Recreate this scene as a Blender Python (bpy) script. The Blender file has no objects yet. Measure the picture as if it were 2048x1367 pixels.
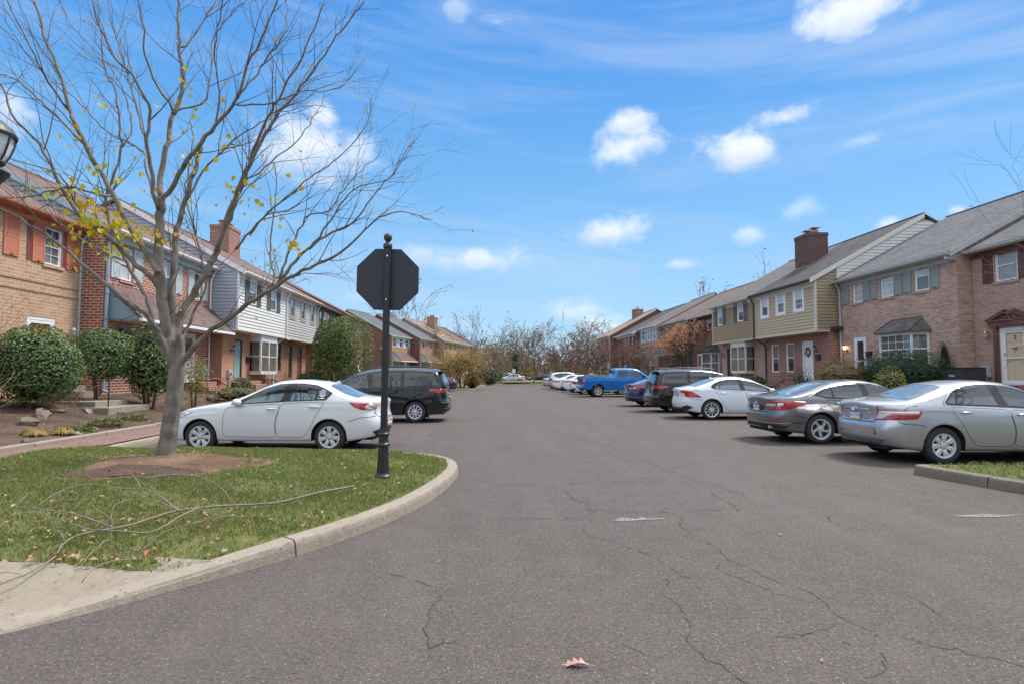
import bpy, bmesh, math, random
import numpy as np
from math import sin, cos, pi, radians, sqrt, atan2
from mathutils import Vector, Matrix, geometry
from mathutils.bvhtree import BVHTree

scene = bpy.context.scene
COL = scene.collection
# ------------------------------------------------------------------ camera
EYE = 1.6
cam_d = bpy.data.cameras.new("camera")
cam_d.sensor_width = 36.0
cam_d.lens = 1130.0 / 2048.0 * 36.0
cam_d.clip_start = 0.05
cam_d.clip_end = 3000
cam = bpy.data.objects.new("camera", cam_d)
cam.location = (0, 0, EYE)
cam.rotation_euler = (radians(90 + 3.115), 0, radians(-3.237))
COL.objects.link(cam)
scene.camera = cam
# ------------------------------------------------------------------ light and exposure
SUN_DIR = Vector((0.46, 0.26, 0.85)).normalized()     # towards the sun
scene.view_settings.view_transform = 'Standard'
scene.view_settings.look = 'None'
scene.view_settings.gamma = 1.0
scene.view_settings.exposure = 0.96
world = bpy.data.worlds.new("World")
scene.world = world
world.use_nodes = True
sun_d = bpy.data.lights.new("sun", 'SUN')
sun_d.energy = 2.4
sun_d.angle = radians(14)
sun_d.color = (1.0, 0.95, 0.88)
sun = bpy.data.objects.new("sun", sun_d)
sun.rotation_euler = SUN_DIR.to_track_quat('Z', 'Y').to_euler()
sun.location = (20, -10, 40)
COL.objects.link(sun)
scene.cycles.max_bounces = 6
scene.cycles.diffuse_bounces = 3
scene.cycles.glossy_bounces = 3
scene.cycles.transparent_max_bounces = 8
scene.cycles.use_denoising = True
try:
    scene.cycles.use_adaptive_sampling = True
    scene.cycles.adaptive_threshold = 0.02
except Exception:
    pass


class NT:
    """small helper to write node trees"""
    def __init__(s, tree):
        s.t = tree; s.n = tree.nodes; s.l = tree.links
    def add(s, typ, **kw):
        n = s.n.new(typ)
        for k, v in kw.items():
            if k.startswith('i_'):
                key = k[2:]
                key = int(key) if key.isdigit() else key.replace('_', ' ')
                s.put(n.inputs[key], v)
            else:
                setattr(n, k, v)
        return n
    def put(s, sock, v):
        if isinstance(v, bpy.types.NodeSocket):
            s.l.new(v, sock)
        elif isinstance(v, bpy.types.Node):
            s.l.new(v.outputs[0], sock)
        else:
            sock.default_value = v
    def math(s, op, a, b=0.0, c=None, clamp=False):
        n = s.n.new('ShaderNodeMath'); n.operation = op; n.use_clamp = clamp
        s.put(n.inputs[0], a); s.put(n.inputs[1], b)
        if c is not None: s.put(n.inputs[2], c)
        return n.outputs[0]
    def mix(s, fac, a, b, mode='MIX'):
        n = s.n.new('ShaderNodeMix'); n.data_type = 'RGBA'; n.blend_type = mode
        s.put(n.inputs[0], fac); s.put(n.inputs[6], a); s.put(n.inputs[7], b)
        return n.outputs[2]
    def ramp(s, fac, stops):
        n = s.n.new('ShaderNodeValToRGB'); s.put(n.inputs[0], fac)
        e = n.color_ramp.elements
        while len(e) < len(stops): e.new(0.5)
        for q, (p, c) in zip(e, stops):
            q.position = p; q.color = c if len(c) == 4 else (*c, 1)
        return n.outputs[0]
    def noise(s, vec, scale, detail=3, rough=0.55, dist=0.0):
        n = s.n.new('ShaderNodeTexNoise')
        if vec is not None: s.put(n.inputs['Vector'], vec)
        n.inputs['Scale'].default_value = scale; n.inputs['Detail'].default_value = detail
        n.inputs['Roughness'].default_value = rough; n.inputs['Distortion'].default_value = dist
        return n.outputs[0]
    def smooth(s, v, a, b):
        n = s.n.new('ShaderNodeMapRange'); n.interpolation_type = 'SMOOTHSTEP'
        s.put(n.inputs[0], v); n.inputs[1].default_value = a; n.inputs[2].default_value = b
        return n.outputs[0]


def C4(c): return (c[0], c[1], c[2], 1.0)


def build_sky():
    w = NT(world.node_tree); w.n.clear()
    out = w.add('ShaderNodeOutputWorld'); bg = w.add('ShaderNodeBackground')
    sky = w.add('ShaderNodeTexSky', sky_type='NISHITA', sun_disc=False,
                sun_elevation=math.asin(SUN_DIR.z), sun_rotation=atan2(SUN_DIR.x, SUN_DIR.y),
                air_density=1.0, dust_density=0.6, ozone_density=2.0)
    tc = w.add('ShaderNodeTexCoord')
    sx = w.add('ShaderNodeSeparateXYZ', i_0=tc.outputs['Generated'])
    az = w.math('ARCTAN2', sx.outputs[0], sx.outputs[1])
    el = w.math('ARCSINE', sx.outputs[2])
    ae = w.add('ShaderNodeCombineXYZ', i_0=az, i_1=w.math('MULTIPLY', el, 1.25), i_2=0.0)
    nz = w.noise(ae, 7.0, 6, 0.6, 0.3)
    nzf = w.noise(ae, 22.0, 5, 0.6, 0.2)
    wob = w.math('ADD', w.math('MULTIPLY', w.math('SUBTRACT', nz, 0.5), 2.6),
                 w.math('MULTIPLY', w.math('SUBTRACT', nzf, 0.5), 1.3))
    total = None; lits = None
    # azimuth, elevation (degrees), half widths, strength of each fair weather cloud
    for a, e, ra, re, st in CLOUDS:
        da = w.math('DIVIDE', w.math('SUBTRACT', az, radians(a)), radians(ra))
        de = w.math('DIVIDE', w.math('SUBTRACT', el, radians(e)), radians(re))
        d = w.math('SQRT', w.math('ADD', w.math('MULTIPLY', da, da), w.math('MULTIPLY', de, de)))
        m = w.math('MULTIPLY', w.smooth(w.math('ADD', d, wob), 1.25, 0.12), st)
        total = m if total is None else w.math('MAXIMUM', total, m)
        lit = w.math('MULTIPLY', m, w.smooth(w.math('ADD', de, w.math('MULTIPLY', wob, 0.35)), -0.75, 0.55))
        lits = lit if lits is None else w.math('MAXIMUM', lits, lit)
    # thin high streaks
    st = w.add('ShaderNodeCombineXYZ', i_0=w.math('MULTIPLY', az, 1.3), i_1=w.math('MULTIPLY_ADD', az, 0.9, w.math('MULTIPLY', el, 11.0)), i_2=1.0)
    n2 = w.noise(st, 1.5, 5, 0.6, 0.5)
    streak = w.math('MULTIPLY', w.smooth(n2, 0.42, 0.85), 0.36)
    # broken cloud overhead and behind the viewer, which lights the place and shows in glass and paint
    n3 = w.noise(ae, 2.6, 6, 0.6, 0.4)
    beh = w.math('MAXIMUM', w.smooth(sx.outputs[1], 0.15, -0.3), w.smooth(el, 0.60, 0.72))
    back = w.math('MULTIPLY', w.smooth(n3, 0.33, 0.50), w.math('MULTIPLY', beh, w.math('MULTIPLY_ADD', w.smooth(el, 0.15, 0.65), 0.6, 0.4)))
    cover = w.math('MAXIMUM', total, streak)
    grad = w.ramp(w.math('MULTIPLY', el, 1.6), SKY_RAMP)
    skyc = w.mix(0.88, w.mix(1.0, sky.outputs[0], (1.0, 1.0, 1.1, 1), 'MULTIPLY'), w.mix(1.0, grad, (5.0, 5.0, 5.0, 1), 'MULTIPLY'))
    ratio = w.math('DIVIDE', lits, w.math('MAXIMUM', total, 0.02), clamp=True)
    cl = w.mix(ratio, (3.9, 4.4, 5.1, 1), CLOUD_COL)
    c = w.mix(w.math('MULTIPLY', cover, 0.92), skyc, cl)
    c = w.mix(w.math('MULTIPLY', back, 0.95), c, BACK_COL)
    w.put(bg.inputs[0], c); bg.inputs[1].default_value = 0.1
    w.l.new(bg.outputs[0], out.inputs[0])


SKY_RAMP = [(0.0, (0.46, 0.73, 0.96)), (0.14, (0.39, 0.69, 0.97)), (0.40, (0.225, 0.555, 0.95)), (0.72, (0.105, 0.40, 0.90)), (1.0, (0.065, 0.32, 0.86))]
BACK_COL = (8.7, 8.95, 9.5, 1)
CLOUD_COL = (5.6, 5.8, 6.1, 1)
CLOUDS = []
CLOUDS = [(34.6, 29.0, 5.4, 2.1, 1), (14.8, 23.7, 2.2, 1.6, 0.9), (13.7, 21.3, 3.8, 2.3, 0.95), (26.1, 20.2, 3.6, 1.9, 1), (29.6, 22.4, 2.5, 1.1, 0.8), (13.1, 13.9, 3.7, 1.8, 0.9), (-15.9, 20.8, 6.0, 3.2, 0.95), (-15.5, 23.6, 2.1, 1.7, 0.9), (-0.3, 11.2, 4.9, 1.5, 0.75), (-6.3, 11.6, 2.3, 1.4, 0.5), (-38.8, 19.6, 1.8, 2.1, 0.7), (19.9, 10.4, 2.0, 0.7, 0.5), (-2.7, 33.3, 1.7, 1.0, 0.45), (9.6, 5.9, 3.0, 1.3, 0.5), (11.9, 4.5, 3.0, 1.2, 0.6), (35.8, 19.4, 2.2, 0.6, 0.35), (26.5, 12.8, 1.7, 1.1, 0.6), (30.2, 14.3, 1.8, 1.1, 0.4), (42.0, 12.8, 0.7, 0.4, 0.6), (37.2, 12.3, 1.2, 0.6, 0.6), (-11.4, 7.1, 1.9, 1.0, 0.3), (1.5, 32.6, 1.6, 0.5, 0.35), (36.5, 34.0, 10, 4.6, 1), (12, 43, 12, 5, 0.8)]
build_sky()
# ------------------------------------------------------------------ helpers
def tag(o, label=None, cat=None, group=None, kind=None):
    if label: o['label'] = label
    if cat: o['category'] = cat
    if group: o['group'] = group
    if kind: o['kind'] = kind
    return o


def empty(name, loc, label=None, cat=None, group=None, rz=0.0):
    o = bpy.data.objects.new(name, None)
    o.empty_display_size = 0.3
    o.location = loc; o.rotation_euler = (0, 0, rz)
    COL.objects.link(o)
    return tag(o, label, cat, group)


def copy_tree(o, parent=None):
    c = o.copy(); COL.objects.link(c)
    if parent is not None:
        c.parent = parent
    for ch in [q for q in bpy.data.objects if q.parent == o]:
        copy_tree(ch, c)
    return c


class Frame:
    """local (x along the facade, y outwards, z up) -> world"""
    def __init__(s, ox, oy, oz=0.0, side=1, ang=0.0):
        s.o = (ox, oy, oz); s.side = side; s.c = cos(ang); s.s = sin(ang)
        s.flip = side > 0
    def __call__(s, p):
        X = p[1] * s.side; Y = p[0]
        return (X * s.c - Y * s.s, X * s.s + Y * s.c, p[2])
    def world(s, p):
        q = s(p); return (q[0] + s.o[0], q[1] + s.o[1], q[2] + s.o[2])


class MB:
    def __init__(s):
        s.v = []; s.f = []; s.m = []
    def poly(s, pts, m=0):
        b = len(s.v); s.v += [tuple(p) for p in pts]
        s.f.append(tuple(range(b, b + len(pts)))); s.m.append(m)
    def box(s, x0, x1, y0, y1, z0, z1, m=0):
        if x0 > x1: x0, x1 = x1, x0
        if y0 > y1: y0, y1 = y1, y0
        if z0 > z1: z0, z1 = z1, z0
        b = len(s.v)
        s.v += [(x0, y0, z0), (x1, y0, z0), (x1, y1, z0), (x0, y1, z0), (x0, y0, z1), (x1, y0, z1), (x1, y1, z1), (x0, y1, z1)]
        for q in ((0, 3, 2, 1), (4, 5, 6, 7), (0, 1, 5, 4), (1, 2, 6, 5), (2, 3, 7, 6), (3, 0, 4, 7)):
            s.f.append(tuple(b + i for i in q)); s.m.append(m)
    def prism(s, prof, x0, x1, m=0):
        """profile in (y,z), extruded along x"""
        n = len(prof); b = len(s.v)
        s.v += [(x0, p[0], p[1]) for p in prof] + [(x1, p[0], p[1]) for p in prof]
        s.f.append(tuple(range(b, b + n))); s.m.append(m)
        s.f.append(tuple(range(b + 2 * n - 1, b + n - 1, -1))); s.m.append(m)
        for i in range(n):
            j = (i + 1) % n
            s.f.append((b + j, b + i, b + n + i, b + n + j)); s.m.append(m)
    def prism_z(s, prof, z0, z1, m=0):
        n = len(prof); b = len(s.v)
        s.v += [(p[0], p[1], z0) for p in prof] + [(p[0], p[1], z1) for p in prof]
        s.f.append(tuple(range(b + n - 1, b - 1, -1))); s.m.append(m)
        s.f.append(tuple(range(b + n, b + 2 * n))); s.m.append(m)
        for i in range(n):
            j = (i + 1) % n
            s.f.append((b + i, b + j, b + n + j, b + n + i)); s.m.append(m)
    def tube(s, pts, rad, n=8, m=0, cap=True):
        pts = [Vector(p) for p in pts]
        k = len(pts)
        if not hasattr(rad, '__len__'): rad = [rad] * k
        b = len(s.v); up = Vector((0.31, 0.17, 0.93)); prev = None
        for i in range(k):
            d = (pts[min(i + 1, k - 1)] - pts[max(i - 1, 0)])
            d = d.normalized() if d.length > 1e-9 else Vector((0, 0, 1))
            if prev is None:
                a = d.cross(up)
                if a.length < 1e-3: a = d.cross(Vector((1, 0, 0)))
                a.normalize()
            else:
                a = prev - d * prev.dot(d)
                a = a.normalized() if a.length > 1e-6 else d.orthogonal().normalized()
            prev = a; c = d.cross(a)
            for j in range(n):
                t = 2 * pi * j / n
                q = pts[i] + (a * cos(t) + c * sin(t)) * rad[i]
                s.v.append((q.x, q.y, q.z))
        for i in range(k - 1):
            for j in range(n):
                j2 = (j + 1) % n
                s.f.append((b + i * n + j, b + i * n + j2, b + (i + 1) * n + j2, b + (i + 1) * n + j)); s.m.append(m)
        if cap:
            s.f.append(tuple(b + j for j in range(n - 1, -1, -1))); s.m.append(m)
            s.f.append(tuple(b + (k - 1) * n + j for j in range(n))); s.m.append(m)
    def lathe(s, prof, n=20, c=(0, 0, 0), m=0, cap=True):
        """profile of (r,z)"""
        b = len(s.v); k = len(prof)
        for r, z in prof:
            for j in range(n):
                t = 2 * pi * j / n
                s.v.append((c[0] + r * cos(t), c[1] + r * sin(t), c[2] + z))
        for i in range(k - 1):
            for j in range(n):
                j2 = (j + 1) % n
                s.f.append((b + i * n + j, b + i * n + j2, b + (i + 1) * n + j2, b + (i + 1) * n + j)); s.m.append(m)
        if not cap: return
        s.f.append(tuple(b + j for j in range(n - 1, -1, -1))); s.m.append(m)
        s.f.append(tuple(b + (k - 1) * n + j for j in range(n))); s.m.append(m)
    def blob(s, c, r, n=8, seed=0, jit=0.2, m=0):
        rnd = random.Random(seed); b = len(s.v); rows = max(4, n * 2 // 3)
        for i in range(rows + 1):
            ph = pi * i / rows
            for j in range(n):
                t = 2 * pi * j / n + (i % 2) * pi / n
                k = 1 + rnd.uniform(-jit, jit)
                s.v.append((c[0] + r[0] * k * sin(ph) * cos(t), c[1] + r[1] * k * sin(ph) * sin(t), c[2] + r[2] * k * cos(ph)))
        for i in range(rows):
            for j in range(n):
                j2 = (j + 1) % n
                s.f.append((b + i * n + j, b + (i + 1) * n + j, b + (i + 1) * n + j2, b + i * n + j2)); s.m.append(m)
    def build(s, name, mats, parent=None, fr=None, smooth=False, uv=True, loc=None, bevel=0.0):
        me = bpy.data.meshes.new(name)
        if not isinstance(mats, (list, tuple)): mats = [mats]
        V = s.v if fr is None else [fr(p) for p in s.v]
        F = s.f if (fr is None or not fr.flip) else [tuple(reversed(q)) for q in s.f]
        me.from_pydata(V, [], F)
        for q in mats: me.materials.append(q)
        if len(mats) > 1:
            me.polygons.foreach_set('material_index', s.m)
        if uv:
            lay = me.uv_layers.new(name='UVMap').data
            loc_v = np.array(s.v, dtype=float).reshape(-1, 3)
            li = 0
            for fi, q in enumerate(F):
                P = loc_v[list(q)]
                n = np.zeros(3)
                for a in range(len(q)):
                    n += np.cross(P[a], P[(a + 1) % len(q)])
                n = np.abs(n)
                if n[2] >= n[0] and n[2] >= n[1] * 0.999: uvs = P[:, [0, 1]]
                elif n[1] >= n[0]: uvs = P[:, [0, 2]]
                else: uvs = P[:, [1, 2]]
                for t in uvs:
                    lay[li].uv = (t[0], t[1]); li += 1
        if smooth:
            me.polygons.foreach_set('use_smooth', [True] * len(F))
        me.update()
        o = bpy.data.objects.new(name, me)
        COL.objects.link(o)
        if parent is not None: o.parent = parent
        if loc is not None: o.location = loc
        if bevel:
            md = o.modifiers.new('bevel', 'BEVEL'); md.width = bevel; md.segments = 2; md.limit_method = 'ANGLE'
        return o


def text_mesh(name, body, size, mat, parent, loc, rot, depth=0.002, align='CENTER'):
    cu = bpy.data.curves.new(name, 'FONT')
    cu.body = body; cu.size = size; cu.extrude = depth; cu.align_x = align; cu.align_y = 'CENTER'; cu.resolution_u = 3
    t = bpy.data.objects.new(name + '_tmp', cu)
    COL.objects.link(t)
    dg = bpy.context.evaluated_depsgraph_get()
    me = bpy.data.meshes.new_from_object(t.evaluated_get(dg))
    bpy.data.objects.remove(t)
    me.materials.clear(); me.materials.append(mat)
    o = bpy.data.objects.new(name, me)
    COL.objects.link(o); o.parent = parent; o.location = loc; o.rotation_euler = rot
    return o


# ------------------------------------------------------------------ materials
MATS = {}


def new_mat(name):
    m = bpy.data.materials.new(name); m.use_nodes = True
    t = NT(m.node_tree); t.n.clear()
    out = t.add('ShaderNodeOutputMaterial'); p = t.add('ShaderNodeBsdfPrincipled')
    t.l.new(p.outputs[0], out.inputs[0])
    return m, t, p


def M(name, col, rough=0.6, metal=0.0, spec=0.5, var=0.15, vs=6.0, bump=0.0, bs=40.0, coat=0.0, emit=None):
    if name in MATS: return MATS[name]
    m, t, p = new_mat(name)
    tc = t.add('ShaderNodeTexCoord')
    if var > 0:
        n = t.noise(tc.outputs['Object'], vs, 4, 0.6)
        f = t.math('MULTIPLY_ADD', n, 2 * var, 1 - var)
        oi = t.add('ShaderNodeObjectInfo')
        t.put(p.inputs['Base Color'], t.mix(1.0, C4(col), f, 'MULTIPLY'))
    else:
        p.inputs['Base Color'].default_value = C4(col)
    p.inputs['Roughness'].default_value = rough; p.inputs['Metallic'].default_value = metal
    p.inputs['Specular IOR Level'].default_value = spec
    if coat:
        p.inputs['Coat Weight'].default_value = coat; p.inputs['Coat Roughness'].default_value = 0.03
    if bump:
        b = t.add('ShaderNodeBump', i_Strength=bump, i_Distance=0.02)
        t.put(b.inputs['Height'], t.noise(tc.outputs['Object'], bs, 4, 0.6)); t.l.new(b.outputs[0], p.inputs['Normal'])
    if emit:
        p.inputs['Emission Color'].default_value = C4(emit[0]); p.inputs['Emission Strength'].default_value = emit[1]
    MATS[name] = m
    return m


def brick(name, c1, c2, mortar, bw=0.30, bh=0.1, ms=0.007, stain=0.3, blend=0.5, eff=0.0):
    if name in MATS: return MATS[name]
    m, t, p = new_mat(name)
    uv = t.add('ShaderNodeTexCoord').outputs['UV']
    br = t.add('ShaderNodeTexBrick', offset=0.5, squash=1.0)
    t.put(br.inputs['Vector'], uv)
    br.inputs['Color1'].default_value = C4(c1); br.inputs['Color2'].default_value = C4(c2); br.inputs['Mortar'].default_value = C4(mortar)
    br.inputs['Scale'].default_value = 1.0; br.inputs['Mortar Size'].default_value = ms; br.inputs['Mortar Smooth'].default_value = 0.2
    br.inputs['Bias'].default_value = 0.0; br.inputs['Brick Width'].default_value = bw; br.inputs['Row Height'].default_value = bh
    n1 = t.noise(uv, 0.9, 5, 0.65); n2 = t.noise(uv, 14.0, 3, 0.6)
    f = t.math('MULTIPLY', t.math('MULTIPLY_ADD', n1, stain * 2, 1 - stain), t.math('MULTIPLY_ADD', n2, 0.5, 0.75))
    bc = t.mix(1.0, br.outputs[0], f, 'MULTIPLY')
    if eff:   # lime bloom and soot in level streaks
        mp = t.add('ShaderNodeMapping'); t.put(mp.inputs[0], uv); mp.inputs['Scale'].default_value = (1.0, 4.5, 1)
        e1 = t.smooth(t.noise(mp.outputs[0], 2.6, 6, 0.7), 0.46, 0.66); e2 = t.smooth(t.noise(mp.outputs[0], 1.1, 6, 0.75), 0.53, 0.72)
        bc = t.mix(t.math('MULTIPLY', e1, eff), bc, (0.56, 0.43, 0.38, 1)); bc = t.mix(t.math('MULTIPLY', e2, eff * 0.75), bc, (0.13, 0.105, 0.10, 1))
    t.put(p.inputs['Base Color'], bc)
    p.inputs['Roughness'].default_value = 0.85; p.inputs['Specular IOR Level'].default_value = 0.25
    b = t.add('ShaderNodeBump', i_Strength=0.6, i_Distance=0.01, invert=True)
    t.put(b.inputs['Height'], t.math('SUBTRACT', br.outputs[1], t.math('MULTIPLY', n2, 0.3)))
    t.l.new(b.outputs[0], p.inputs['Normal'])
    MATS[name] = m
    return m


def shingle(name, c, rough=0.9):
    if name in MATS: return MATS[name]
    m, t, p = new_mat(name)
    uv = t.add('ShaderNodeTexCoord').outputs['UV']
    br = t.add('ShaderNodeTexBrick', offset=0.37)
    t.put(br.inputs['Vector'], uv)
    br.inputs['Color1'].default_value = C4([q * 1.22 for q in c]); br.inputs['Color2'].default_value = C4([q * 0.8 for q in c])
    br.inputs['Mortar'].default_value = C4([q * 0.55 for q in c])
    br.inputs['Scale'].default_value = 1.0; br.inputs['Mortar Size'].default_value = 0.008
    br.inputs['Brick Width'].default_value = 0.33; br.inputs['Row Height'].default_value = 0.14
    n1 = t.noise(uv, 0.6, 5, 0.65); n2 = t.noise(uv, 30, 3, 0.6)
    f = t.math('MULTIPLY', t.math('MULTIPLY_ADD', n1, 0.7, 0.65), t.math('MULTIPLY_ADD', n2, 0.6, 0.7))
    t.put(p.inputs['Base Color'], t.mix(1.0, br.outputs[0], f, 'MULTIPLY'))
    p.inputs['Roughness'].default_value = rough; p.inputs['Specular IOR Level'].default_value = 0.2
    b = t.add('ShaderNodeBump', i_Strength=0.5, i_Distance=0.01, invert=True)
    t.put(b.inputs['Height'], br.outputs[1]); t.l.new(b.outputs[0], p.inputs['Normal'])
    MATS[name] = m
    return m


def leafmat(name, c1, c2, rough=0.5, spec=0.4, trans=0.25, c3=None):
    if name in MATS: return MATS[name]
    m, t, p = new_mat(name)
    g = t.add('ShaderNodeNewGeometry')
    st = [(0.0, c1), (1.0, c2)] if c3 is None else [(0.0, c1), (0.6, c2), (1.0, c3)]
    col = t.ramp(g.outputs['Random Per Island'], st)
    t.put(p.inputs['Base Color'], col)
    p.inputs['Roughness'].default_value = rough; p.inputs['Specular IOR Level'].default_value = spec
    if trans:
        tr = t.add('ShaderNodeBsdfTranslucent'); t.put(tr.inputs[0], col)
        mx = t.add('ShaderNodeMixShader', i_0=trans)
        t.l.new(p.outputs[0], mx.inputs[1]); t.l.new(tr.outputs[0], mx.inputs[2])
        out = [n for n in t.n if n.type == 'OUTPUT_MATERIAL'][0]
        t.l.new(mx.outputs[0], out.inputs[0])
    MATS[name] = m
    return m


def glassmat(name, base, rough=0.03, var=0.0):
    """window pane: dark room, pale curtain or reflected sky painted into the base, mirror-like front"""
    if name in MATS: return MATS[name]
    m, t, p = new_mat(name)
    tc = t.add('ShaderNodeTexCoord')
    n = t.noise(tc.outputs['Object'], 1.7, 3, 0.6)
    t.put(p.inputs['Base Color'], t.mix(1.0, C4(base), t.math('MULTIPLY_ADD', n, 0.9, 0.55), 'MULTIPLY'))
    p.inputs['Roughness'].default_value = rough; p.inputs['IOR'].default_value = 1.75
    b = t.add('ShaderNodeBump', i_Strength=0.06, i_Distance=0.05)
    t.put(b.inputs['Height'], t.noise(tc.outputs['Object'], 1.1, 2, 0.5)); t.l.new(b.outputs[0], p.inputs['Normal'])
    MATS[name] = m
    return m
# ------------------------------------------------------------------ ground, road, kerbs, lawns
def inside(p, poly):
    x, y = p; r = False; j = len(poly) - 1
    for i in range(len(poly)):
        xi, yi = poly[i]; xj, yj = poly[j]
        if (yi > y) != (yj > y) and x < (xj - xi) * (y - yi) / (yj - yi) + xi: r = not r
        j = i
    return r


def catmull(pts, step, closed=False):
    P = [Vector((*p, 0)[:3]) if len(p) == 2 else Vector(p) for p in pts]
    n = len(P); out = []
    rng = n if closed else n - 1
    for i in range(rng):
        if closed: a, b, c, d = P[i - 1], P[i], P[(i + 1) % n], P[(i + 2) % n]
        else: a, b, c, d = P[max(i - 1, 0)], P[i], P[i + 1], P[min(i + 2, n - 1)]
        k = max(1, int((c - b).length / step))
        for q in range(k):
            t = q / k
            out.append(0.5 * ((2 * b) + (c - a) * t + (2 * a - 5 * b + 4 * c - d) * t * t + (3 * b - a - 3 * c + d) * t ** 3))
    if not closed: out.append(P[-1])
    return out


def offset_line(pts, d):
    """shift an open polyline to its left"""
    out = []
    for i in range(len(pts)):
        t = pts[min(i + 1, len(pts) - 1)] - pts[max(i - 1, 0)]
        n = Vector((-t.y, t.x, 0)).normalized()
        out.append(pts[i] + n * d)
    return out


def sheet(name, outline, zf, step, mat, kind='structure', jitter=0.3, seed=1):
    rnd = random.Random(seed)
    xs = [p[0] for p in outline]; ys = [p[1] for p in outline]
    pts = [Vector((p[0], p[1])) for p in outline]
    n = len(pts); edges = [(i, (i + 1) % n) for i in range(n)]
    x = min(xs) + step / 2
    while x < max(xs):
        y = min(ys) + step / 2
        while y < max(ys):
            q = (x + rnd.uniform(-jitter, jitter) * step, y + rnd.uniform(-jitter, jitter) * step)
            if inside(q, outline): pts.append(Vector(q))
            y += step
        x += step
    v, e, f, *_ = geometry.delaunay_2d_cdt(pts, edges, [], 1, 1e-4)
    m = MB(); m.v = [(p.x, p.y, zf(p.x, p.y)) for p in v]
    m.f = [tuple(q) for q in f]; m.m = [0] * len(m.f)
    o = m.build(name, mat, smooth=True)
    return tag(o, kind=kind)


def asphalt():
    m, t, p = new_mat('asphalt')
    g = t.add('ShaderNodeNewGeometry').outputs['Position']
    n1 = t.noise(g, 0.35, 5, 0.6); n2 = t.noise(g, 3.0, 5, 0.65); n3 = t.noise(g, 85.0, 3, 0.7)
    vor = t.add('ShaderNodeTexVoronoi', i_Scale=75.0); t.put(vor.inputs['Vector'], g)
    base = t.mix(n1, (0.078, 0.064, 0.058, 1), (0.108, 0.090, 0.081, 1))
    n4 = t.noise(g, 34.0, 4, 0.75)
    f = t.math('MULTIPLY', t.math('MULTIPLY_ADD', n2, 0.5, 0.75), t.math('MULTIPLY', t.math('MULTIPLY_ADD', n3, 2.6, -0.3), t.math('MULTIPLY_ADD', n4, 1.9, 0.05)))
    c = t.mix(1.0, base, f, 'MULTIPLY')
    wn = t.add('ShaderNodeTexWhiteNoise'); t.put(wn.inputs['Vector'], vor.outputs['Position'])
    sp = t.math('MULTIPLY', t.smooth(wn.outputs['Value'], 0.90, 1.0), t.smooth(vor.outputs['Distance'], 0.55, 0.2))
    c = t.mix(t.math('MULTIPLY', sp, 0.7), c, (0.36, 0.31, 0.27, 1))
    dk = t.math('MULTIPLY', t.smooth(wn.outputs['Value'], 0.22, 0.0), 0.5)
    c = t.mix(dk, c, (0.03, 0.026, 0.027, 1))
    # oil and tyre wear of the parking rows, polished wheel lanes
    sx = t.add('ShaderNodeSeparateXYZ', i_0=g); mp = t.add('ShaderNodeMapping'); t.put(mp.inputs[0], g); mp.inputs['Scale'].default_value = (0.9, 0.07, 1)
    lane = t.smooth(t.noise(mp.outputs[0], 1.6, 4, 0.6), 0.45, 0.7)
    c = t.mix(t.math('MULTIPLY', lane, 0.22), c, (0.13, 0.112, 0.104, 1))
    bay_ = t.math('MAXIMUM', t.smooth(sx.outputs[0], 6.8, 8.6), t.smooth(sx.outputs[0], -1.6, -3.2))
    oil = t.math('MULTIPLY', t.smooth(t.noise(g, 1.1, 6, 0.7), 0.50, 0.66), t.math('MULTIPLY_ADD', bay_, 0.45, 0.10))
    c = t.mix(oil, c, (0.028, 0.025, 0.025, 1))
    t.put(p.inputs['Base Color'], c); p.inputs['Roughness'].default_value = 0.86; p.inputs['Specular IOR Level'].default_value = 0.3
    b = t.add('ShaderNodeBump', i_Strength=0.55, i_Distance=0.008)
    t.put(b.inputs['Height'], t.math('ADD', n3, t.math('MULTIPLY', vor.outputs['Distance'], -0.8))); t.l.new(b.outputs[0], p.inputs['Normal'])
    return m


def concrete(name, c1, c2, dark=0.35):
    m, t, p = new_mat(name)
    g = t.add('ShaderNodeNewGeometry').outputs['Position']
    n1 = t.noise(g, 1.3, 6, 0.65); n2 = t.noise(g, 9.0, 5, 0.7); n3 = t.noise(g, 60.0, 3, 0.7)
    c = t.mix(n1, C4(c1), C4(c2))
    c = t.mix(1.0, c, t.math('MULTIPLY', t.math('MULTIPLY_ADD', n2, 0.5, 0.75), t.math('MULTIPLY_ADD', n3, 0.6, 0.7)), 'MULTIPLY')
    vor = t.add('ShaderNodeTexVoronoi', i_Scale=26.0); t.put(vor.inputs['Vector'], g)
    wn = t.add('ShaderNodeTexWhiteNoise'); t.put(wn.inputs['Vector'], vor.outputs['Position'])
    sp = t.math('MULTIPLY', t.smooth(wn.outputs['Value'], 0.80, 0.95), t.smooth(vor.outputs['Distance'], 0.42, 0.2))
    st = t.smooth(t.noise(g, 4.0, 6, 0.75), 0.58, 0.75)
    c = t.mix(t.math('MAXIMUM', t.math('MULTIPLY', sp, 0.6), t.math('MULTIPLY', st, dark)), c, (0.09, 0.075, 0.06, 1))
    t.put(p.inputs['Base Color'], c); p.inputs['Roughness'].default_value = 0.9; p.inputs['Specular IOR Level'].default_value = 0.2
    b = t.add('ShaderNodeBump', i_Strength=0.5, i_Distance=0.012)
    t.put(b.inputs['Height'], t.math('ADD', n3, t.math('MULTIPLY', n2, 1.5))); t.l.new(b.outputs[0], p.inputs['Normal'])
    MATS[name] = m
    return m


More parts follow.
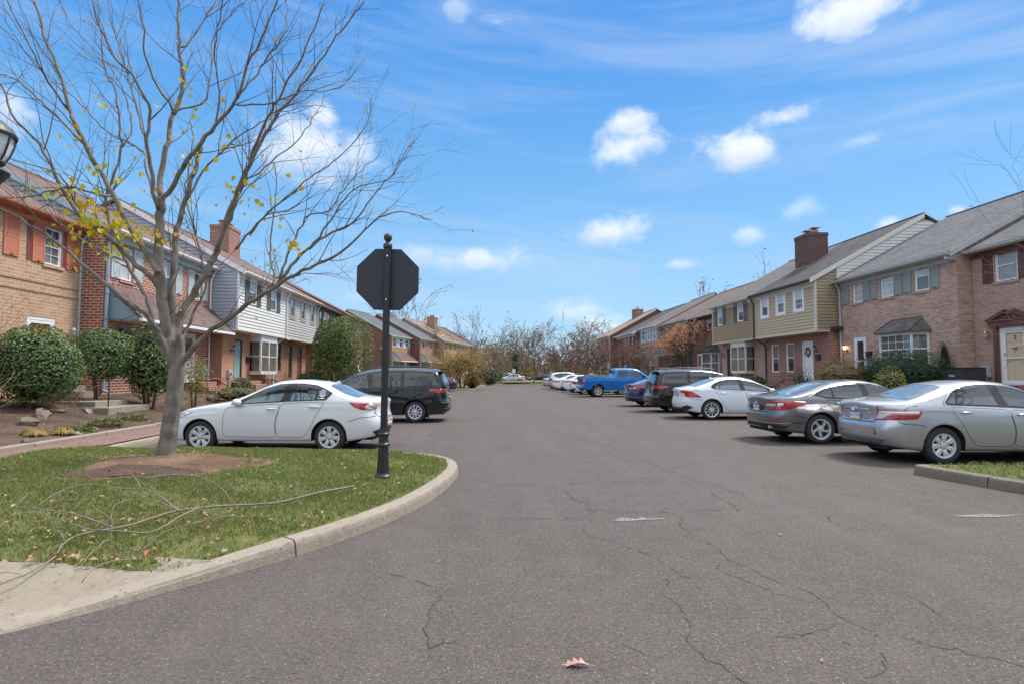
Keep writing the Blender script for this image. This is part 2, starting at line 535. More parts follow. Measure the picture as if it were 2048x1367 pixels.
def soil(name, c1, c2, scale=18, c3=None):
    m, t, p = new_mat(name)
    g = t.add('ShaderNodeNewGeometry').outputs['Position']
    n1 = t.noise(g, 1.1, 5, 0.65); n2 = t.noise(g, scale, 5, 0.7); n3 = t.noise(g, scale * 5, 2, 0.7)
    c = t.mix(t.smooth(n1, 0.35, 0.65), C4(c1), C4(c2))
    c = t.mix(1.0, c, t.math('MULTIPLY', t.math('MULTIPLY_ADD', n2, 1.1, 0.45), t.math('MULTIPLY_ADD', n3, 0.8, 0.6)), 'MULTIPLY')
    if c3: c = t.mix(t.math('MULTIPLY', t.smooth(t.noise(g, 45.0, 3, 0.6), 0.6, 0.72), 0.7), c, C4(c3))
    t.put(p.inputs['Base Color'], c); p.inputs['Roughness'].default_value = 0.95; p.inputs['Specular IOR Level'].default_value = 0.1
    b = t.add('ShaderNodeBump', i_Strength=0.8, i_Distance=0.03)
    t.put(b.inputs['Height'], t.math('ADD', n2, t.math('MULTIPLY', n3, 0.5))); t.l.new(b.outputs[0], p.inputs['Normal'])
    MATS[name] = m
    return m


ASPH = asphalt()
KERB = concrete('kerb_concrete', (0.235, 0.20, 0.16), (0.33, 0.285, 0.23), 0.5)
KERB_D = concrete('old_kerb', (0.13, 0.108, 0.085), (0.25, 0.215, 0.175), 0.7)
SLAB = concrete('slab_concrete', (0.225, 0.192, 0.145), (0.28, 0.243, 0.19), 0.3)
LAWN = soil('lawn_soil', (0.10, 0.125, 0.04), (0.17, 0.165, 0.065), 20, (0.26, 0.19, 0.10))
MULCH = soil('mulch', (0.085, 0.058, 0.044), (0.145, 0.10, 0.075), 25, (0.20, 0.12, 0.08))
DIRT = soil('dirt', (0.13, 0.083, 0.057), (0.23, 0.145, 0.10), 14, (0.10, 0.065, 0.045))
PAVER = brick('paver_brick', (0.175, 0.11, 0.09), (0.225, 0.14, 0.118), (0.15, 0.105, 0.09), 0.2, 0.1, 0.004, 0.25)

# far ground and the road sheet
g = MB(); g.poly([(-500, -200, -0.06), (500, -200, -0.06), (500, 700, -0.06), (-500, 700, -0.06)])
tag(g.build('ground', LAWN), kind='structure')
r = MB()
xs = [-45, -20, -8, 0, 8, 20, 60]; ys = [-15, 0, 10, 25, 50, 90, 112]
for i in range(len(xs) - 1):
    for j in range(len(ys) - 1):
        r.poly([(xs[i], ys[j], 0), (xs[i + 1], ys[j], 0), (xs[i + 1], ys[j + 1], 0), (xs[i], ys[j + 1], 0)])
tag(r.build('road', ASPH), kind='structure')

# island outline from the street corner round its nose to the parking kerb
ISL = [(-12, -0.2), (-8, 1.0), (-5.2, 2.2), (-3.9, 3.05), (-2.89, 3.76), (-2.2, 4.45), (-1.54, 5.22), (-0.98, 6.2), (-0.62, 7.2), (-0.42, 8.2), (-0.34, 9.1),
       (-0.44, 9.85), (-0.8, 10.45), (-1.4, 10.83), (-2.2, 11.05), (-3.3, 11.22), (-5.3, 11.45), (-7.4, 11.75)]
isl = catmull(ISL, 0.05)


def kerb_h(p):
    if p.x < -1.5 and p.y < 5.3:
        return 0.012 + 0.125 * max(0.0, min(1.0, (p.x + 3.1) / 1.5))
    return 0.137 if p.y < 8 else 0.125


def kerb(name, line, hf, width, mat, joints=(), seed=3, batter=0.02):
    """swept kerb stone: rounded top edge, face battered, joints are real gaps"""
    rnd = random.Random(seed)
    m = MB(); segs = []; cur = []
    acc = 0
    inner = offset_line(line, width)
    for i, p in enumerate(line):
        cut = any((p - Vector((*j, 0))).length < 0.027 for j in joints)
        cur.append((i, 0.0))
        if cut and len(cur) > 3 and i + 1 < len(line):
            cur[-1] = (i, -0.009); segs.append(cur); cur = [(i, 0.009)]
    segs.append(cur)
    for sg in segs:
        rows = []
        for q, (i, sh) in enumerate(sg):
            o, n = line[i], inner[i]; d = (n - o).normalized(); h = hf(o)
            if sh: o = o + Vector((-d.y, d.x, 0)) * (-sh)
            w = rnd.uniform(-0.004, 0.004)
            prof = [(0.0, -0.05), (0.0 + w, 0.0), (batter * 0.6 + w, h * 0.6), (batter + w, h - 0.028 if h > 0.05 else h * 0.6),
                    (batter + 0.010, h - 0.009 if h > .05 else h * 0.85), (batter + 0.032, h), (width - 0.01, h + 0.004), (width, -0.05)]
            rows.append([(o.x + d.x * a, o.y + d.y * a, b) for a, b in prof])
        k = len(rows[0])
        b0 = len(m.v)
        for rr in rows: m.v += rr
        for i in range(len(rows) - 1):
            for j in range(k - 1):
                m.f.append((b0 + i * k + j, b0 + (i + 1) * k + j, b0 + (i + 1) * k + j + 1, b0 + i * k + j + 1)); m.m.append(0)
        m.f.append(tuple(b0 + j for j in range(k))); m.m.append(0)
        m.f.append(tuple(b0 + (len(rows) - 1) * k + j for j in range(k - 1, -1, -1))); m.m.append(0)
    return tag(m.build(name, mat), kind='structure')


kerb('kerb', isl, kerb_h, 0.19, KERB, joints=((-1.60, 5.12), (-0.40, 9.75), (-3.12, 3.6), (-4.4, 11.36)))
parkL = [Vector((-7.4, 11.75 + 0.6 * i, 0)) for i in range(72)]
kerb('kerb', parkL, lambda p: 0.125, 0.17, KERB, seed=5, joints=((-7.4, 17.75), (-7.4, 23.75), (-7.4, 29.75)))

# surface heights
def nrm(x, y): return 0.02 * sin(x * 1.7 + 0.4) * cos(y * 1.3) + 0.012 * sin(x * 4.1 + y * 3.3)


def ramp_z(x, y):
    e = min((Vector((x, y, 0)) - p).length for p in isl[::4])
    k = min(1.0, max(0.0, (e - 0.17) / 0.8)); i = min(range(0, len(isl), 4), key=lambda q: (Vector((x, y, 0)) - isl[q]).length)
    h = kerb_h(isl[i]) + 0.004
    return h + (0.135 - h) * k * k * (3 - 2 * k)


def isl_z(x, y):
    b = ramp_z(x, y) - 0.004
    d = sqrt((x + 5.15) ** 2 + (y - 9.6) ** 2)
    b += 0.10 * max(0, 1 - d / 2.2) ** 1.5
    e = min((Vector((x, y, 0)) - p).length for p in isl[::5])
    k = min(1.0, max(0.0, (e - 0.15) / 0.5))
    k *= min(1.0, max(0.0, (y - 4.6 - 0.03 * (x + 2.3)) / 0.5))
    b += 0.045 * k + nrm(x, y) * k
    if y < 5.0: b *= 1.0
    return b


inner = offset_line(isl, 0.18)
gi = [p for p in inner if p.y > 4.52]
ISL_G = [(p.x, p.y) for p in gi][::4]
lawn_poly = ISL_G + [(-7.42, 11.92), (-7.62, 11.9), (-8.0, 11.0), (-8.0, 9.9), (-7.9, 7.5), (-7.9, 4.95), (-3.78, 4.72), (-2.99, 4.60)]
sheet('island_lawn', lawn_poly, isl_z, 0.28, LAWN)


gi2 = [p for p in inner if p.y <= 4.72]
slab_poly = [(p.x, p.y) for p in gi2][::4] + [(-2.12, 4.72), (-2.99, 4.85), (-3.78, 4.95), (-7.9, 5.2), (-12, 4.6)]
sheet('sidewalk', slab_poly, ramp_z, 0.22, SLAB, jitter=0.2)
w = MB(); w.box(-9.02, -7.9, 1.0, 4.9, -0.05, 0.131)
# brick walk behind the island and the parking bays
wk = MB()
wk.poly([(-8.72, 4.9, 0.15), (-7.86, 4.9, 0.15), (-8.0, 9.9, 0.15), (-8.02, 11.0, 0.15), (-7.62, 11.93, 0.15), (-7.575, 12.0, 0.15), (-7.575, 58, 0.15), (-8.72, 58, 0.15)])
tag(wk.build('brick_walk', PAVER), kind='structure')
e = MB()
yy = 4.9; rnd = random.Random(4)
while yy < 58:
    L = rnd.uniform(2.0, 2.6)
    e.box(-8.88 + rnd.uniform(-.015, .015), -8.70, yy, yy + L - 0.02, 0.0, 0.235 + rnd.uniform(-0.012, 0.012)); yy += L
tag(e.build('bed_edging', KERB, bevel=0.02), kind='structure')


def bed_z(x, y):
    k = min(1.0, max(0.0, (-8.85 - x) / 4.2))
    return 0.19 + 0.66 * k * k * (3 - 2 * k) + nrm(x * 1.5, y * 1.2) * 2.0


def bedR_z(x, y):
    k = min(1.0, max(0.0, (x - 14.2) / 4.0))
    return 0.15 + 0.72 * k * k * (3 - 2 * k) + nrm(x * 1.5, y * 1.2) * 1.5


sheet('planting_bed', [(-8.86, 4.9), (-8.86, 58), (-13.4, 58), (-14.2, 4.9)], bed_z, 0.5, MULCH)
sheet('back_lawn', [(-14.2, 0), (-13.4, 58.0), (-8.9, 58), (-0.62, 58.2), (-0.5, 63), (0.3, 72), (2.8, 80), (8, 86), (20, 91), (40, 93), (40, 112), (-60, 140), (-60, 0)],
      lambda x, y: 0.8 if x < -12.5 else (0.12 + 0.68 * min(1, max(0, (-1.5 - x) / 10.0)) + 0.2 * min(1, max(0, (y - 64 - 2.2 * max(x, 0)) / 12)) + nrm(x, y)), 3.0, LAWN)
farl = catmull([(-7.4, 53.2), (-3, 53.1), (-0.6, 53.3), (-0.42, 57), (-0.4, 63), (0.5, 72), (3, 80), (8, 86), (20, 91.2), (40, 93)], 0.5)
kerb('kerb', farl, lambda p: 0.14, 0.2, KERB, seed=9)
sheet('far_island', [(-7.3, 53.35), (-0.72, 53.5), (-0.6, 58.3), (-7.4, 58.3)], lambda x, y: 0.13, 1.0, LAWN)
# right hand side
ISR = [(13.2, 8.35), (9.5, 8.5), (7.5, 8.68), (7.05, 8.76), (6.9, 8.72), (6.87, 8.55), (7.0, 7.95), (7.22, 7.1), (7.75, 5.6), (8.8, 4.0), (10.6, 2.6), (14, 1.6), (22, 1.0)]
isr = catmull(ISR, 0.05)
kerb('kerb', isr, lambda p: 0.15, 0.17, KERB_D, seed=11, joints=((7.1, 7.6), (7.42, 6.5), (8.3, 4.7)))
inr = offset_line(isr, 0.16)
sheet('right_island_lawn', [(p.x, p.y) for p in inr][::6] + [(22, 8.3), (14, 8.3)], lambda x, y: 0.145 + 0.03 * (x > 7.6) + nrm(x, y), 0.5, LAWN)
parkR = [Vector((12.7, 74 - 0.8 * i, 0)) for i in range(83)]
kerb('kerb', parkR, lambda p: 0.13, 0.17, KERB, seed=6)
wr = MB(); wr.box(12.86, 14.2, 8.3, 74, -0.05, 0.14)
tag(wr.build('sidewalk', SLAB), kind='structure')
sheet('planting_bed', [(14.2, 6), (26, 6), (26, 100), (14.2, 74)], bedR_z, 0.7, MULCH)
fr_ = catmull([(13.0, 74.6), (9.0, 74.4), (7.2, 75.2), (6.9, 77.5), (7.6, 80), (11, 84), (18, 87), (40, 89)][::-1], 0.5)
kerb('kerb', fr_, lambda p: 0.14, 0.2, KERB, seed=12)
sheet('far_island', [(13, 74.8), (9, 74.6), (7.4, 75.4), (7.1, 77.5), (7.8, 79.9), (11, 83.8), (18, 86.8), (40, 88.8), (40, 76)][::-1], lambda x, y: 0.13, 1.5, LAWN)
# rising scrub ground where the wood begins
h = MB()
for i in range(24):
    for j in range(6):
        f = lambda a, b: (-140 + a * 12.0, 111.5 + b * 14, -0.03 + 0.02 * b + 0.0015 * b * b * b * (3 + sin(a)))
        h.poly([f(i, j), f(i + 1, j), f(i + 1, j + 1), f(i, j + 1)])
tag(h.build('hills', MULCH, smooth=True), kind='structure')

# bare earth round the street tree
mr = []
for i in range(28):
    a = 2 * pi * i / 28
    k = 1 + 0.12 * sin(3 * a + 1) + 0.07 * sin(5 * a)
    mr.append((-4.72 + 1.35 * k * cos(a), 8.95 + 1.12 * k * sin(a)))
def mul_z(x, y):
    d = sqrt((x + 4.72) ** 2 + (y - 8.95) ** 2) / 1.25
    return isl_z(x, y) + 0.004 + 0.025 * max(0, 1 - d) + 0.008 * sin(x * 31) * sin(y * 27)
sheet('tree_bed', mr, mul_z, 0.09, DIRT, seed=8)
mr2 = []
for i in range(22):
    a = 2 * pi * i / 22
    k = 1 + 0.16 * sin(2 * a + 2) + 0.10 * sin(7 * a)
    mr2.append((-4.95 + 0.85 * k * cos(a), 8.35 + 0.42 * k * sin(a)))
sheet('tree_bed', mr2, lambda x, y: mul_z(x, y) + 0.006, 0.08, MULCH, seed=9)

# ------------------------------------------------------------------ paint marks and cracks on the road
PAINT = concrete('worn_paint', (0.10, 0.095, 0.09), (0.42, 0.40, 0.38), 1.0)
_t = NT(PAINT.node_tree); _p = [n for n in _t.n if n.type == 'BSDF_PRINCIPLED'][0]
_g = _t.add('ShaderNodeNewGeometry').outputs['Position']
_t.put(_p.inputs['Alpha'], _t.math('MULTIPLY', _t.smooth(_t.noise(_g, 38.0, 5, 0.75), 0.34, 0.55), 0.95))
def road_mark(pts, label):
    m = MB(); m.poly([(x, y, 0.006) for x, y in pts])
    return tag(m.build('road_marking', PAINT), kind='structure')
road_mark([(1.43, 6.13), (1.55, 6.27), (1.72, 6.20), (1.80, 6.29), (1.83, 6.2), (2.02, 6.23), (2.03, 6.17), (1.7, 6.14), (1.6, 6.11)], '')
road_mark([(5.25, 6.13), (5.45, 6.16), (5.75, 6.2), (5.85, 6.14), (6.15, 6.14), (5.75, 6.05), (5.5, 6.06)], '')
CRACKS = [[(2.95, 11.64), (3.03, 9.97), (3.17, 8.5), (3.36, 8.0), (3.09, 7.5), (3.08, 7.11), (3.07, 6.77), (2.98, 6.46)], [(3.36, 8.0), (3.42, 7.64), (3.48, 7.32)],
[(2.81, 6.56), (2.42, 6.49), (2.17, 6.11), (2.1, 5.86), (2.12, 5.49), (2.18, 5.16), (2.14, 4.91), (2.21, 4.58), (2.26, 4.35), (2.39, 4.16), (2.4, 3.93), (2.38, 3.64), (2.44, 3.42), (2.55, 3.4), (2.67, 3.26), (2.79, 3.22), (2.85, 3.12), (3.3, 2.85)],
[(2.0, 4.72), (1.96, 4.57), (2.05, 4.34), (2.11, 4.15), (2.22, 4.03), (2.32, 3.89)], [(1.06, 5.91), (1.08, 5.59), (1.25, 5.45), (1.35, 5.25), (1.46, 5.05), (1.53, 4.84), (1.58, 4.56), (1.63, 4.42)],
[(1.46, 4.43), (1.4, 4.22), (1.33, 4.13), (1.37, 3.94), (1.34, 3.62), (1.25, 3.42), (1.25, 3.23), (1.32, 3.09), (1.45, 2.7)], [(1.16, 7.86), (1.2, 7.22), (1.32, 6.93), (1.28, 6.61)],
[(0.22, 6.29), (0.65, 6.3), (1.15, 6.27), (1.37, 6.61), (1.87, 6.46), (2.12, 6.5), (2.25, 6.32)], [(3.77, 6.41), (3.87, 6.23), (3.78, 5.91), (3.84, 5.66)],
[(3.08, 3.33), (3.24, 3.34), (3.27, 3.31)], [(2.44, 3.42), (2.37, 3.34), (2.21, 3.27), (2.16, 3.34)], [(2.29, 3.18), (2.14, 2.99), (1.98, 2.94)], [(2.29, 3.61), (2.11, 3.49), (1.88, 3.42), (1.76, 3.44)],
[(3.06, 3.98), (3.08, 3.84), (3.01, 3.62)], [(1.61, 4.28), (1.67, 4.2)], [(0.88, 3.38), (0.95, 3.31)],
[(-0.7, 4.65), (-0.52, 4.51), (-0.36, 4.36), (-0.28, 4.16), (-0.33, 3.89), (-0.32, 3.55), (-0.3, 3.41), (-0.23, 3.47), (-0.15, 3.46)],
[(1.1, 30), (1.4, 24), (1.7, 18), (2.3, 14.5), (2.95, 11.64)], [(0.1, 7.9), (0.6, 8.2), (1.0, 7.9), (1.6, 8.3), (2.6, 8.1)]]
ck = MB(); rnd = random.Random(21)
for c in CRACKS:
    pts = catmull(c, 0.05)
    q = [p + Vector((rnd.gauss(0, .013), rnd.gauss(0, .017), 0)) for p in pts]
    for i in range(len(q) - 1):
        if rnd.random() < 0.06: continue
        t = (q[i + 1] - q[i]); n = Vector((-t.y, t.x, 0)).normalized()
        wd = rnd.uniform(0.0009, 0.0036) * (1.0 if q[i].y < 6 else 1.5)
        ck.poly([(q[i].x - n.x * wd, q[i].y - n.y * wd, 0.004), (q[i + 1].x - n.x * wd, q[i + 1].y - n.y * wd, 0.004),
                 (q[i + 1].x + n.x * wd, q[i + 1].y + n.y * wd, 0.004), (q[i].x + n.x * wd, q[i].y + n.y * wd, 0.004)])
tag(ck.build('road_crack', M('crack', (0.040, 0.035, 0.033), 0.95, var=0.2), uv=False), kind='structure')
# ------------------------------------------------------------------ houses
BR_TAN = brick('brick_tan', (0.48, 0.295, 0.19), (0.385, 0.225, 0.14), (0.58, 0.46, 0.33), 0.31, 0.102, 0.011, 0.18)
BR_RED = brick('brick_red', (0.34, 0.11, 0.062), (0.25, 0.078, 0.048), (0.58, 0.48, 0.40), 0.27, 0.098, 0.014, 0.18)
BR_ORG = brick('brick_orange', (0.44, 0.215, 0.13), (0.36, 0.165, 0.10), (0.50, 0.36, 0.26), 0.24, 0.085, 0.010, 0.22)
BR_PINK = brick('brick_pink', (0.50, 0.315, 0.235), (0.31, 0.18, 0.135), (0.50, 0.40, 0.35), 0.28, 0.082, 0.009, 0.40, eff=0.75)
BR_CHIM = brick('brick_chimney', (0.15, 0.088, 0.08), (0.10, 0.06, 0.055), (0.17, 0.12, 0.11), 0.22, 0.08, 0.007, 0.3)
BR_PINK2 = brick('brick_rose', (0.42, 0.25, 0.20), (0.31, 0.175, 0.14), (0.55, 0.43, 0.37), 0.28, 0.085, 0.010, 0.25, eff=0.35)
BR_DARK = brick('brick_dark', (0.20, 0.085, 0.068), (0.145, 0.06, 0.05), (0.26, 0.16, 0.13), 0.26, 0.085, 0.007, 0.25)
BR_RED2 = brick('brick_red_small', (0.27, 0.095, 0.068), (0.20, 0.07, 0.053), (0.52, 0.40, 0.33), 0.22, 0.085, 0.012, 0.2)
BR_BROWN = brick('brick_brown', (0.27, 0.165, 0.125), (0.20, 0.118, 0.09), (0.34, 0.24, 0.19), 0.26, 0.085, 0.006, 0.3)
BR_BUFF = brick('brick_buff', (0.48, 0.29, 0.17), (0.40, 0.23, 0.13), (0.44, 0.32, 0.22), 0.26, 0.085, 0.006, 0.2)
SH_BROWN = shingle('shingle_brown', (0.155, 0.108, 0.096))
SH_TAN = shingle('shingle_tan', (0.27, 0.18, 0.13))
SH_GREY = shingle('shingle_grey', (0.112, 0.112, 0.12))
SH_DARK = shingle('shingle_dark', (0.072, 0.070, 0.072))
SH_GREYB = shingle('shingle_weathered', (0.135, 0.122, 0.112))
SID_CREAM = M('siding_cream', (0.64, 0.63, 0.585), 0.55, var=0.06, vs=2)
SID_GREYB = M('siding_bluegrey', (0.36, 0.38, 0.44), 0.55, var=0.07, vs=2)
SID_TAUPE = M('siding_taupe', (0.47, 0.435, 0.41), 0.55, var=0.07, vs=2)
SID_TAN = M('siding_tan', (0.50, 0.395, 0.255), 0.6, var=0.08, vs=2)
SID_OCH = M('siding_ochre', (0.33, 0.225, 0.125), 0.6, var=0.1, vs=2)
SID_OLIVE = M('siding_mossy_shaded', (0.335, 0.27, 0.17), 0.7, var=0.3, vs=1.2)  # moss stain; the darker base also paints in the side wall's shade
SID_WHITE = M('siding_white', (0.66, 0.65, 0.61), 0.55, var=0.08, vs=2)
SID_BROWN = M('siding_brown', (0.20, 0.155, 0.125), 0.65, var=0.12, vs=2)
TR_WHITE = M('trim_white', (0.78, 0.78, 0.78), 0.4, var=0.06)
TR_CREAM = M('trim_cream', (0.66, 0.62, 0.53), 0.45, var=0.07)
TR_GREY = M('trim_grey', (0.42, 0.42, 0.41), 0.5, var=0.08)
TR_BLUE = M('trim_slate_blue', (0.24, 0.34, 0.42), 0.5, var=0.08)
TR_TEAL = M('trim_teal', (0.40, 0.53, 0.56), 0.5, var=0.06)
TR_ORANGE = M('trim_orange', (0.56, 0.19, 0.10), 0.55, var=0.1)
TR_ORANGE_D = M('fascia_orange', (0.40, 0.13, 0.06), 0.55, var=0.1)
TR_MAROON = M('trim_maroon', (0.20, 0.045, 0.04), 0.5, var=0.1)
TR_BROWN = M('trim_brown', (0.13, 0.055, 0.042), 0.45, var=0.12)
TR_DARK = M('trim_dark', (0.05, 0.05, 0.053), 0.5, var=0.1)
TR_TAUPE = M('trim_taupe', (0.33, 0.28, 0.235), 0.5, var=0.08)
SHUT_GREY = M('shutter_grey', (0.27, 0.285, 0.275), 0.55, var=0.08)
SHUT_DK = M('shutter_charcoal', (0.115, 0.105, 0.10), 0.55, var=0.1)
SHUT_TEAL = M('shutter_pale', (0.50, 0.55, 0.56), 0.55, var=0.08)
SHUT_STONE = M('shutter_stone', (0.33, 0.29, 0.22), 0.55, var=0.1)
PEACH = M('shutter_peach', (0.62, 0.38, 0.26), 0.55, var=0.08)
DOOR_TEAL = M('door_teal', (0.22, 0.36, 0.35), 0.4, var=0.08)
DOOR_RED = M('door_red', (0.42, 0.07, 0.03), 0.4, var=0.1)
DOOR_TAN = M('door_tan', (0.62, 0.49, 0.33), 0.4, var=0.08)
IRON = M('wrought_iron', (0.015, 0.014, 0.015), 0.45, var=0.1)
BRASS = M('brass', (0.55, 0.38, 0.12), 0.3, metal=1.0, var=0.15)
GREYBOX = M('meter_grey', (0.42, 0.44, 0.45), 0.4, var=0.1)
COPPER = M('copper_flashing', (0.36, 0.15, 0.10), 0.6, var=0.2)
GL_SKY = glassmat('pane_sky_reflection', (0.30, 0.31, 0.31))  # pale base paints the bright sky reflected in upper sashes
GL_DARK = glassmat('pane_dark', (0.035, 0.036, 0.038))
GL_MID = glassmat('pane_curtain', (0.14, 0.135, 0.125))
GL_WHITE = glassmat('pane_blind', (0.48, 0.47, 0.44), 0.08)
WARM = M('lit_bulb', (0.9, 0.6, 0.2), 0.3, var=0, emit=((1.0, 0.62, 0.25), 6.0))


def wall_cells(m, x0, x1, z0, z1, y, ops, rev=0.10, mi=0):
    xs = sorted({x0, x1, *[min(max(v, x0), x1) for o in ops for v in (o[0], o[1])]})
    zs = sorted({z0, z1, *[min(max(v, z0), z1) for o in ops for v in (o[2], o[3])]})
    for i in range(len(xs) - 1):
        for j in range(len(zs) - 1):
            cx = (xs[i] + xs[i + 1]) / 2; cz = (zs[j] + zs[j + 1]) / 2
            if any(o[0] < cx < o[1] and o[2] < cz < o[3] for o in ops): continue
            m.poly([(xs[i], y, zs[j]), (xs[i + 1], y, zs[j]), (xs[i + 1], y, zs[j + 1]), (xs[i], y, zs[j + 1])], mi)
    for a, b, c, d in ops:
        m.poly([(a, y, c), (a, y, d), (a, y - rev, d), (a, y - rev, c)], mi)
        m.poly([(b, y, c), (b, y - rev, c), (b, y - rev, d), (b, y, d)], mi)
        m.poly([(a, y, d), (b, y, d), (b, y - rev, d), (a, y - rev, d)], mi)
        m.poly([(a, y, c), (a, y - rev, c), (b, y - rev, c), (b, y, c)], mi)


def clap(m, a0, a1, z0, z1, put, ops=(), expo=0.15, lim=None, mi=0):
    """lapped boards: put(a, d, z) maps along / outwards / up"""
    z = z0
    while z < z1 - 0.01:
        zt = min(z + expo, z1); zc = (z + zt) / 2
        lo, hi = (a0, a1) if lim is None else lim(zc)
        cuts = sorted([(max(o[0], lo), min(o[1], hi)) for o in ops if o[2] < zc < o[3]])
        seg = []; c = lo
        for p, q in cuts:
            if p > c: seg.append((c, p))
            c = max(c, q)
        if c < hi: seg.append((c, hi))
        for p, q in seg:
            m.poly([put(p, 0.036, z), put(q, 0.036, z), put(q, 0.004, zt), put(p, 0.004, zt)], mi)
            m.poly([put(p, 0.0, z), put(q, 0.0, z), put(q, 0.036, z), put(p, 0.036, z)], mi)
        z = zt


def window(par, fr, x0, x1, z0, z1, y, trim, panes=(None, None), mun=None, case=0.06, proud=0.015, sill=None, rail=True, recess=0.05):
    up = panes[0] or GL_SKY; lo = panes[1] or GL_DARK
    m = MB(); yb = y - 0.09; yf = y + proud
    if recess: yf = y - recess
    f = case
    m.box(x0, x0 + f, yb, yf, z0, z1); m.box(x1 - f, x1, yb, yf, z0, z1)
    m.box(x0 + f, x1 - f, yb, yf, z1 - f, z1); m.box(x0 + f, x1 - f, yb, yf, z0, z0 + f)
    zm = (z0 + z1) / 2; a, b = x0 + f, x1 - f
    s = 0.035
    if rail:
        m.box(a, b, yb, yf - 0.012, zm - 0.022, zm + 0.022)
        m.box(a, a + s, yb, yf - 0.018, z0 + f, zm - 0.022); m.box(b - s, b, yb, yf - 0.018, z0 + f, zm - 0.022)
        m.box(a, a + s, yb, yf - 0.018, zm + 0.022, z1 - f); m.box(b - s, b, yb, yf - 0.018, zm + 0.022, z1 - f)
    if mun:
        nx, nz = mun
        for i in range(1, nx):
            xx = a + (b - a) * i / nx
            m.box(xx - 0.009, xx + 0.009, yb, yf - 0.036, z0 + f, z1 - f)
        for j in range(1, nz):
            zz = z0 + f + (z1 - z0 - 2 * f) * j / nz
            if abs(zz - zm) > 0.04 or not rail: m.box(a, b, yb, yf - 0.026, zz - 0.009, zz + 0.009)
    o = m.build('window', trim, par, fr)
    g = MB(); gy = yf - 0.04
    if rail:
        g.poly([(a, gy, zm), (b, gy, zm), (b, gy + 0.004, z1 - f), (a, gy + 0.004, z1 - f)], 0)
        g.poly([(a, gy - 0.012, z0 + f), (b, gy - 0.012, z0 + f), (b, gy - 0.010, zm), (a, gy - 0.010, zm)], 1)
    else:
        g.poly([(a, gy, z0 + f), (b, gy, z0 + f), (b, gy, z1 - f), (a, gy, z1 - f)], 0)
    g.build('pane', [up, lo], o, fr)
    if sill is not None:
        q = MB(); q.box(x0 - 0.06, x1 + 0.06, y - 0.02, y + 0.045, z0 - 0.105, z0 - 0.004)
        q.build('sill', sill, o, fr)
    return o


def shutter(par, fr, x0, x1, z0, z1, y, mat, slats=True, heart=False):
    m = MB(); f = 0.05; d = 0.035
    m.box(x0, x1, y, y + 0.016, z0, z1)
    m.box(x0, x0 + f, y + 0.016, y + d, z0, z1); m.box(x1 - f, x1, y + 0.016, y + d, z0, z1)
    zm = z0 + (z1 - z0) * 0.47
    for a, b in ((z0, z0 + f), (zm - f / 2, zm + f / 2), (z1 - f, z1)):
        m.box(x0 + f, x1 - f, y + 0.016, y + d, a, b)
    if slats:
        z = z0 + f + 0.012
        while z < z1 - f - 0.03:
            if abs(z - zm) > f / 2 + 0.02:
                m.poly([(x0 + f, y + 0.031, z), (x1 - f, y + 0.031, z), (x1 - f, y + 0.017, z + 0.036), (x0 + f, y + 0.017, z + 0.036)])
            z += 0.045
    if heart:
        m.box((x0 + x1) / 2 - 0.03, (x0 + x1) / 2 + 0.03, y + 0.016, y + d, zm + 0.12, zm + 0.18)
    o = m.build('shutter', mat, par, fr)
    # wrought shutter dogs
    h = MB(); xc = (x0 + x1) / 2
    h.tube([(xc - 0.07, y + 0.045, z0 + 0.02), (xc - 0.03, y + 0.05, z0 + 0.06), (xc + 0.03, y + 0.05, z0 + 0.02), (xc + 0.07, y + 0.045, z0 + 0.05)], 0.009, 5)
    h.build('shutter_dog', IRON, o, fr)
    return o


def door(par, fr, x0, x1, z0, z1, y, trim, leaf, storm=True, panel=True, rec=0.06, glass=None):
    m = MB(); f = 0.09
    m.box(x0, x0 + f, y - 0.12, y - rec + 0.05, z0, z1); m.box(x1 - f, x1, y - 0.12, y - rec + 0.05, z0, z1)
    m.box(x0 + f, x1 - f, y - 0.12, y - rec + 0.05, z1 - f, z1)
    m.box(x0, x1, y - 0.12, y + 0.06, z0 - 0.05, z0)
    fo = m.build('door_frame', trim, par, fr)
    d = MB(); a, b = x0 + f, x1 - f
    d.box(a, b, y - 0.12, y - rec - 0.01, z0 + 0.01, z1 - f)
    w = b - a; hh = z1 - f - z0
    if panel:
        for (p, q, r, s) in ((.12, .45, .06, .36), (.55, .88, .06, .36), (.12, .45, .42, .72), (.55, .88, .42, .72), (.12, .45, .78, .93), (.55, .88, .78, .93)):
            d.box(a + w * p, a + w * q, y - rec - 0.01, y - rec, z0 + hh * r, z0 + hh * s)
    do = d.build('door', leaf, par, fr, bevel=0.004)
    if glass:
        gq = MB(); gq.box(a + w * .16, b - w * .16, y - rec, y - rec + 0.006, z0 + hh * glass[0], z0 + hh * .94)
        gq.build('door_pane', GL_DARK, do, fr)
    h = MB(); h.tube([(b - 0.07, y - rec + 0.005, z0 + 0.95), (b - 0.07, y - rec + 0.06, z0 + 0.95), (b - 0.07, y - rec + 0.06, z0 + 1.07), (b - 0.07, y - rec + 0.005, z0 + 1.07)], 0.013, 6)
    h.build('handle', BRASS, do, fr)
    if storm:
        s = MB(); k = 0.10
        s.box(a, a + k, y - rec + 0.012, y - rec + 0.042, z0, z1 - f); s.box(b - k, b, y - rec + 0.012, y - rec + 0.042, z0, z1 - f)
        s.box(a + k, b - k, y - rec + 0.012, y - rec + 0.042, z1 - f - k, z1 - f); s.box(a + k, b - k, y - rec + 0.012, y - rec + 0.042, z0, z0 + k)
        s.box(a + k, b - k, y - rec + 0.014, y - rec + 0.036, z0 + hh * 0.46, z0 + hh * 0.46 + 0.05)
        s.build('storm_door', trim, par, fr)
    return do


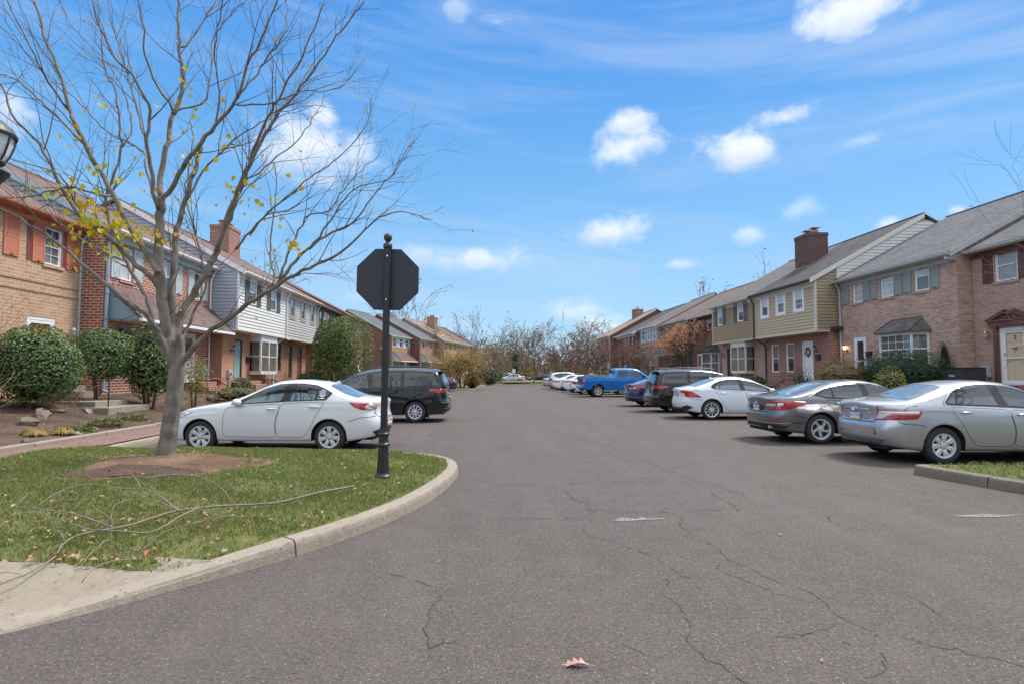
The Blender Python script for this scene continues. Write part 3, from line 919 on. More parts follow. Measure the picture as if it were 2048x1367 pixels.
def lantern(par, fr, x, y, z, mat=IRON, lit=False):
    m = MB()
    m.tube([(x, y, z - 0.05), (x, y + 0.02, z - 0.05)], 0.055, 10)
    m.tube([(x, y + 0.02, z - 0.05), (x, y + 0.10, z - 0.10), (x, y + 0.15, z - 0.02)], 0.012, 6)
    m.lathe([(0.02, -0.02), (0.05, 0.0), (0.055, 0.01)], 8, (x, y + 0.15, z))
    m.lathe([(0.09, 0.16), (0.085, 0.17), (0.03, 0.24), (0.012, 0.27)], 8, (x, y + 0.15, z))
    for k in range(4):
        a = pi / 4 + k * pi / 2
        m.tube([(x + 0.05 * cos(a), y + 0.15 + 0.05 * sin(a), z), (x + 0.078 * cos(a), y + 0.15 + 0.078 * sin(a), z + 0.16)], 0.006, 4)
    o = m.build('wall_lantern', mat, par, fr)
    g = MB(); g.lathe([(0.045, 0.0), (0.07, 0.16)], 8, (x, y + 0.15, z + 0.003))
    g.build('lamp_glass', WARM if lit else M('lamp_glass', (0.45, 0.43, 0.38), 0.1, var=0.1), o, fr)
    return o


def mailbox(par, fr, x, y, z, mat=IRON):
    m = MB(); m.box(x - 0.17, x + 0.17, y, y + 0.10, z, z + 0.2)
    m.prism([(y, z + 0.202), (y + 0.13, z + 0.202), (y + 0.12, z + 0.235), (y, z + 0.27)], x - 0.18, x + 0.18)
    m.tube([(x - 0.08, y + 0.03, z), (x - 0.08, y + 0.09, z - 0.06), (x + 0.08, y + 0.09, z - 0.06), (x + 0.08, y + 0.03, z)], 0.007, 5)
    return m.build('mailbox', mat, par, fr)


def meter(par, fr, x, y, z):
    m = MB(); m.box(x - 0.15, x + 0.15, y, y + 0.12, z, z + 0.42)
    m.tube([(x, y + 0.05, z), (x, y + 0.05, z - 0.8)], 0.03, 8)
    m.tube([(x, y + 0.12, z + 0.26), (x, y + 0.21, z + 0.26)], 0.085, 14)
    return m.build('utility_meter', GREYBOX, par, fr, bevel=0.008)


def bay(par, fr, x0, x1, z0, z1, y, out, trim, roof=None, mun=None, pane=None, flat=0.32, roofh=0.62, ang=False):
    """projecting window: panelled base, mullions, side lights; roof is a small tiled hip"""
    m = MB(); c = 0.09 if not ang else 0.07; yo = y + out
    sx = 0.0 if not ang else 0.3
    zt = z1 - (flat if roof is None else 0.06)
    P = [(x0, y), (x0 + sx, yo), (x1 - sx, yo), (x1, y)]
    m.prism_z(P, z0 - 0.12, z0); m.prism_z([(p[0], p[1] + 0.0) for p in P], zt, z1)
    for q in P[1:3]:
        m.box(q[0] - c / 2, q[0] + c / 2, q[1] - c, q[1] + 0.006, z0, zt)
    for q, s in ((P[0], 1), (P[3], -1)):
        m.box(q[0], q[0] + s * c, y - 0.02, y + c, z0, zt)
    a, b = P[1][0] + c / 2, P[2][0] - c / 2
    nm = 2 if (b - a) > 1.2 and not ang else 1
    for i in range(1, nm):
        xx = a + (b - a) * i / nm; m.box(xx - 0.04, xx + 0.04, yo - 0.07, yo - 0.004, z0, zt)
    zm = (z0 + zt) / 2
    for i in range(nm):
        p, q = a + (b - a) * i / nm, a + (b - a) * (i + 1) / nm
        m.box(p, q, yo - 0.06, yo - 0.018, zm - 0.025, zm + 0.025)
        m.box(p + .0, q - .0, yo - 0.06, yo - 0.016, z0, z0 + 0.05); m.box(p, q, yo - 0.06, yo - 0.016, zt - 0.05, zt)
        if mun:
            for k in range(1, mun[0]):
                xx = p + (q - p) * k / mun[0]; m.box(xx - 0.01, xx + 0.01, yo - 0.06, yo - 0.036, z0 + 0.05, zt - 0.05)
            for k in range(1, mun[1]):
                zz = z0 + (zt - z0) * k / mun[1]
                if abs(zz - zm) > .05: m.box(p, q, yo - 0.06, yo - 0.026, zz - 0.01, zz + 0.01)
    # rails of the side lights
    for (p, q) in ((P[0], P[1]), (P[3], P[2])):
        for zz in (z0 + 0.03, zm, zt - 0.03):
            m.tube([(p[0], p[1], zz), (q[0], q[1] - 0.03, zz)], 0.036, 4)
    o = m.build('bay_window', trim, par, fr)
    g = MB(); pm = pane or GL_MID
    g.poly([(a, yo - 0.045, z0), (b, yo - 0.045, z0), (b, yo - 0.045, zt), (a, yo - 0.045, zt)])
    for (p, q) in ((P[0], P[1]), (P[3], P[2])):
        g.poly([(p[0] * .97 + .03 * q[0], p[1], z0), (q[0], q[1] - 0.05, z0), (q[0], q[1] - 0.05, zt), (p[0] * .97 + .03 * q[0], p[1], zt)])
    g.build('pane', pm, o, fr)
    if roof is not None:
        r = MB(); e = 0.16
        A = [(x0 - e, y - 0.01, z1 + 0.003), (x0 - e + sx, yo + e, z1 + 0.003), (x1 + e - sx, yo + e, z1 + 0.003), (x1 + e, y - 0.01, z1 + 0.003)]
        T = [(x0 + 0.35, y - 0.01, z1 + roofh), (x1 - 0.35, y - 0.01, z1 + roofh)]
        A2 = [(p[0], p[1], p[2] + 0.06) for p in A]
        r.poly([A2[1], A2[2], T[1], T[0]]); r.poly([A2[0], A2[1], T[0]]); r.poly([A2[2], A2[3], T[1]])
        r.poly([A[0], A[3], A[2], A[1]])
        for i in range(3): r.poly([A[i], A[i + 1], A2[i + 1], A2[i]])
        r.build('bay_roof', roof, o, fr)
        k = MB()
        for p, q in ((A2[1], T[0]), (A2[2], T[1]), (T[0], T[1])): k.tube([(p[0], p[1], p[2] + .01), (q[0], q[1], q[2] + .01)], 0.035, 5)
        k.build('ridge_tiles', roof, o, fr)
    return o


def pent(par, fr, x0, x1, z0, z1, y, out, roof, side, gut):
    m = MB(); m.prism([(y + 0.002, z1), (y + 0.002, z1 - 0.07), (y + out, z0), (y + out + 0.02, z0 + 0.06)], x0 - 0.06, x1 + 0.06)
    o = m.build('pent_roof', roof, par, fr)
    for x in (x0, x1 - 0.04):
        s = MB(); s.prism([(y + 0.002, z0 - 0.02), (y + 0.002, z1 - 0.08), (y + out - 0.02, z0 - 0.02)], x, x + 0.04)
        s.build('pent_side', side, o, fr)
    g = MB(); g.box(x0 - 0.06, x1 + 0.06, y + out - 0.03, y + out + 0.07, z0 - 0.09, z0 + 0.02); g.box(x0 + 0.04, x1 - 0.04, y + 0.004, y + out - 0.03, z0 - 0.05, z0 - 0.03)
    g.build('gutter', gut, o, fr)
    return o


def downspout(par, fr, x, y, z0, z1, mat, kick=0.3, r=0.045):
    m = MB()
    p = [(x, y + kick, z1), (x, y + kick - 0.05, z1 - 0.12), (x, y + 0.08, z1 - 0.42), (x, y + 0.06, z1 - 0.6), (x, y + 0.06, z0 + 0.25), (x, y + 0.06, z0 + 0.16), (x, y + 0.25, z0 + 0.08)]
    m.tube(p, r, 6)
    for z in (z0 + 0.9, z0 + 2.6, z1 - 0.9): m.box(x - r * 1.4, x + r * 1.4, y + 0.0, y + 0.06 + r * 1.05, z, z + 0.03)
    return m.build('downspout', mat, par, fr)


def chimney(par, fr, x0, x1, y0, y1, z0, z1, mat, flues=2):
    m = MB(); m.box(x0, x1, y0, y1, z0, z1 - 0.2); m.box(x0 - 0.03, x1 + 0.03, y0 - 0.03, y1 + 0.03, z1 - 0.199, z1)
    o = m.build('chimney', mat, par, fr)
    c = MB()
    for i in range(flues):
        xx = x0 + (x1 - x0) * (i + 0.5) / flues; yy = (y0 + y1) / 2
        c.box(xx - 0.16, xx + 0.16, yy - 0.16, yy + 0.16, z1 + 0.001, z1 + 0.22)
        c.box(xx - 0.24, xx + 0.24, yy - 0.24, yy + 0.24, z1 + 0.32, z1 + 0.35)
        for sx in (-.2, .2): c.box(xx + sx - .01, xx + sx + .01, yy - .01, yy + .01, z1 + 0.221, z1 + 0.319)
    c.build('chimney_cap', COPPER if flues > 1 else TR_GREY, o, fr)
    return o


def house(label, side, X, Y0, W, zg, eave, ridge, low, up=None, oh=0.0, zmid=3.8, side_low=None, side_up=None, roof=SH_BROWN, trim=TR_WHITE, gut=None,
          ang=0.0, run=5.9, wl=(), wu=(), gable_sid=None, expo=0.165, band=None, fascia=None, rake=None, name='row_house', cat='house'):
    fr = Frame(X, Y0, 0, side, ang)
    root = empty(name, (X, Y0, zg), label, cat)
    fr2 = Frame(X, Y0, 0, side, ang)
    base_call = fr2.__call__
    class F2(Frame):
        def __call__(s, p):
            q = Frame.__call__(s, p); return (q[0], q[1], q[2] - zg)
    fr = F2(X, Y0, 0, side, ang)
    e = 0.012; x0, x1 = e, W - e
    yr = oh - run; D = run * 2
    gut = gut or trim; fascia = fascia or trim; rake = rake or trim
    slope = (ridge - eave) / run
    zb = zg - 0.6
    upm = up or low; sl = side_low or low; su = side_up or upm
    ops_l = [(w['x'][0], w['x'][1], w['z'][0], w['z'][1]) for w in wl]
    ops_u = [(w['x'][0], w['x'][1], w['z'][0], w['z'][1]) for w in wu]
    # lower front wall
    m = MB(); zt = zmid if (oh > 0 or up is not None) else eave
    wall_cells(m, x0, x1, zb, zt, 0.0, ops_l + (ops_u if zt == eave else []))
    m.poly([(x0, 0, zb), (x0, 0, zt), (x0, -D, zt), (x0, -D, zb)], 1); m.poly([(x1, 0, zb), (x1, -D, zb), (x1, -D, zt), (x1, 0, zt)], 1)
    m.poly([(x0, -D, zb), (x0, -D, zt), (x1, -D, zt), (x1, -D, zb)], 0)
    if zt == eave:
        pent_ = [(0, eave), (yr, ridge - 0.06), (-D, eave)]
        m.poly([(x0, *p) for p in pent_], 1); m.poly([(x1, *p) for p in reversed(pent_)], 1)
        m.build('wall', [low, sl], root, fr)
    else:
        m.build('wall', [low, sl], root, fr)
        m = MB(); sid = up is not None and up.name.startswith('siding')
        wall_cells(m, x0, x1, zmid, eave, oh, ops_u, 0.08)
        prof = [(oh, zmid), (oh, eave), (yr, ridge - 0.06), (-D, eave), (-D, zmid)]
        m.poly([(x0, *p) for p in prof], 1); m.poly([(x1, *p) for p in reversed(prof)], 1)
        if oh > 0: m.poly([(x0, 0, zmid), (x0, oh, zmid), (x1, oh, zmid), (x1, 0, zmid)], 0)
        if sid:
            clap(m, x0, x1, zmid, eave - 0.18, lambda a, d, z: (a, oh + d, z), ops_u, expo)
            def lim(z):
                if z < eave - 0.01: return (-D, oh)
                t = (z - eave) / (ridge - 0.06 - eave); return (-D + run * t, oh - run * t)
            if su.name.startswith('siding'):
                clap(m, -D, oh, zmid, ridge - 0.2, lambda a, d, z: (x0 - d, a, z), (), expo, lim, 1)
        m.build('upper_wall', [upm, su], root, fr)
        if oh > 0 and sid:
            c = MB(); c.box(x0 - 0.03, x0 + 0.08, oh - 0.06, oh + 0.035, zmid, eave - 0.03); c.box(x1 - 0.08, x1, oh - 0.06, oh + 0.035, zmid, eave - 0.03)
            c.box(x0 - 0.03, x1, 0.002, oh + 0.032, zmid - 0.06, zmid - 0.001)
            c.build('corner_trim', trim, root, fr)
    if gable_sid is not None and zt != eave:
        m = MB()
        def lim3(z):
            t = max(0, (z - eave) / (ridge - 0.06 - eave)); return (-D + run * t, min(-0.5, oh - run * t))
        clap(m, -D, oh, eave - 0.3, ridge - 0.25, lambda a, d, z: (x0 - d - 0.026, a, z), (), expo, lim3)
        m.box(x0 - 0.07, x0 - 0.01, -0.5, -0.42, eave - 0.3, eave + 0.52); m.build('gable_siding', gable_sid, root, fr)
    if gable_sid is not None and zt == eave:
        m = MB()
        def lim2(z):
            t = (z - eave) / (ridge - 0.06 - eave); return (-D + run * t, oh - run * t)
        clap(m, -D, oh, eave + 0.02, ridge - 0.2, lambda a, d, z: (x0 - d, a, z), (), expo, lim2)
        m.build('gable_siding', gable_sid, root, fr)
    # roof
    m = MB(); o_ = 0.33; t = 0.13; xa, xb = -0.09, W - 0.03
    zb_ = eave + 0.02
    m.prism([(oh + o_, zb_ - slope * o_), (oh + o_, zb_ - slope * o_ + t), (yr, ridge + t), (yr - run - o_, zb_ - slope * o_ + t), (yr - run - o_, zb_ - slope * o_), (yr, ridge)], xa, xb)
    # uv along the slope: rebuild as quads in a sloped frame
    ro = m.build('roof', roof, root, fr)
    r = MB(); r.tube([(xa, yr, ridge + t + 0.012), (xb, yr, ridge + t + 0.012)], 0.05, 6); r.build('ridge_cap', roof, ro, fr)
    # rake boards on the near gable, fascia, gutter
    k = MB(); rx = xa - 0.022
    k.prism([(oh + o_ + 0.01, zb_ - slope * o_ - 0.10), (oh + o_ + 0.01, zb_ - slope * o_ + t + 0.01), (yr, ridge + t + 0.012), (yr, ridge - 0.10)], rx, xa - 0.002)
    k.build('rake_board', rake, root, fr)
    f = MB(); ze = zb_ - slope * o_
    f.box(x0, x1, oh + 0.002, oh + o_ - 0.03, ze - 0.045, ze - 0.025)
    f.box(x0, x1, oh + 0.026, oh + 0.05, ze - 0.22, ze - 0.046)
    f.build('fascia', fascia, root, fr)
    gm = MB()
    gm.prism([(oh + o_ - 0.025, ze + 0.10), (oh + o_ - 0.025, ze - 0.03), (oh + o_ + 0.06, ze - 0.03), (oh + o_ + 0.115, ze + 0.02), (oh + o_ + 0.12, ze + 0.085), (oh + o_ + 0.10, ze + 0.085), (oh + o_ + 0.09, ze + 0.03), (oh + o_ + 0.01, ze + 0.02), (oh + o_ + 0.01, ze + 0.10)], xa + 0.03, xb)
    gm.build('gutter', gut, root, fr)
    for lst, yy, sid in ((wl, 0.0, False), (wu, oh, up is not None and up.name.startswith('siding'))):
        for w in lst:
            a, b = w['x']; c, d = w['z']
            kind = w.get('k', 'win')
            if kind == 'win':
                window(root, fr, a, b, c, d, yy, w.get('t', trim), w.get('p', (None, None)), w.get('mun'), w.get('case', 0.06),
                       0.03, w.get('sill'), True, 0 if sid else w.get('rec', 0.045))
                if sid:
                    q = MB(); bw = w.get('surround', 0.09)
                    q.box(a - bw, a, yy + 0.0, yy + 0.04, c - bw, d + bw); q.box(b, b + bw, yy, yy + 0.04, c - bw, d + bw)
                    q.box(a, b, yy, yy + 0.04, d, d + bw); q.box(a, b, yy, yy + 0.05, c - bw, c)
                    q.build('window_surround', w.get('st', trim), root, fr)
            elif kind == 'door':
                door(root, fr, a, b, c, d, yy, w.get('t', trim), w.get('leaf', TR_WHITE), w.get('storm', True), glass=w.get('glass'))
            for s0, s1 in w.get('sh', ()):
                shutter(root, fr, s0, s1, c - 0.01, d + 0.02, yy + (0.03 if sid else 0.002), w.get('shm', SHUT_DK), w.get('slats', True), w.get('heart', False))
    root['_f'] = 0; del root['_f']
    return root, fr


def steps(par, fr, x0, x1, y, z_top, n, zg, mat=None):
    m = MB(); mat = mat or BR_RED2
    for i in range(n):
        zt = z_top - 0.05 - i * 0.18; m.box(x0 - 0.0, x1, y + 0.064 + i * 0.30 + (0.55 if i else 0), y + 0.064 + 0.85 + i * 0.30, zg - 0.4, zt)
    return m.build('front_steps', mat, par, fr)


def railing(fr, label, pts, h=0.9, sp=0.13, group=None):
    """wrought iron rail: local points along the top of the landing / steps"""
    root = empty('iron_railing', fr.world((*pts[0][:2], pts[0][2])), label, 'railing', group)
    o = Vector(fr.world(pts[0]))
    W = [Vector(fr.world(p)) - o for p in pts]
    m = MB(); m.tube([p + Vector((0, 0, h)) for p in W], 0.026, 6); m.tube([p + Vector((0, 0, 0.1)) for p in W], 0.017, 6)
    m.build('handrail', IRON, root)
    b = MB()
    for i in range(len(W) - 1):
        n = max(1, int((W[i + 1] - W[i]).length / sp))
        for k in range(1, n):
            q = W[i].lerp(W[i + 1], k / n)
            b.tube([q + Vector((0, 0, 0.1)), q + Vector((0, 0, h))], 0.012, 4)
    b.build('balusters', IRON, root)
    p = MB()
    for q in W:
        p.tube([q + Vector((0, 0, -0.1)), q + Vector((0, 0, h + 0.04))], 0.019, 6)
        p.blob(q + Vector((0, 0, h + 0.06)), (0.03, 0.03, 0.03), 6, 0, 0)
    p.build('posts', IRON, root)
    return root
def Wn(x, z, **k):
    d = {'x': x, 'z': z}; d.update(k); return d


def Dr(x, z, **k): return Wn(x, z, k='door', **k)


ZW = (4.98, 6.2)
# ---- left row
h1, f1 = house('tan brick row house with orange louvred shutters and a white framed red door', 1, -13.8, 12.2, 8.0, 0.85, 6.62, 9.75, BR_TAN, trim=TR_WHITE,
    fascia=TR_ORANGE_D, gut=TR_ORANGE_D, roof=SH_BROWN, rake=TR_TEAL,
    wl=[Dr((5.78, 6.92), (1.25, 3.33), leaf=DOOR_RED, storm=True)],
    wu=[Wn((6.34, 7.12), (5.05, 6.25), mun=(2, 4), sill=BR_TAN, sh=((5.84, 6.32), (7.28, 7.86)), shm=TR_ORANGE, p=(GL_DARK, GL_MID), t=TR_WHITE),
        Wn((3.75, 4.55), (5.05, 6.25), mun=(2, 4), sill=BR_TAN, sh=((3.2, 3.72), (4.78, 5.34)), shm=TR_ORANGE, t=TR_WHITE),
        Wn((1.2, 2.0), (5.05, 6.25), mun=(2, 4), sill=BR_TAN, sh=((0.6, 1.15), (2.05, 2.6)), shm=TR_ORANGE, t=TR_WHITE)])
m = MB(); m.box(7.13, 7.27, -0.03, 0.004, 5.02, 6.28); m.box(5.62, 5.82, -0.03, 0.004, 5.02, 6.28); m.build('maroon_panel', TR_MAROON, h1, f1)
m = MB(); m.box(0.05, 7.95, 0.002, 0.06, 6.28, 6.52); m.build('frieze', TR_ORANGE, h1, f1)
m = MB(); m.box(0.05, 7.95, 0.002, 0.025, 4.1, 4.2); m.box(0.05, 7.95, 0.002, 0.025, 4.4, 4.46); m.build('brick_band', BR_TAN, h1, f1)
lantern(h1, f1, 7.55, 0.0, 2.85, M('lantern_grey', (0.3, 0.28, 0.27), 0.5))
downspout(h1, f1, 7.93, -0.02, 0.85, 6.5, TR_GREY, 0.3)
steps(h1, f1, 5.6, 7.1, 0, 1.25, 2, 0.8, KERB)

h2, f2 = house('red brick row house with pale shutters, teal frieze and a shingled pent roof', 1, -13.05, 20.2, 7.8, 0.85, 6.72, 9.85, BR_RED, trim=TR_WHITE, fascia=TR_TEAL, gut=TR_WHITE,
    rake=TR_TEAL, roof=SH_BROWN, gable_sid=M('gable_blue', (0.33, 0.39, 0.46), 0.5, var=0.08),
    wl=[Wn((0.95, 1.95), (1.9, 3.32), t=TR_BLUE, p=(GL_DARK, GL_DARK)), Dr((5.45, 6.5), (1.25, 3.36), leaf=TR_WHITE, glass=(0.45,)), Wn((3.1, 4.3), (1.9, 3.3), p=(GL_WHITE, GL_MID))],
    wu=[Wn((0.92, 1.66), ZW, sh=((0.38, 0.9), (1.68, 2.2)), shm=SHUT_TEAL, sill=BR_RED, p=(GL_WHITE, GL_WHITE)),
        Wn((3.9, 4.6), ZW, sh=((3.35, 3.87), (4.63, 5.12)), shm=SHUT_TEAL, sill=BR_RED), Wn((6.2, 6.9), ZW, sh=((5.65, 6.17), (6.95, 7.45)), shm=SHUT_TEAL, sill=BR_RED, p=(GL_DARK, GL_DARK))])
m = MB(); m.box(0.05, 7.75, 0.003, 0.064, 6.3, 6.66); m.build('frieze', TR_TEAL, h2, f2)
pent(h2, f2, 0.3, 7.75, 3.5, 4.72, 0, 1.15, SH_BROWN, TR_BLUE, TR_WHITE)
downspout(h2, f2, 0.12, 0, 0.85, 6.5, M('downspout_blue', (0.30, 0.37, 0.45), 0.4), 0.3, 0.06)
downspout(h2, f2, 7.68, 0, 0.85, 6.5, TR_WHITE, 0.3)
steps(h2, f2, 5.3, 6.7, 0, 1.25, 3, 0.7, BR_RED2)
meter(h2, f2, 7.2, 0, 1.5)

h3, f3 = house('row house with cream clapboard upper storey over orange brick and a teal front door', 1, -12.45, 28.02, 6.85, 0.85, 6.62, 9.9, BR_ORG, SID_CREAM, 0.7, 3.72, BR_ORG, SID_GREYB,
    roof=SH_BROWN, trim=TR_WHITE,
    wl=[Dr((1.35, 2.35), (1.25, 3.32), leaf=DOOR_TEAL, t=TR_DARK, storm=False)],
    wu=[Wn((1.25, 2.2), (5.08, 6.35), sh=((0.72, 1.22), (2.23, 2.73)), shm=SHUT_DK, surround=0.0), Wn((4.15, 5.1), (5.08, 6.35), sh=((3.62, 4.12), (5.13, 5.63)), shm=SHUT_DK, surround=0.0)])
bay(h3, f3, 3.35, 5.75, 1.65, 3.66, 0, 0.6, TR_WHITE, None, pane=GL_MID)
lantern(h3, f3, 1.0, 0, 2.75)
mailbox(h3, f3, 2.95, 0, 2.2)
meter(h3, f3, 0.75, 0, 1.35)
text_mesh('house_number', '5', 0.18, IRON, h3, f3((1.13, 0.006, 2.62)), (pi / 2, 0, pi / 2))
downspout(h3, f3, 6.75, 0.72, 3.5, 6.5, TR_WHITE, 0.3); downspout(h3, f3, 6.7, 0.0, 0.85, 3.7, TR_WHITE, 0.6)
steps(h3, f3, 1.15, 2.6, 0, 1.25, 2, 0.8, BR_RED2)

h4, f4 = house('row house with taupe clapboards and three narrow tan framed windows over brick', 1, -12.45, 34.9, 6.4, 0.85, 6.62, 9.9, BR_ORG, SID_TAUPE, 0.7, 3.72, roof=SH_BROWN, trim=TR_CREAM,
    wl=[Wn((0.55, 1.3), (1.75, 3.4), t=TR_DARK, p=(GL_DARK, GL_DARK)), Wn((2.65, 3.4), (1.25, 3.4), t=TR_DARK, p=(GL_DARK, GL_DARK)), Dr((4.4, 5.4), (1.25, 3.4), leaf=TR_BROWN, t=TR_BROWN, storm=False)],
    wu=[Wn((0.62, 1.36), (5.1, 6.25), t=TR_TAUPE, st=TR_TAUPE, surround=0.2), Wn((2.72, 3.46), (5.1, 6.25), t=TR_TAUPE, st=TR_TAUPE, surround=0.2), Wn((4.82, 5.56), (5.1, 6.25), t=TR_TAUPE, st=TR_TAUPE, surround=0.2)])
chimney(h4, f4, 2.0, 3.7, -4.9, -3.7, 8.3, 11.1, BR_RED2)
steps(h4, f4, 4.2, 5.6, 0, 1.25, 2, 0.8, BR_RED2)
lantern(h4, f4, 5.8, 0, 2.7)
downspout(h4, f4, 6.3, 0.72, 3.5, 6.5, TR_CREAM, 0.3)

h5, f5 = house('dark framed brick row house with peach shutters behind the tall evergreen', 1, -12.1, 41.3, 6.9, 0.85, 6.5, 9.6, BR_ORG, SID_BROWN, 0.3, 3.75, roof=SH_DARK, trim=TR_DARK,
    wl=[Dr((4.5, 5.5), (1.25, 3.3), leaf=TR_BROWN), Wn((1.2, 2.6), (1.8, 3.3))],
    wu=[Wn((0.7, 1.5), (5.0, 6.15), t=TR_DARK), Wn((2.9, 3.7), (5.0, 6.15), sh=((1.75, 2.75),), shm=PEACH, t=TR_DARK, slats=False), Wn((5.1, 5.9), (5.0, 6.15), t=TR_DARK)])
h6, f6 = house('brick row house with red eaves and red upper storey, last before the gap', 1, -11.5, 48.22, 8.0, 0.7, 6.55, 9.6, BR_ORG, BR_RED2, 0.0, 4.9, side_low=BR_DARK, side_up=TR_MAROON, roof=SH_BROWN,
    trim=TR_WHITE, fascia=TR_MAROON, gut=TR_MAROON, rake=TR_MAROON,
    wl=[Wn((1.2, 2.1), (1.8, 3.4)), Wn((3.4, 4.3), (1.8, 3.4)), Dr((5.8, 6.8), (1.1, 3.3))],
    wu=[Wn((1.15, 2.05), (5.2, 6.35)), Wn((3.55, 4.45), (5.2, 6.35)), Wn((5.9, 6.8), (5.2, 6.35))])
downspout(h6, f6, 7.9, 0, 0.7, 6.4, TR_DARK, 0.3)

# ---- second left row, turned a little towards the street
AN = -radians(15.5)
def lrow(k, off): # point along the turned row
    d = Vector((sin(-AN), cos(-AN))); n = Vector((cos(-AN), -sin(-AN)))
    p = Vector((-10.95, 70.5)) + d * k + n * off
    return p.x, p.y
far = [
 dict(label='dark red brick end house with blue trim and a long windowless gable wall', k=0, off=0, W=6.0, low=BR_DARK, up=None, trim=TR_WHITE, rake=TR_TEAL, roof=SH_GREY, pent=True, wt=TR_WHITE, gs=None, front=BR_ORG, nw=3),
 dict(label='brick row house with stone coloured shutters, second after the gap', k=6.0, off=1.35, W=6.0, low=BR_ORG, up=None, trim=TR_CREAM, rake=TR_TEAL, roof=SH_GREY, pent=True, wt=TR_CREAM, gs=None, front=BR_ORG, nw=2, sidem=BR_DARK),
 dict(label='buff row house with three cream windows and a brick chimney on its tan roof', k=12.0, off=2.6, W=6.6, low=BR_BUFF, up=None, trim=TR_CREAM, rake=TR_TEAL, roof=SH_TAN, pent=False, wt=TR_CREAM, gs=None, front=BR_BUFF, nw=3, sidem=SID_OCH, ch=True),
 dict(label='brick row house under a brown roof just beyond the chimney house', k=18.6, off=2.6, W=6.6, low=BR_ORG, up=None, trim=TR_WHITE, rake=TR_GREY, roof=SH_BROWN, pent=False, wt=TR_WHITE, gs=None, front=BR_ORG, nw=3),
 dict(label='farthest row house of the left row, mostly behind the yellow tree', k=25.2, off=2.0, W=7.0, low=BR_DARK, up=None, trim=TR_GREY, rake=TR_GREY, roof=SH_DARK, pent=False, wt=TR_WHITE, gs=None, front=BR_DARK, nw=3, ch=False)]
for s in far:
    x, y = lrow(s['k'], s['off'])
    n = s['nw']; W = s['W']
    wu = [Wn((W * (i + 0.5) / n - 0.42, W * (i + 0.5) / n + 0.42), (4.9, 6.1), t=s['wt'], p=(GL_MID, GL_DARK),
             sh=(((W * (i + 0.5) / n - 0.95, W * (i + 0.5) / n - 0.45), (W * (i + 0.5) / n + 0.45, W * (i + 0.5) / n + 0.95)) if n == 2 else ()), shm=SHUT_STONE, slats=False) for i in range(n)]
    wl = [Dr((W * 0.66, W * 0.66 + 1.0), (1.0, 3.1), t=s['wt']), Wn((W * 0.2, W * 0.2 + 1.5), (1.6, 3.0), t=s['wt'])]
    hh, ff = house(s['label'], 1, x, y, W, 0.6, 6.25, 9.45, s['front'], s['up'], 0, 3.8, side_low=s.get('sidem', s['low']), roof=s['roof'], trim=s['trim'], rake=s['rake'], ang=AN, wl=wl, wu=wu)
    if s['k'] == 0:
        q = MB(); q.box(0.1, W - 0.1, 0.002, 0.03, 4.6, 6.3)
        for w_ in wu: pass
        q2 = MB()
        for i in range(4):
            xx = W * i / 3; q2.box(max(0.1, xx - 0.5), min(W - 0.1, xx + 0.5), 0.002, 0.03, 4.8, 6.2)
        q2.build('white_panel', M('panel_pale', (0.55, 0.58, 0.64), 0.5), hh, ff)
        b = MB(); b.box(-0.012, 0.01, -10.5, -0.2, 4.35, 4.42); b.build('brick_band', BR_DARK, hh, ff)
    if s['pent']: pent(hh, ff, 0.5, W - 0.1, 3.1, 4.3, 0, 1.1, SH_BROWN, TR_TEAL, TR_WHITE)
    if s.get('ch'): chimney(hh, ff, W - 1.7, W - 0.3, -4.4, -3.2, 7.5, 10.1, BR_RED2)
    downspout(hh, ff, 0.15, 0, 0.6, 6.1, TR_GREY, 0.3)

# ---- right row (x runs away from the viewer)
r1, g1 = house('rose brick row house with brown shutters and a pediment over its tan door', -1, 18.85, 13.4, 7.1, 0.9, 6.28, 9.45, BR_PINK2, trim=TR_WHITE, fascia=TR_BROWN, gut=TR_GREY, roof=SH_GREY, rake=TR_GREY,
    wl=[Dr((5.0, 6.05), (1.25, 3.2), leaf=DOOR_TAN, storm=True)],
    wu=[Wn((5.25, 6.15), (4.9, 6.05), sh=((6.2, 6.62), (4.75, 5.2)), shm=TR_BROWN, sill=BR_PINK2, p=(GL_SKY, GL_SKY)), Wn((1.5, 2.4), (4.9, 6.05), sh=((2.45, 2.9), (1.0, 1.45)), shm=TR_BROWN, sill=BR_PINK2)])
m = MB(); m.box(0.05, 7.05, 0.003, 0.064, 5.9, 6.2); m.build('frieze', TR_BROWN, r1, g1)
# broken pediment and pilasters
m = MB()
for x in (4.86, 6.08): m.box(x, x + 0.14, 0.002, 0.10, 0.95, 3.28); 
m.box(4.72, 6.38, 0.002, 0.14, 3.28, 3.44); m.box(4.66, 6.44, 0.002, 0.19, 3.441, 3.50)
for s in (-1, 1):
    c = 5.55
    m.poly([(c + s * 0.89, 0.18, 3.5), (c + s * 0.16, 0.18, 3.83), (c + s * 0.16, 0.18, 3.73), (c + s * 0.66, 0.18, 3.502)])
    m.poly([(c + s * 0.89, 0.0, 3.51), (c + s * 0.16, 0.0, 3.84), (c + s * 0.16, 0.19, 3.84), (c + s * 0.89, 0.19, 3.51)])
    m.poly([(c + s * 0.85, 0.06, 3.501), (c + s * 0.16, 0.06, 3.501), (c + s * 0.16, 0.06, 3.8)])
    m.lathe([(0.02, -0.04), (0.075, -0.03), (0.075, 0.03), (0.02, 0.04)], 10, (c + s * 0.15, 0.12, 3.72))
m.lathe([(0.05, 0), (0.05, 0.05), (0.03, 0.08), (0.085, 0.16), (0.07, 0.26), (0.0, 0.32)], 12, (5.55, 0.1, 3.52))
m.build('pediment', TR_BROWN, r1, g1)
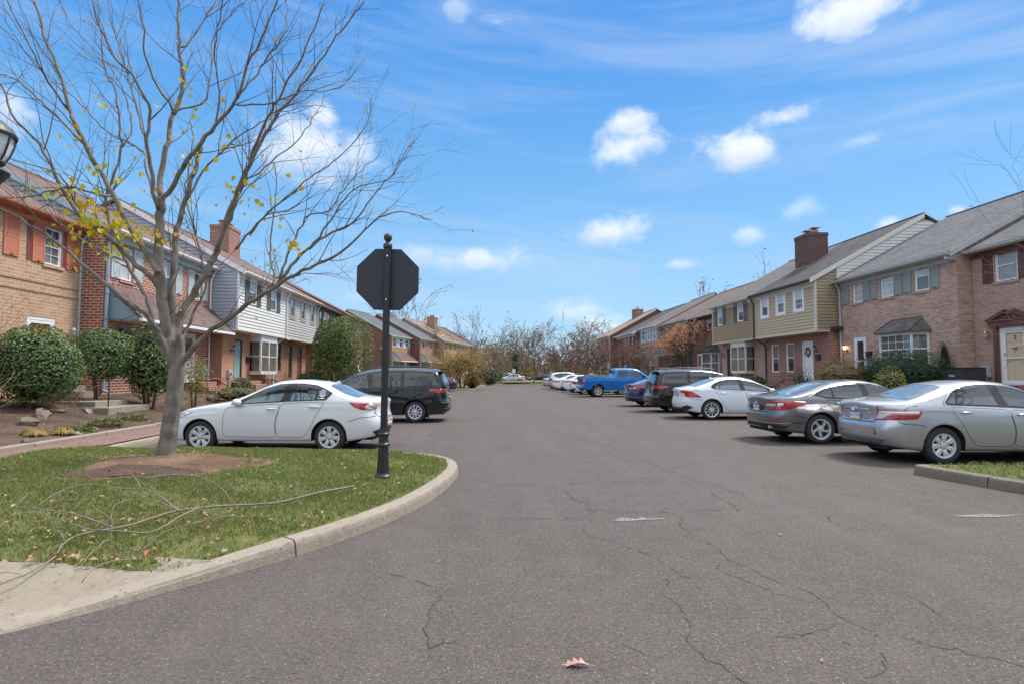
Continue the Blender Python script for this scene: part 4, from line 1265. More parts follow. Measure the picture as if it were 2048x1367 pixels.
wr_ = MB(); wr_.lathe([(0.04, -0.02), (0.07, -0.03), (0.09, 0.0), (0.07, 0.03)], 10, (5.52, -0.03, 2.5)); wr_.build('door_knocker', BRASS, r1, g1)
text_mesh('house_number', '2', 0.2, IRON, r1, g1((5.52, -0.052, 2.85)), (pi / 2, 0, -pi / 2))
lantern(r1, g1, 6.45, 0, 2.9, BRASS)
meter(r1, g1, 6.6, 0, 1.45)
steps(r1, g1, 4.7, 6.3, 0, 1.25, 2, 0.8, BR_RED2)
railing(g1, 'black iron handrail by the steps of the tan door with a pediment', [(6.2, 0.1, 1.2), (6.2, 0.95, 1.2), (6.2, 1.7, 0.75)])

r2, g2 = house('weathered pink brick row house with grey shutters and a slate roofed bay window', -1, 18.25, 20.5, 7.15, 0.9, 6.28, 9.5, BR_PINK, trim=TR_WHITE, fascia=TR_GREY, gut=TR_GREY, rake=TR_GREY, roof=SH_GREY, 
    wl=[Dr((5.25, 6.1), (1.25, 3.3), leaf=TR_DARK, glass=(0.08,), storm=True)],
    wu=[Wn((1.35, 2.15), ZW, sill=BR_PINK, sh=((0.82, 1.3),), shm=SHUT_GREY, slats=False, heart=True, p=(GL_WHITE, GL_MID)),
        Wn((3.35, 4.15), ZW, sill=BR_PINK, sh=((2.82, 3.3), (2.28, 2.76)), shm=SHUT_GREY, slats=False, heart=True, p=(GL_WHITE, GL_WHITE)),
        Wn((5.35, 6.1), ZW, sill=BR_PINK, mun=(2, 4), sh=((4.86, 5.3), (4.34, 4.8), (6.35, 6.8)), shm=SHUT_GREY, slats=False, heart=True, p=(GL_WHITE, GL_WHITE))])
bay(r2, g2, 1.45, 3.85, 1.95, 3.28, 0, 0.55, TR_WHITE, SH_GREYB, mun=(4, 4), pane=GL_MID, roofh=0.62, ang=True)
lantern(r2, g2, 6.6, 0, 2.75, IRON, lit=True)
mailbox(r2, g2, 5.0, 0, 2.35)
downspout(r2, g2, 7.0, 0, 0.9, 6.2, TR_GREY, 0.3, 0.055)
m = MB(); m.box(0.02, 0.16, 0.002, 0.36, 5.95, 6.28); m.build('eave_return', TR_GREY, r2, g2)

r3, g3 = house('row house with tan clapboard storey over red brick and a wreathed white door', -1, 17.75, 27.7, 6.5, 0.9, 6.4, 9.7, BR_RED2, SID_TAN, 0.7, 3.74, BR_RED2, SID_OLIVE, roof=SH_DARK,
    trim=TR_CREAM, gut=TR_DARK, rake=TR_CREAM, gable_sid=SID_WHITE,
    wl=[Dr((1.5, 2.5), (1.25, 3.3), leaf=TR_WHITE, t=TR_WHITE, storm=False), Wn((3.35, 4.15), (1.65, 3.28), t=TR_WHITE, p=(GL_MID, GL_DARK), rec=0.02), Wn((5.0, 5.8), (1.65, 3.28), t=TR_WHITE, p=(GL_MID, GL_DARK), rec=0.02)],
    wu=[Wn((1.1, 1.88), (4.95, 6.1), t=TR_WHITE, st=TR_WHITE, surround=0.13, mun=(3, 4), p=(GL_WHITE, GL_DARK)), Wn((2.92, 3.7), (4.95, 6.1), t=TR_WHITE, st=TR_WHITE, surround=0.13, mun=(3, 4), p=(GL_WHITE, GL_DARK)),
        Wn((4.72, 5.5), (4.95, 6.1), t=TR_WHITE, st=TR_WHITE, surround=0.13, p=(GL_WHITE, GL_DARK))])
wreath = MB(); rnd = random.Random(2)
for i in range(90):
    a = rnd.uniform(0, 2 * pi); R = 0.2 + rnd.uniform(-.06, .06); wreath.blob((2.0 + R * cos(a), 0.0, 2.75 + R * sin(a)), (0.035, 0.03, 0.035), 4, i, 0.4)
wreath.build('wreath', leafmat('wreath', (0.25, 0.12, 0.06), (0.5, 0.3, 0.14)), r3, g3)
mailbox(r3, g3, 1.0, 0, 2.3); lantern(r3, g3, 1.15, 0, 2.8)
chimney(r3, g3, 4.75, 6.25, -3.1, -1.9, 7.2, 10.0, BR_CHIM, 2)
m = MB(); m.prism([(-1.78, 7.65), (-1.78, 7.96), (-3.2, 8.78), (-3.2, 8.5)], 4.68, 6.32); m.build('chimney_flashing', COPPER, r3, g3)
downspout(r3, g3, 6.4, 0.72, 3.5, 6.3, TR_DARK, 0.3); downspout(r3, g3, 6.42, 0.0, 0.9, 3.72, TR_DARK, 0.6)
m = MB(); m.prism([(-0.02, 3.74), (-0.02, 3.92), (-1.0, 3.92), (-1.0, 3.74)], -0.35, -0.03); m.build('side_ledge', SH_DARK, r3, g3)
steps(r3, g3, 1.3, 2.7, 0, 1.25, 3, 0.7, BR_RED2)
railing(g3, 'black iron railing on the steps below the wreathed white door', [(2.75, 0.1, 1.2), (2.75, 0.95, 1.2), (2.75, 1.9, 0.7)])

r4, g4 = house('row house with ochre clapboard storey, charcoal shutters and a cream box bay', -1, 17.75, 34.2, 6.3, 0.9, 6.4, 9.7, BR_PINK2, SID_OCH, 0.7, 3.74, roof=SH_GREYB, trim=TR_CREAM, gut=TR_CREAM, rake=TR_CREAM,
    wl=[Dr((4.6, 5.55), (1.25, 3.35), leaf=TR_DARK, t=TR_DARK, storm=False)],
    wu=[Wn((1.35, 2.15), (4.95, 6.2), t=TR_WHITE, sh=((0.8, 1.3), (2.2, 2.7)), shm=SHUT_DK, surround=0.03), Wn((4.5, 5.25), (4.95, 6.2), t=TR_WHITE, sh=((4.0, 4.45), (5.3, 5.78)), shm=SHUT_DK, surround=0.03)])
bay(r4, g4, 1.5, 3.6, 1.7, 3.68, 0, 0.6, TR_CREAM, None, pane=GL_MID)
lantern(r4, g4, 5.9, 0, 2.8)
railing(g4, 'black iron railing in front of the ochre clapboard house', [(4.3, 0.1, 1.2), (4.3, 1.0, 1.2), (5.7, 1.0, 1.2)])

r5, g5 = house('brown brick row house with a dark bay roof beside the red leaved tree', -1, 18.3, 40.5, 7.4, 0.9, 6.2, 9.3, BR_BROWN, trim=TR_WHITE, fascia=TR_DARK, gut=TR_DARK, roof=SH_BROWN,
    wl=[Dr((5.3, 6.2), (1.2, 3.2), leaf=DOOR_RED)], wu=[Wn((1.0, 1.9), ZW), Wn((3.2, 4.1), ZW), Wn((5.4, 6.3), ZW)])
bay(r5, g5, 1.8, 4.2, 1.6, 3.2, 0, 0.55, TR_WHITE, SH_DARK, pane=GL_MID, roofh=0.55, ang=True)
r5b, g5b = house('brown brick row house with a grey pent roof, half hidden by the red leaved tree', -1, 18.1, 48.0, 7.2, 0.9, 6.3, 9.4, BR_BROWN, trim=TR_GREY, roof=SH_BROWN, rake=TR_GREY,
    wl=[Dr((1.3, 2.3), (1.2, 3.2), leaf=TR_BROWN), Wn((4.0, 5.6), (1.7, 3.1))], wu=[Wn((1.0, 1.9), ZW), Wn((3.2, 4.1), ZW), Wn((5.4, 6.3), ZW)])
pent(r5b, g5b, 0.3, 6.8, 3.3, 4.4, 0, 1.2, SH_GREY, TR_GREY, TR_GREY)
r6, g6 = house('row house with slate blue upper windows and an arched blue door hood', -1, 17.7, 55.3, 6.4, 0.9, 6.4, 9.5, BR_PINK2, M('siding_slate', (0.33, 0.38, 0.47), 0.55, var=0.08), 0, 4.75, side_up=BR_PINK2, roof=SH_GREYB, trim=TR_WHITE, rake=TR_GREY,
    wl=[Dr((4.6, 5.6), (1.2, 3.2), leaf=TR_BLUE, t=TR_BLUE), Wn((1.2, 2.8), (1.6, 3.1))], wu=[Wn((0.8, 1.6), ZW, t=TR_WHITE, p=(GL_DARK, GL_DARK)), Wn((2.7, 3.5), ZW, p=(GL_DARK, GL_DARK)), Wn((4.6, 5.4), ZW, p=(GL_DARK, GL_DARK))])
m = MB(); m.prism([(0.0, 3.4), (0.8, 3.3), (0.8, 3.36), (0.0, 3.9)], 4.4, 5.8); m.build('door_hood', TR_BLUE, r6, g6)
r7, g7 = house('dark brick row house with brown framed and red shuttered windows', -1, 17.2, 61.7, 8.6, 0.8, 6.1, 9.2, BR_DARK, trim=TR_WHITE, roof=SH_DARK, rake=TR_WHITE,
    wl=[Dr((4.0, 5.0), (1.2, 3.2)), Wn((1.0, 2.4), (1.6, 3.1)), Wn((6.4, 7.6), (1.6, 3.1))],
    wu=[Wn((0.8, 1.6), (4.8, 6.0), sh=((0.3, 0.75), (1.65, 2.1)), shm=TR_MAROON), Wn((2.6, 3.4), (4.8, 6.0), sh=((2.1, 2.55),), shm=TR_MAROON), Wn((4.9, 5.6), (4.8, 6.0), t=TR_TAUPE), Wn((6.2, 6.9), (4.8, 6.0), t=TR_TAUPE), Wn((7.4, 8.1), (4.8, 6.0), t=TR_TAUPE)])
downspout(r7, g7, 4.2, 0, 0.8, 6.0, TR_WHITE, 0.3)
r8, g8 = house('brown brick end house with white corner downspout, farthest on the right', -1, 16.45, 70.4, 8.0, 0.7, 6.35, 9.6, BR_BROWN, trim=TR_CREAM, roof=SH_TAN, rake=TR_CREAM, side_low=BR_DARK,
    wl=[Dr((1.0, 2.0), (1.1, 3.1)), Wn((4.0, 6.4), (1.5, 3.1))], wu=[Wn((0.8, 1.7), (4.9, 6.1)), Wn((3.0, 3.9), (4.9, 6.1)), Wn((5.6, 6.5), (4.9, 6.1))])
downspout(r8, g8, 0.15, 0, 0.7, 6.2, TR_WHITE, 0.3)
chimney(r8, g8, 4.0, 5.2, -5.4, -4.2, 8.8, 10.1, BR_BROWN, 1)
# ------------------------------------------------------------------ vehicles
def paint(name, col, metal=0.0, rough=0.35, flake=0.0):
    if name in MATS: return MATS[name]
    m, t, p = new_mat(name)
    tc = t.add('ShaderNodeTexCoord')
    n = t.noise(tc.outputs['Object'], 2.5, 4, 0.6)
    # road dust settles low on the panels
    sz = t.add('ShaderNodeSeparateXYZ', i_0=tc.outputs['Object'])
    dust = t.math('MULTIPLY', t.smooth(sz.outputs[2], 0.65, 0.15), t.math('MULTIPLY', n, 0.22))
    c = t.mix(1.0, C4(col), t.math('MULTIPLY_ADD', n, 0.10, 0.95), 'MULTIPLY')
    c = t.mix(dust, c, (0.25, 0.22, 0.19, 1))
    t.put(p.inputs['Base Color'], c)
    p.inputs['Metallic'].default_value = metal; p.inputs['Roughness'].default_value = rough
    p.inputs['Coat Weight'].default_value = 1.0; p.inputs['Coat Roughness'].default_value = 0.04; p.inputs['Specular IOR Level'].default_value = 0.15
    MATS[name] = m
    return m


RUBBER = M('tyre_rubber', (0.028, 0.028, 0.030), 0.8, var=0.2, vs=12)
ALLOY = M('alloy', (0.60, 0.61, 0.63), 0.38, metal=0.35, var=0.06)
ALLOY_DK = M('alloy_dark', (0.05, 0.05, 0.055), 0.35, metal=0.6, var=0.1)
DARKP = M('black_plastic', (0.022, 0.022, 0.024), 0.55, var=0.15)
GLOSSBLK = M('gloss_black', (0.012, 0.012, 0.013), 0.12, var=0.0)
SEAM = M('panel_gap', (0.012, 0.012, 0.013), 0.9, var=0.0)
CHROME = M('chrome', (0.75, 0.76, 0.78), 0.12, metal=1.0, var=0.0)
LENS_RED = M('lens_red', (0.42, 0.012, 0.010), 0.12, var=0.25, vs=30, coat=1.0)
LENS_CLEAR = M('lens_clear', (0.62, 0.60, 0.58), 0.15, metal=0.3, var=0.2, vs=30, coat=1.0)
LENS_PINK = M('lens_pink', (0.60, 0.20, 0.17), 0.15, var=0.2, vs=30, coat=1.0)
HEADL = M('headlamp', (0.5, 0.52, 0.55), 0.08, metal=0.4, var=0.2, vs=20, coat=1.0)
CAR_GLASS = glassmat('car_glass', (0.022, 0.042, 0.055), 0.02)
REAR_GLASS = glassmat('car_rear_glass', (0.10, 0.14, 0.17), 0.03)  # lighter blue base paints in part of the reflected sky
REAR_GLASS.node_tree.nodes['Principled BSDF'].inputs['IOR'].default_value = 2.3
CAR_GLASS_DK = glassmat('car_privacy_glass', (0.008, 0.010, 0.013), 0.02)


def clearglass(name, tint):
    m, t, p = new_mat(name)
    out = [n for n in t.n if n.type == 'OUTPUT_MATERIAL'][0]
    tr = t.add('ShaderNodeBsdfTransparent'); tr.inputs[0].default_value = C4(tint)
    gl = t.add('ShaderNodeBsdfGlossy', i_Roughness=0.02); gl.inputs[0].default_value = (0.9, 0.96, 1, 1)
    fr_ = t.add('ShaderNodeFresnel', i_IOR=1.6)
    mx = t.add('ShaderNodeMixShader'); t.put(mx.inputs[0], t.math('MULTIPLY_ADD', fr_.outputs[0], 1.1, 0.03, clamp=True))
    t.l.new(tr.outputs[0], mx.inputs[1]); t.l.new(gl.outputs[0], mx.inputs[2]); t.l.new(mx.outputs[0], out.inputs[0])
    MATS[name] = m
    return m


CLEAR = clearglass('car_side_glass', (0.50, 0.62, 0.63))
TRIMC = M('cabin_dark', (0.030, 0.031, 0.034), 0.8, var=0.2)
SEATC = M('seat_cloth', (0.085, 0.085, 0.09), 0.85, var=0.2)
PLATE_W = M('plate_white', (0.72, 0.73, 0.75), 0.4, var=0.04)
PLATE_B = M('plate_blue', (0.06, 0.12, 0.30), 0.4, var=0.04)
PLATE_Y = M('plate_yellow', (0.75, 0.50, 0.06), 0.4, var=0.04)
STICKER = M('sticker_white', (0.75, 0.77, 0.8), 0.5, var=0.0)


def lin(pts, sm=0.05):
    P = sorted(pts); xs = np.array([p[0] for p in P]); ys = np.array([p[1] for p in P])
    g = np.linspace(xs[0] - 0.3, xs[-1] + 0.3, 900); v = np.interp(g, xs, ys)
    if sm > 0:
        st = g[1] - g[0]; k = max(1, int(sm / st)); ker = np.exp(-0.5 * (np.arange(-3 * k, 3 * k + 1) / k) ** 2); ker /= ker.sum()
        v = np.convolve(np.pad(v, 3 * k, mode='edge'), ker, 'valid')
    return lambda x: float(np.interp(x, g, v))


WCACHE = {}


def wheel_meshes(style, R, rr, w):
    key = (style, R, rr)
    if key in WCACHE: return WCACHE[key]
    def rot(m):  # lathe axis z -> y
        m.v = [(p[0], p[2], p[1]) for p in m.v]; m.f = [tuple(reversed(q)) for q in m.f]
    t = MB(); h = w / 2
    t.lathe([(rr - 0.01, -h * .86), (rr + 0.005, -h * 0.95), (rr + (R - rr) * .55, -h), (R - 0.012, -h * .86), (R, -h * .55), (R, h * .55), (R - 0.012, h * .86), (rr + (R - rr) * .55, h), (rr + 0.005, h * .95), (rr - 0.01, h * .86)], 40, cap=False)
    rot(t)
    d = MB(); d.lathe([(rr * 0.98, -h * 0.1), (rr * .98, h * .1), (rr * .6, h * .12), (rr * .58, h * .3), (0.02, h * .34)], 24); d.lathe([(rr - 0.01, -h * .8), (rr - 0.012, h * .8)], 30, cap=False)
    r = MB()
    r.lathe([(rr - 0.03, h * .55), (rr - 0.022, h * .9), (rr + 0.006, h * .97), (rr + 0.003, h * 0.8), (rr - 0.025, h * .5)], 40, cap=False)
    n, wi, wo, tw, dbl = {'y7': (7, .06, .095, 0.0, False), 'y7b': (7, .065, .10, 0, False), 'twist': (5, .055, .05, 0.35, True), 'ten': (10, .018, .022, 0, False), 'van': (10, .03, .05, 0.0, False), 'six': (6, .06, .085, 0, True), 'five': (5, .06, .09, 0, False)}[style]
    zf, zi = h * .86, h * .62
    for k in range(n):
        a0 = 2 * pi * k / n + 0.2
        subs = ((-0.13, .45), (0.13, .45)) if dbl else ((0, 1.0),)
        for da, sc in subs:
            pr = []
            for q in range(4):
                f = q / 3; rad = 0.05 + (rr - 0.07) * f
                a = a0 + da * (0.3 + 0.7 * f) + tw * (1 - f); wd = (wi + (wo - wi) * f) * sc * 0.5
                z = zi + (zf - zi) * f + 0.012 * sin(pi * f)
                c, s_ = cos(a), sin(a)
                pr.append([(rad * c - wd * s_, rad * s_ + wd * c, z - 0.008), (rad * c - wd * 0.6 * s_, rad * s_ + wd * 0.6 * c, z + 0.006),
                           (rad * c + wd * 0.6 * s_, rad * s_ - wd * 0.6 * c, z + 0.006), (rad * c + wd * s_, rad * s_ - wd * c, z - 0.008),
                           (rad * c + wd * s_, rad * s_ - wd * c, z - 0.04), (rad * c - wd * s_, rad * s_ + wd * c, z - 0.04)])
            b = len(r.v)
            for ring in pr: r.v += ring
            for i in range(3):
                for j in range(6):
                    r.f.append((b + i * 6 + j, b + i * 6 + (j + 1) % 6, b + (i + 1) * 6 + (j + 1) % 6, b + (i + 1) * 6 + j)); r.m.append(0)
    r.lathe([(0.085, zi - 0.03), (0.08, zi + 0.012), (0.035, zi + 0.022), (0.03, zi + 0.028), (0.0, zi + 0.03)], 20)
    rot(r)
    if style in ('ten', 'twist', 'six', 'van'): d.lathe([(rr * .97, h * .42), (rr * .97, h * .46), (0.06, h * .40)], 30)
    nuts = d
    for k in range(5):
        a = 2 * pi * k / 5
        nuts.lathe([(0.011, zi + 0.0), (0.011, zi + 0.022), (0.0, zi + 0.02)], 6, (0.055 * cos(a), 0.055 * sin(a), 0))
    rot(d)
    rimmat = ALLOY
    o = []
    for nm, mb, mt, smo in (('wheel', d, DARKP, False), ('tyre', t, RUBBER, True), ('rim', r, rimmat, False)):
        ob = mb.build(nm, mt, None, smooth=smo, uv=False); o.append(ob.data); bpy.data.objects.remove(ob)
    WCACHE[key] = o
    return o


class Car:
    def __init__(s, label, S, pm, loc, heading, group=None, name='parked_car', cat='car', detail=2):
        s.S = S; s.pm = pm; s.detail = detail
        s.root = empty(name, (loc[0], loc[1], 0.003), label, cat, group, heading)
        wb, ro, fo, W = S['wb'], S['ro'], S['fo'], S['W']
        s.xr0, s.xf0 = -ro, wb + fo
        s.ztop = lin(S['top'], 0.045); s.zbelt = lin(S['belt'], 0.10)
        s.dR = lin([(z, x + ro) for z, x in S['rear']], 0.03); s.dF = lin([(z, x - s.xf0) for z, x in S['front']], 0.03)
        s.R = S['R']; s.z0 = S.get('z0', 0.21)
        s.wprof = lin(S.get('wprof', [(0, .925), (.12, .965), (.35, 1.0), (.62, 1.0), (.85, .975), (1, .94)]), 0.06)
        s.columns(); s.make()

    def columns(s):
        S = s.S; W2 = S['W'] / 2; Lr, Lf = S.get('Lr', 0.72), S.get('Lf', 1.0); nr, nf = S.get('nr', 3.4), S.get('nf', 2.9)
        xs = []
        for k in range(13):
            ph = (pi / 2) * k / 12; xs.append(s.xr0 + Lr * (1 - cos(ph) ** (2 / nr)))
        for k in range(15):
            ph = (pi / 2) * k / 14; xs.append(s.xf0 - Lf * (1 - cos(ph) ** (2 / nf)))
        s.Ra = s.R + S.get('gap', 0.045)
        for ax in (0.0, S['wb']):
            for k in range(25):
                xs.append(ax - s.Ra * cos(pi * k / 24))
            xs += [ax - s.Ra - 0.012, ax + s.Ra + 0.012]
        x = s.xr0 + 0.5
        while x < s.xf0 - 0.5:
            xs.append(x); x += 0.04
        xs = sorted(xs); out = [xs[0]]
        for x in xs[1:]:
            if x - out[-1] > 0.004: out.append(x)
        # fill the steep ends
        s.cx = out
        def Y(x):
            if x < s.xr0 + Lr:
                c = max(0.0, min(1.0, 1 - (x - s.xr0) / Lr)); y = (1 - c ** nr) ** (1 / nr)
            elif x > s.xf0 - Lf:
                c = max(0.0, min(1.0, 1 - (s.xf0 - x) / Lf)); y = (1 - c ** nf) ** (1 / nf)
            else: y = 1.0
            xm = (s.xr0 + s.xf0) / 2; u = (x - xm) / ((s.xf0 - s.xr0) / 2)
            return y * (1 - S.get('barrel', 0.035) * u * u)
        s.Y = Y
        # dense arclength table
        g = []
        for k in range(401):
            ph = (pi / 2) * k / 400; g.append(s.xr0 + Lr * (1 - cos(ph) ** (2 / nr)))
        g += list(np.linspace(s.xr0 + Lr + 0.01, s.xf0 - Lf, 300)) + [s.xf0 - Lf * (1 - cos((pi / 2) * k / 400) ** (2 / nf)) for k in range(399, -1, -1)]
        ys = [W2 * Y(x) for x in g]; a = [0.0]
        for i in range(1, len(g)): a.append(a[-1] + math.hypot(g[i] - g[i - 1], ys[i] - ys[i - 1]))
        s.ga = np.array(a); s.gx = np.array(g); s.gy = np.array(ys) / W2

    def gR(s, x):
        t = max(0, min(1, 1 - (x - s.xr0) / 0.6)); return t * t * (3 - 2 * t)
    def gF(s, x):
        t = max(0, min(1, 1 - (s.xf0 - x) / 0.75)); return t * t * (3 - 2 * t)

    def sk(s, x, Yn, z):
        S = s.S; zb = s.zbelt(x); f = (z - 0.2) / max(0.2, zb - 0.2)
        w = S['W'] / 2 * s.wprof(f)
        for ax in (0.0, S['wb']):
            w += S.get('flare', 0.014) * math.exp(-((x - ax) / 0.42) ** 2) * math.exp(-((z - 0.55) / 0.2) ** 2)
        if 'crease' in S:
            w += 0.006 * math.exp(-((z - s.zbelt(x) + S['crease']) / 0.025) ** 2) * Yn ** 4
        return (x + s.dR(z) * s.gR(x) + s.dF(z) * s.gF(x), w * Yn, z)

    def surf(s, a, z):
        sg = -1 if a < 0 else 1; q = abs(a)
        x = float(np.interp(q, s.ga, s.gx)); y = float(np.interp(q, s.ga, s.gy))
        p = s.sk(x, y, z); return Vector((p[0], sg * p[1], p[2]))
    def A(s, x): return float(np.interp(x, s.gx, s.ga))
    def snorm(s, a, z):
        e = 0.012
        du = s.surf(a + e, z) - s.surf(a - e, z); dv = s.surf(a, z + e) - s.surf(a, z - e)
        n = dv.cross(du)
        return n.normalized()

    def zbot(s, x):
        z = s.z0 + 0.02
        e0 = max(0, 1 - (x - s.xr0) / (s.S['ro'] - s.Ra)); z += s.S.get('rlift', 0.09) * min(1, e0)
        e1 = max(0, 1 - (s.xf0 - x) / (s.S['fo'] - s.Ra)); z += 0.02 * min(1, e1)
        for ax in (0.0, s.S['wb']):
            d = abs(x - ax)
            if d < s.Ra: z = max(z, s.R + sqrt(s.Ra ** 2 - d * d) * s.S.get('archk', 1.0))
        return z

    def make(s):
        S = s.S; NZ, NJ = 13, 24
        m = MB(); n = len(s.cx); rows = []
        ins = S.get('inset', 0.035); tum = S.get('tumble', 0.42); pw = S.get('pw', 7.0)
        for x in s.cx:
            Yn = s.Y(x); zb = s.zbelt(x); z0 = s.zbot(x); col = []
            for j in range(NZ + 1):
                z = z0 + (zb - z0) * j / NZ
                col.append(s.sk(x, Yn, z))
            bx, by, bz = col[-1]
            for j in range(1, NJ + 1):
                th = (pi / 2) * j / NJ
                # side view height is bent over the width so that glass is curved in plan
                h0 = max(0.004, s.ztop(bx) - bz); k = min(1.0, h0 / 0.22)
                p = 2.2 + (pw - 2.2) * k
                zz = sin(th) ** (2 / p); yy = cos(th) ** (2 / p)
                if j == NJ: yy = 0.0; zz = 1.0
                be = S.get('bend', 0.13)
                sgn = 1 if bx > S['mid'] else -1
                xe = bx + sgn * be * yy * yy * by
                h = max(0.004, s.ztop(xe) - bz)
                crown = S.get('crown', 0.032) * k
                hh = h - crown * yy * yy
                y = (by - ins * k * min(1, zz * 12) - tum * hh * zz * k * 0.9) * yy
                col.append((bx, max(0.0, y), bz + max(0.003, hh) * zz))
            rows.append(col)
        K = NZ + 1 + NJ
        for sg in (1, -1):
            b = len(m.v)
            for c in rows: m.v += [(p[0], sg * p[1], p[2]) for p in c]
            for i in range(n - 1):
                for j in range(K - 1):
                    q = (b + i * K + j, b + (i + 1) * K + j, b + (i + 1) * K + j + 1, b + i * K + j + 1)
                    m.f.append(q if sg < 0 else tuple(reversed(q))); m.m.append(0)
            # turn the lower edge inwards (sill and arch lips)
            b2 = len(m.v)
            for c in rows: m.v.append((c[0][0], sg * c[0][1] * 0.72, c[0][2] + 0.0))
            for i in range(n - 1):
                q = (b + i * K, b2 + i, b2 + i + 1, b + (i + 1) * K)
                m.f.append(q if sg < 0 else tuple(reversed(q))); m.m.append(1)
        me = bpy.data.meshes.new('body'); me.from_pydata(m.v, [], m.f)
        me.materials.append(s.pm); me.materials.append(SEAM); me.polygons.foreach_set('material_index', m.m)
        me.polygons.foreach_set('use_smooth', [True] * len(m.f))
        bm = bmesh.new(); bm.from_mesh(me); bmesh.ops.remove_doubles(bm, verts=bm.verts, dist=0.0008)
        s.bvh = BVHTree.FromBMesh(bm); bm.to_mesh(me); bm.free(); me.update()
        s.body = bpy.data.objects.new('body', me); COL.objects.link(s.body); s.body.parent = s.root
        # dark underside and wheel houses
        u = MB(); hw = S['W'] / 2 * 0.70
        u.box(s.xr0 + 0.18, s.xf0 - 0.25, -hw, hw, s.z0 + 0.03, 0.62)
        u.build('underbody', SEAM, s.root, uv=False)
        # wheels
        w, t, r = wheel_meshes(S['wheel'], s.R, S['rr'], S.get('tw', 0.215))
        ty = S['W'] / 2 - S.get('tw', 0.215) / 2 - S.get('tin', 0.035)
        for ax in (0.0, S['wb']):
            for sg in (1, -1):
                o = bpy.data.objects.new('wheel', w); COL.objects.link(o); o.parent = s.root; o.location = (ax, sg * ty, s.R)
                o.rotation_euler = (0, (0.37 * (ax + 1) + sg), 0 if sg > 0 else pi)
                for nm, me_ in (('tyre', t), ('rim', r)):
                    c = bpy.data.objects.new(nm, me_); COL.objects.link(c); c.parent = o

    # ---- panels laid on the body
    def open_sides(s, poly):
        """cut the window openings out of the body shell"""
        bm = bmesh.new(); bm.from_mesh(s.body.data); kill = []
        for f in bm.faces:
            if all(v.co.z > 0.85 and abs(v.co.y) > 0.3 and inside((v.co.x, v.co.z), poly) for v in f.verts): kill.append(f)
        bmesh.ops.delete(bm, geom=kill, context='FACES'); bm.to_mesh(s.body.data); bm.free()

    def cabin(s, rows):
        S = s.S; hw = S['W'] / 2 - 0.17; zb = s.zbelt(rows[0][0]) - 0.05
        m = MB(); m.box(S['mid'] - 1.5, S['mid'] + 1.25, -hw, hw, 0.63, 0.66); m.box(rows[0][0] + .62, rows[0][0] + 1.0, -hw, hw, 0.661, zb - 0.02); m.build('dashboard', TRIMC, s.root, uv=False)
        for x, top in rows:
            for y in (-0.36, 0.36):
                m = MB(); m.prism_z([(x - .05, y - .25), (x + .45, y - .25), (x + .45, y + .25), (x - .05, y + .25)], 0.661, 0.80)
                b0 = len(m.v)
                for xx, zz in ((x + .06, .70), (x - .06, .70), (x - .26, top - .22), (x - .16, top - .20)):
                    for yy in (y - .23, y + .23): m.v.append((xx, yy, zz))
                m.f += [(b0, b0 + 1, b0 + 7, b0 + 6), (b0 + 2, b0 + 4, b0 + 5, b0 + 3), (b0, b0 + 6, b0 + 4, b0 + 2), (b0 + 1, b0 + 3, b0 + 5, b0 + 7), (b0 + 4, b0 + 6, b0 + 7, b0 + 5)]; m.m += [0] * 5
                m.blob((x - .22, y, top - .09), (.06, .13, .095), 10, 1, 0); m.build('seat', SEATC, s.root, uv=False, bevel=0.03)
        x = rows[0][0]; m = MB(); yw = 0.36
        m.tube([(x + .50 + .05 * cos(k * pi / 8), yw + .18 * sin(k * pi / 8), zb + .02 + .17 * cos(k * pi / 8)) for k in range(17)], .016, 6); m.tube([(x + .50, yw, zb + .02), (x + .70, yw, zb - .10)], .03, 6); m.build('steering_wheel', TRIMC, s.root, uv=False)

    def panel(s, name, poly, proj, mat, off=0.004, step=0.05, parent=None, edge=0.0, smooth=True, holes=()):
        pts = []
        n0 = len(poly)
        for i in range(n0):
            a, b = Vector(poly[i]), Vector(poly[(i + 1) % n0]); k = max(1, int((b - a).length / step))
            for q in range(k): pts.append(a.lerp(b, q / k))
        ol = [(p.x, p.y) for p in pts]; n = len(pts); ed = [(i, (i + 1) % n) for i in range(n)]
        xs = [p[0] for p in ol]; ys = [p[1] for p in ol]
        x = min(xs) + step / 2
        while x < max(xs):
            y = min(ys) + step / 2
            while y < max(ys):
                if inside((x, y), ol): pts.append(Vector((x, y)))
                y += step
            x += step
        for h in holes:
            hp = []
            for i in range(len(h)):
                a, b = Vector(h[i]), Vector(h[(i + 1) % len(h)]); k = max(1, int((b - a).length / step))
                for q in range(k): hp.append(a.lerp(b, q / k))
            b0 = len(pts); pts += hp; ed += [(b0 + i, b0 + (i + 1) % len(hp)) for i in range(len(hp))]
        v, e, f, *_ = geometry.delaunay_2d_cdt(pts, ed, [], 1, 1e-5)
        if holes:
            def cen(q): return (sum(v[i].x for i in q) / len(q), sum(v[i].y for i in q) / len(q))
            f = [q for q in f if not any(inside(cen(q), h) for h in holes)]
        m = MB(); P = []; N = []
        for q in v:
            r = proj(q.x, q.y)
            if r is None: r = (Vector((0, 0, 0.5)), Vector((0, 0, 1)))
            P.append(r[0]); N.append(r[1])
        m.v = [tuple(p + nn * off) for p, nn in zip(P, N)]; m.f = [tuple(q) for q in f]
        if m.f:  # face outwards
            a, b, c = [Vector(m.v[i]) for i in m.f[0][:3]]
            if (b - a).cross(c - a).dot(N[m.f[0][0]]) < 0: m.f = [tuple(reversed(q)) for q in m.f]
        m.m = [0] * len(m.f)
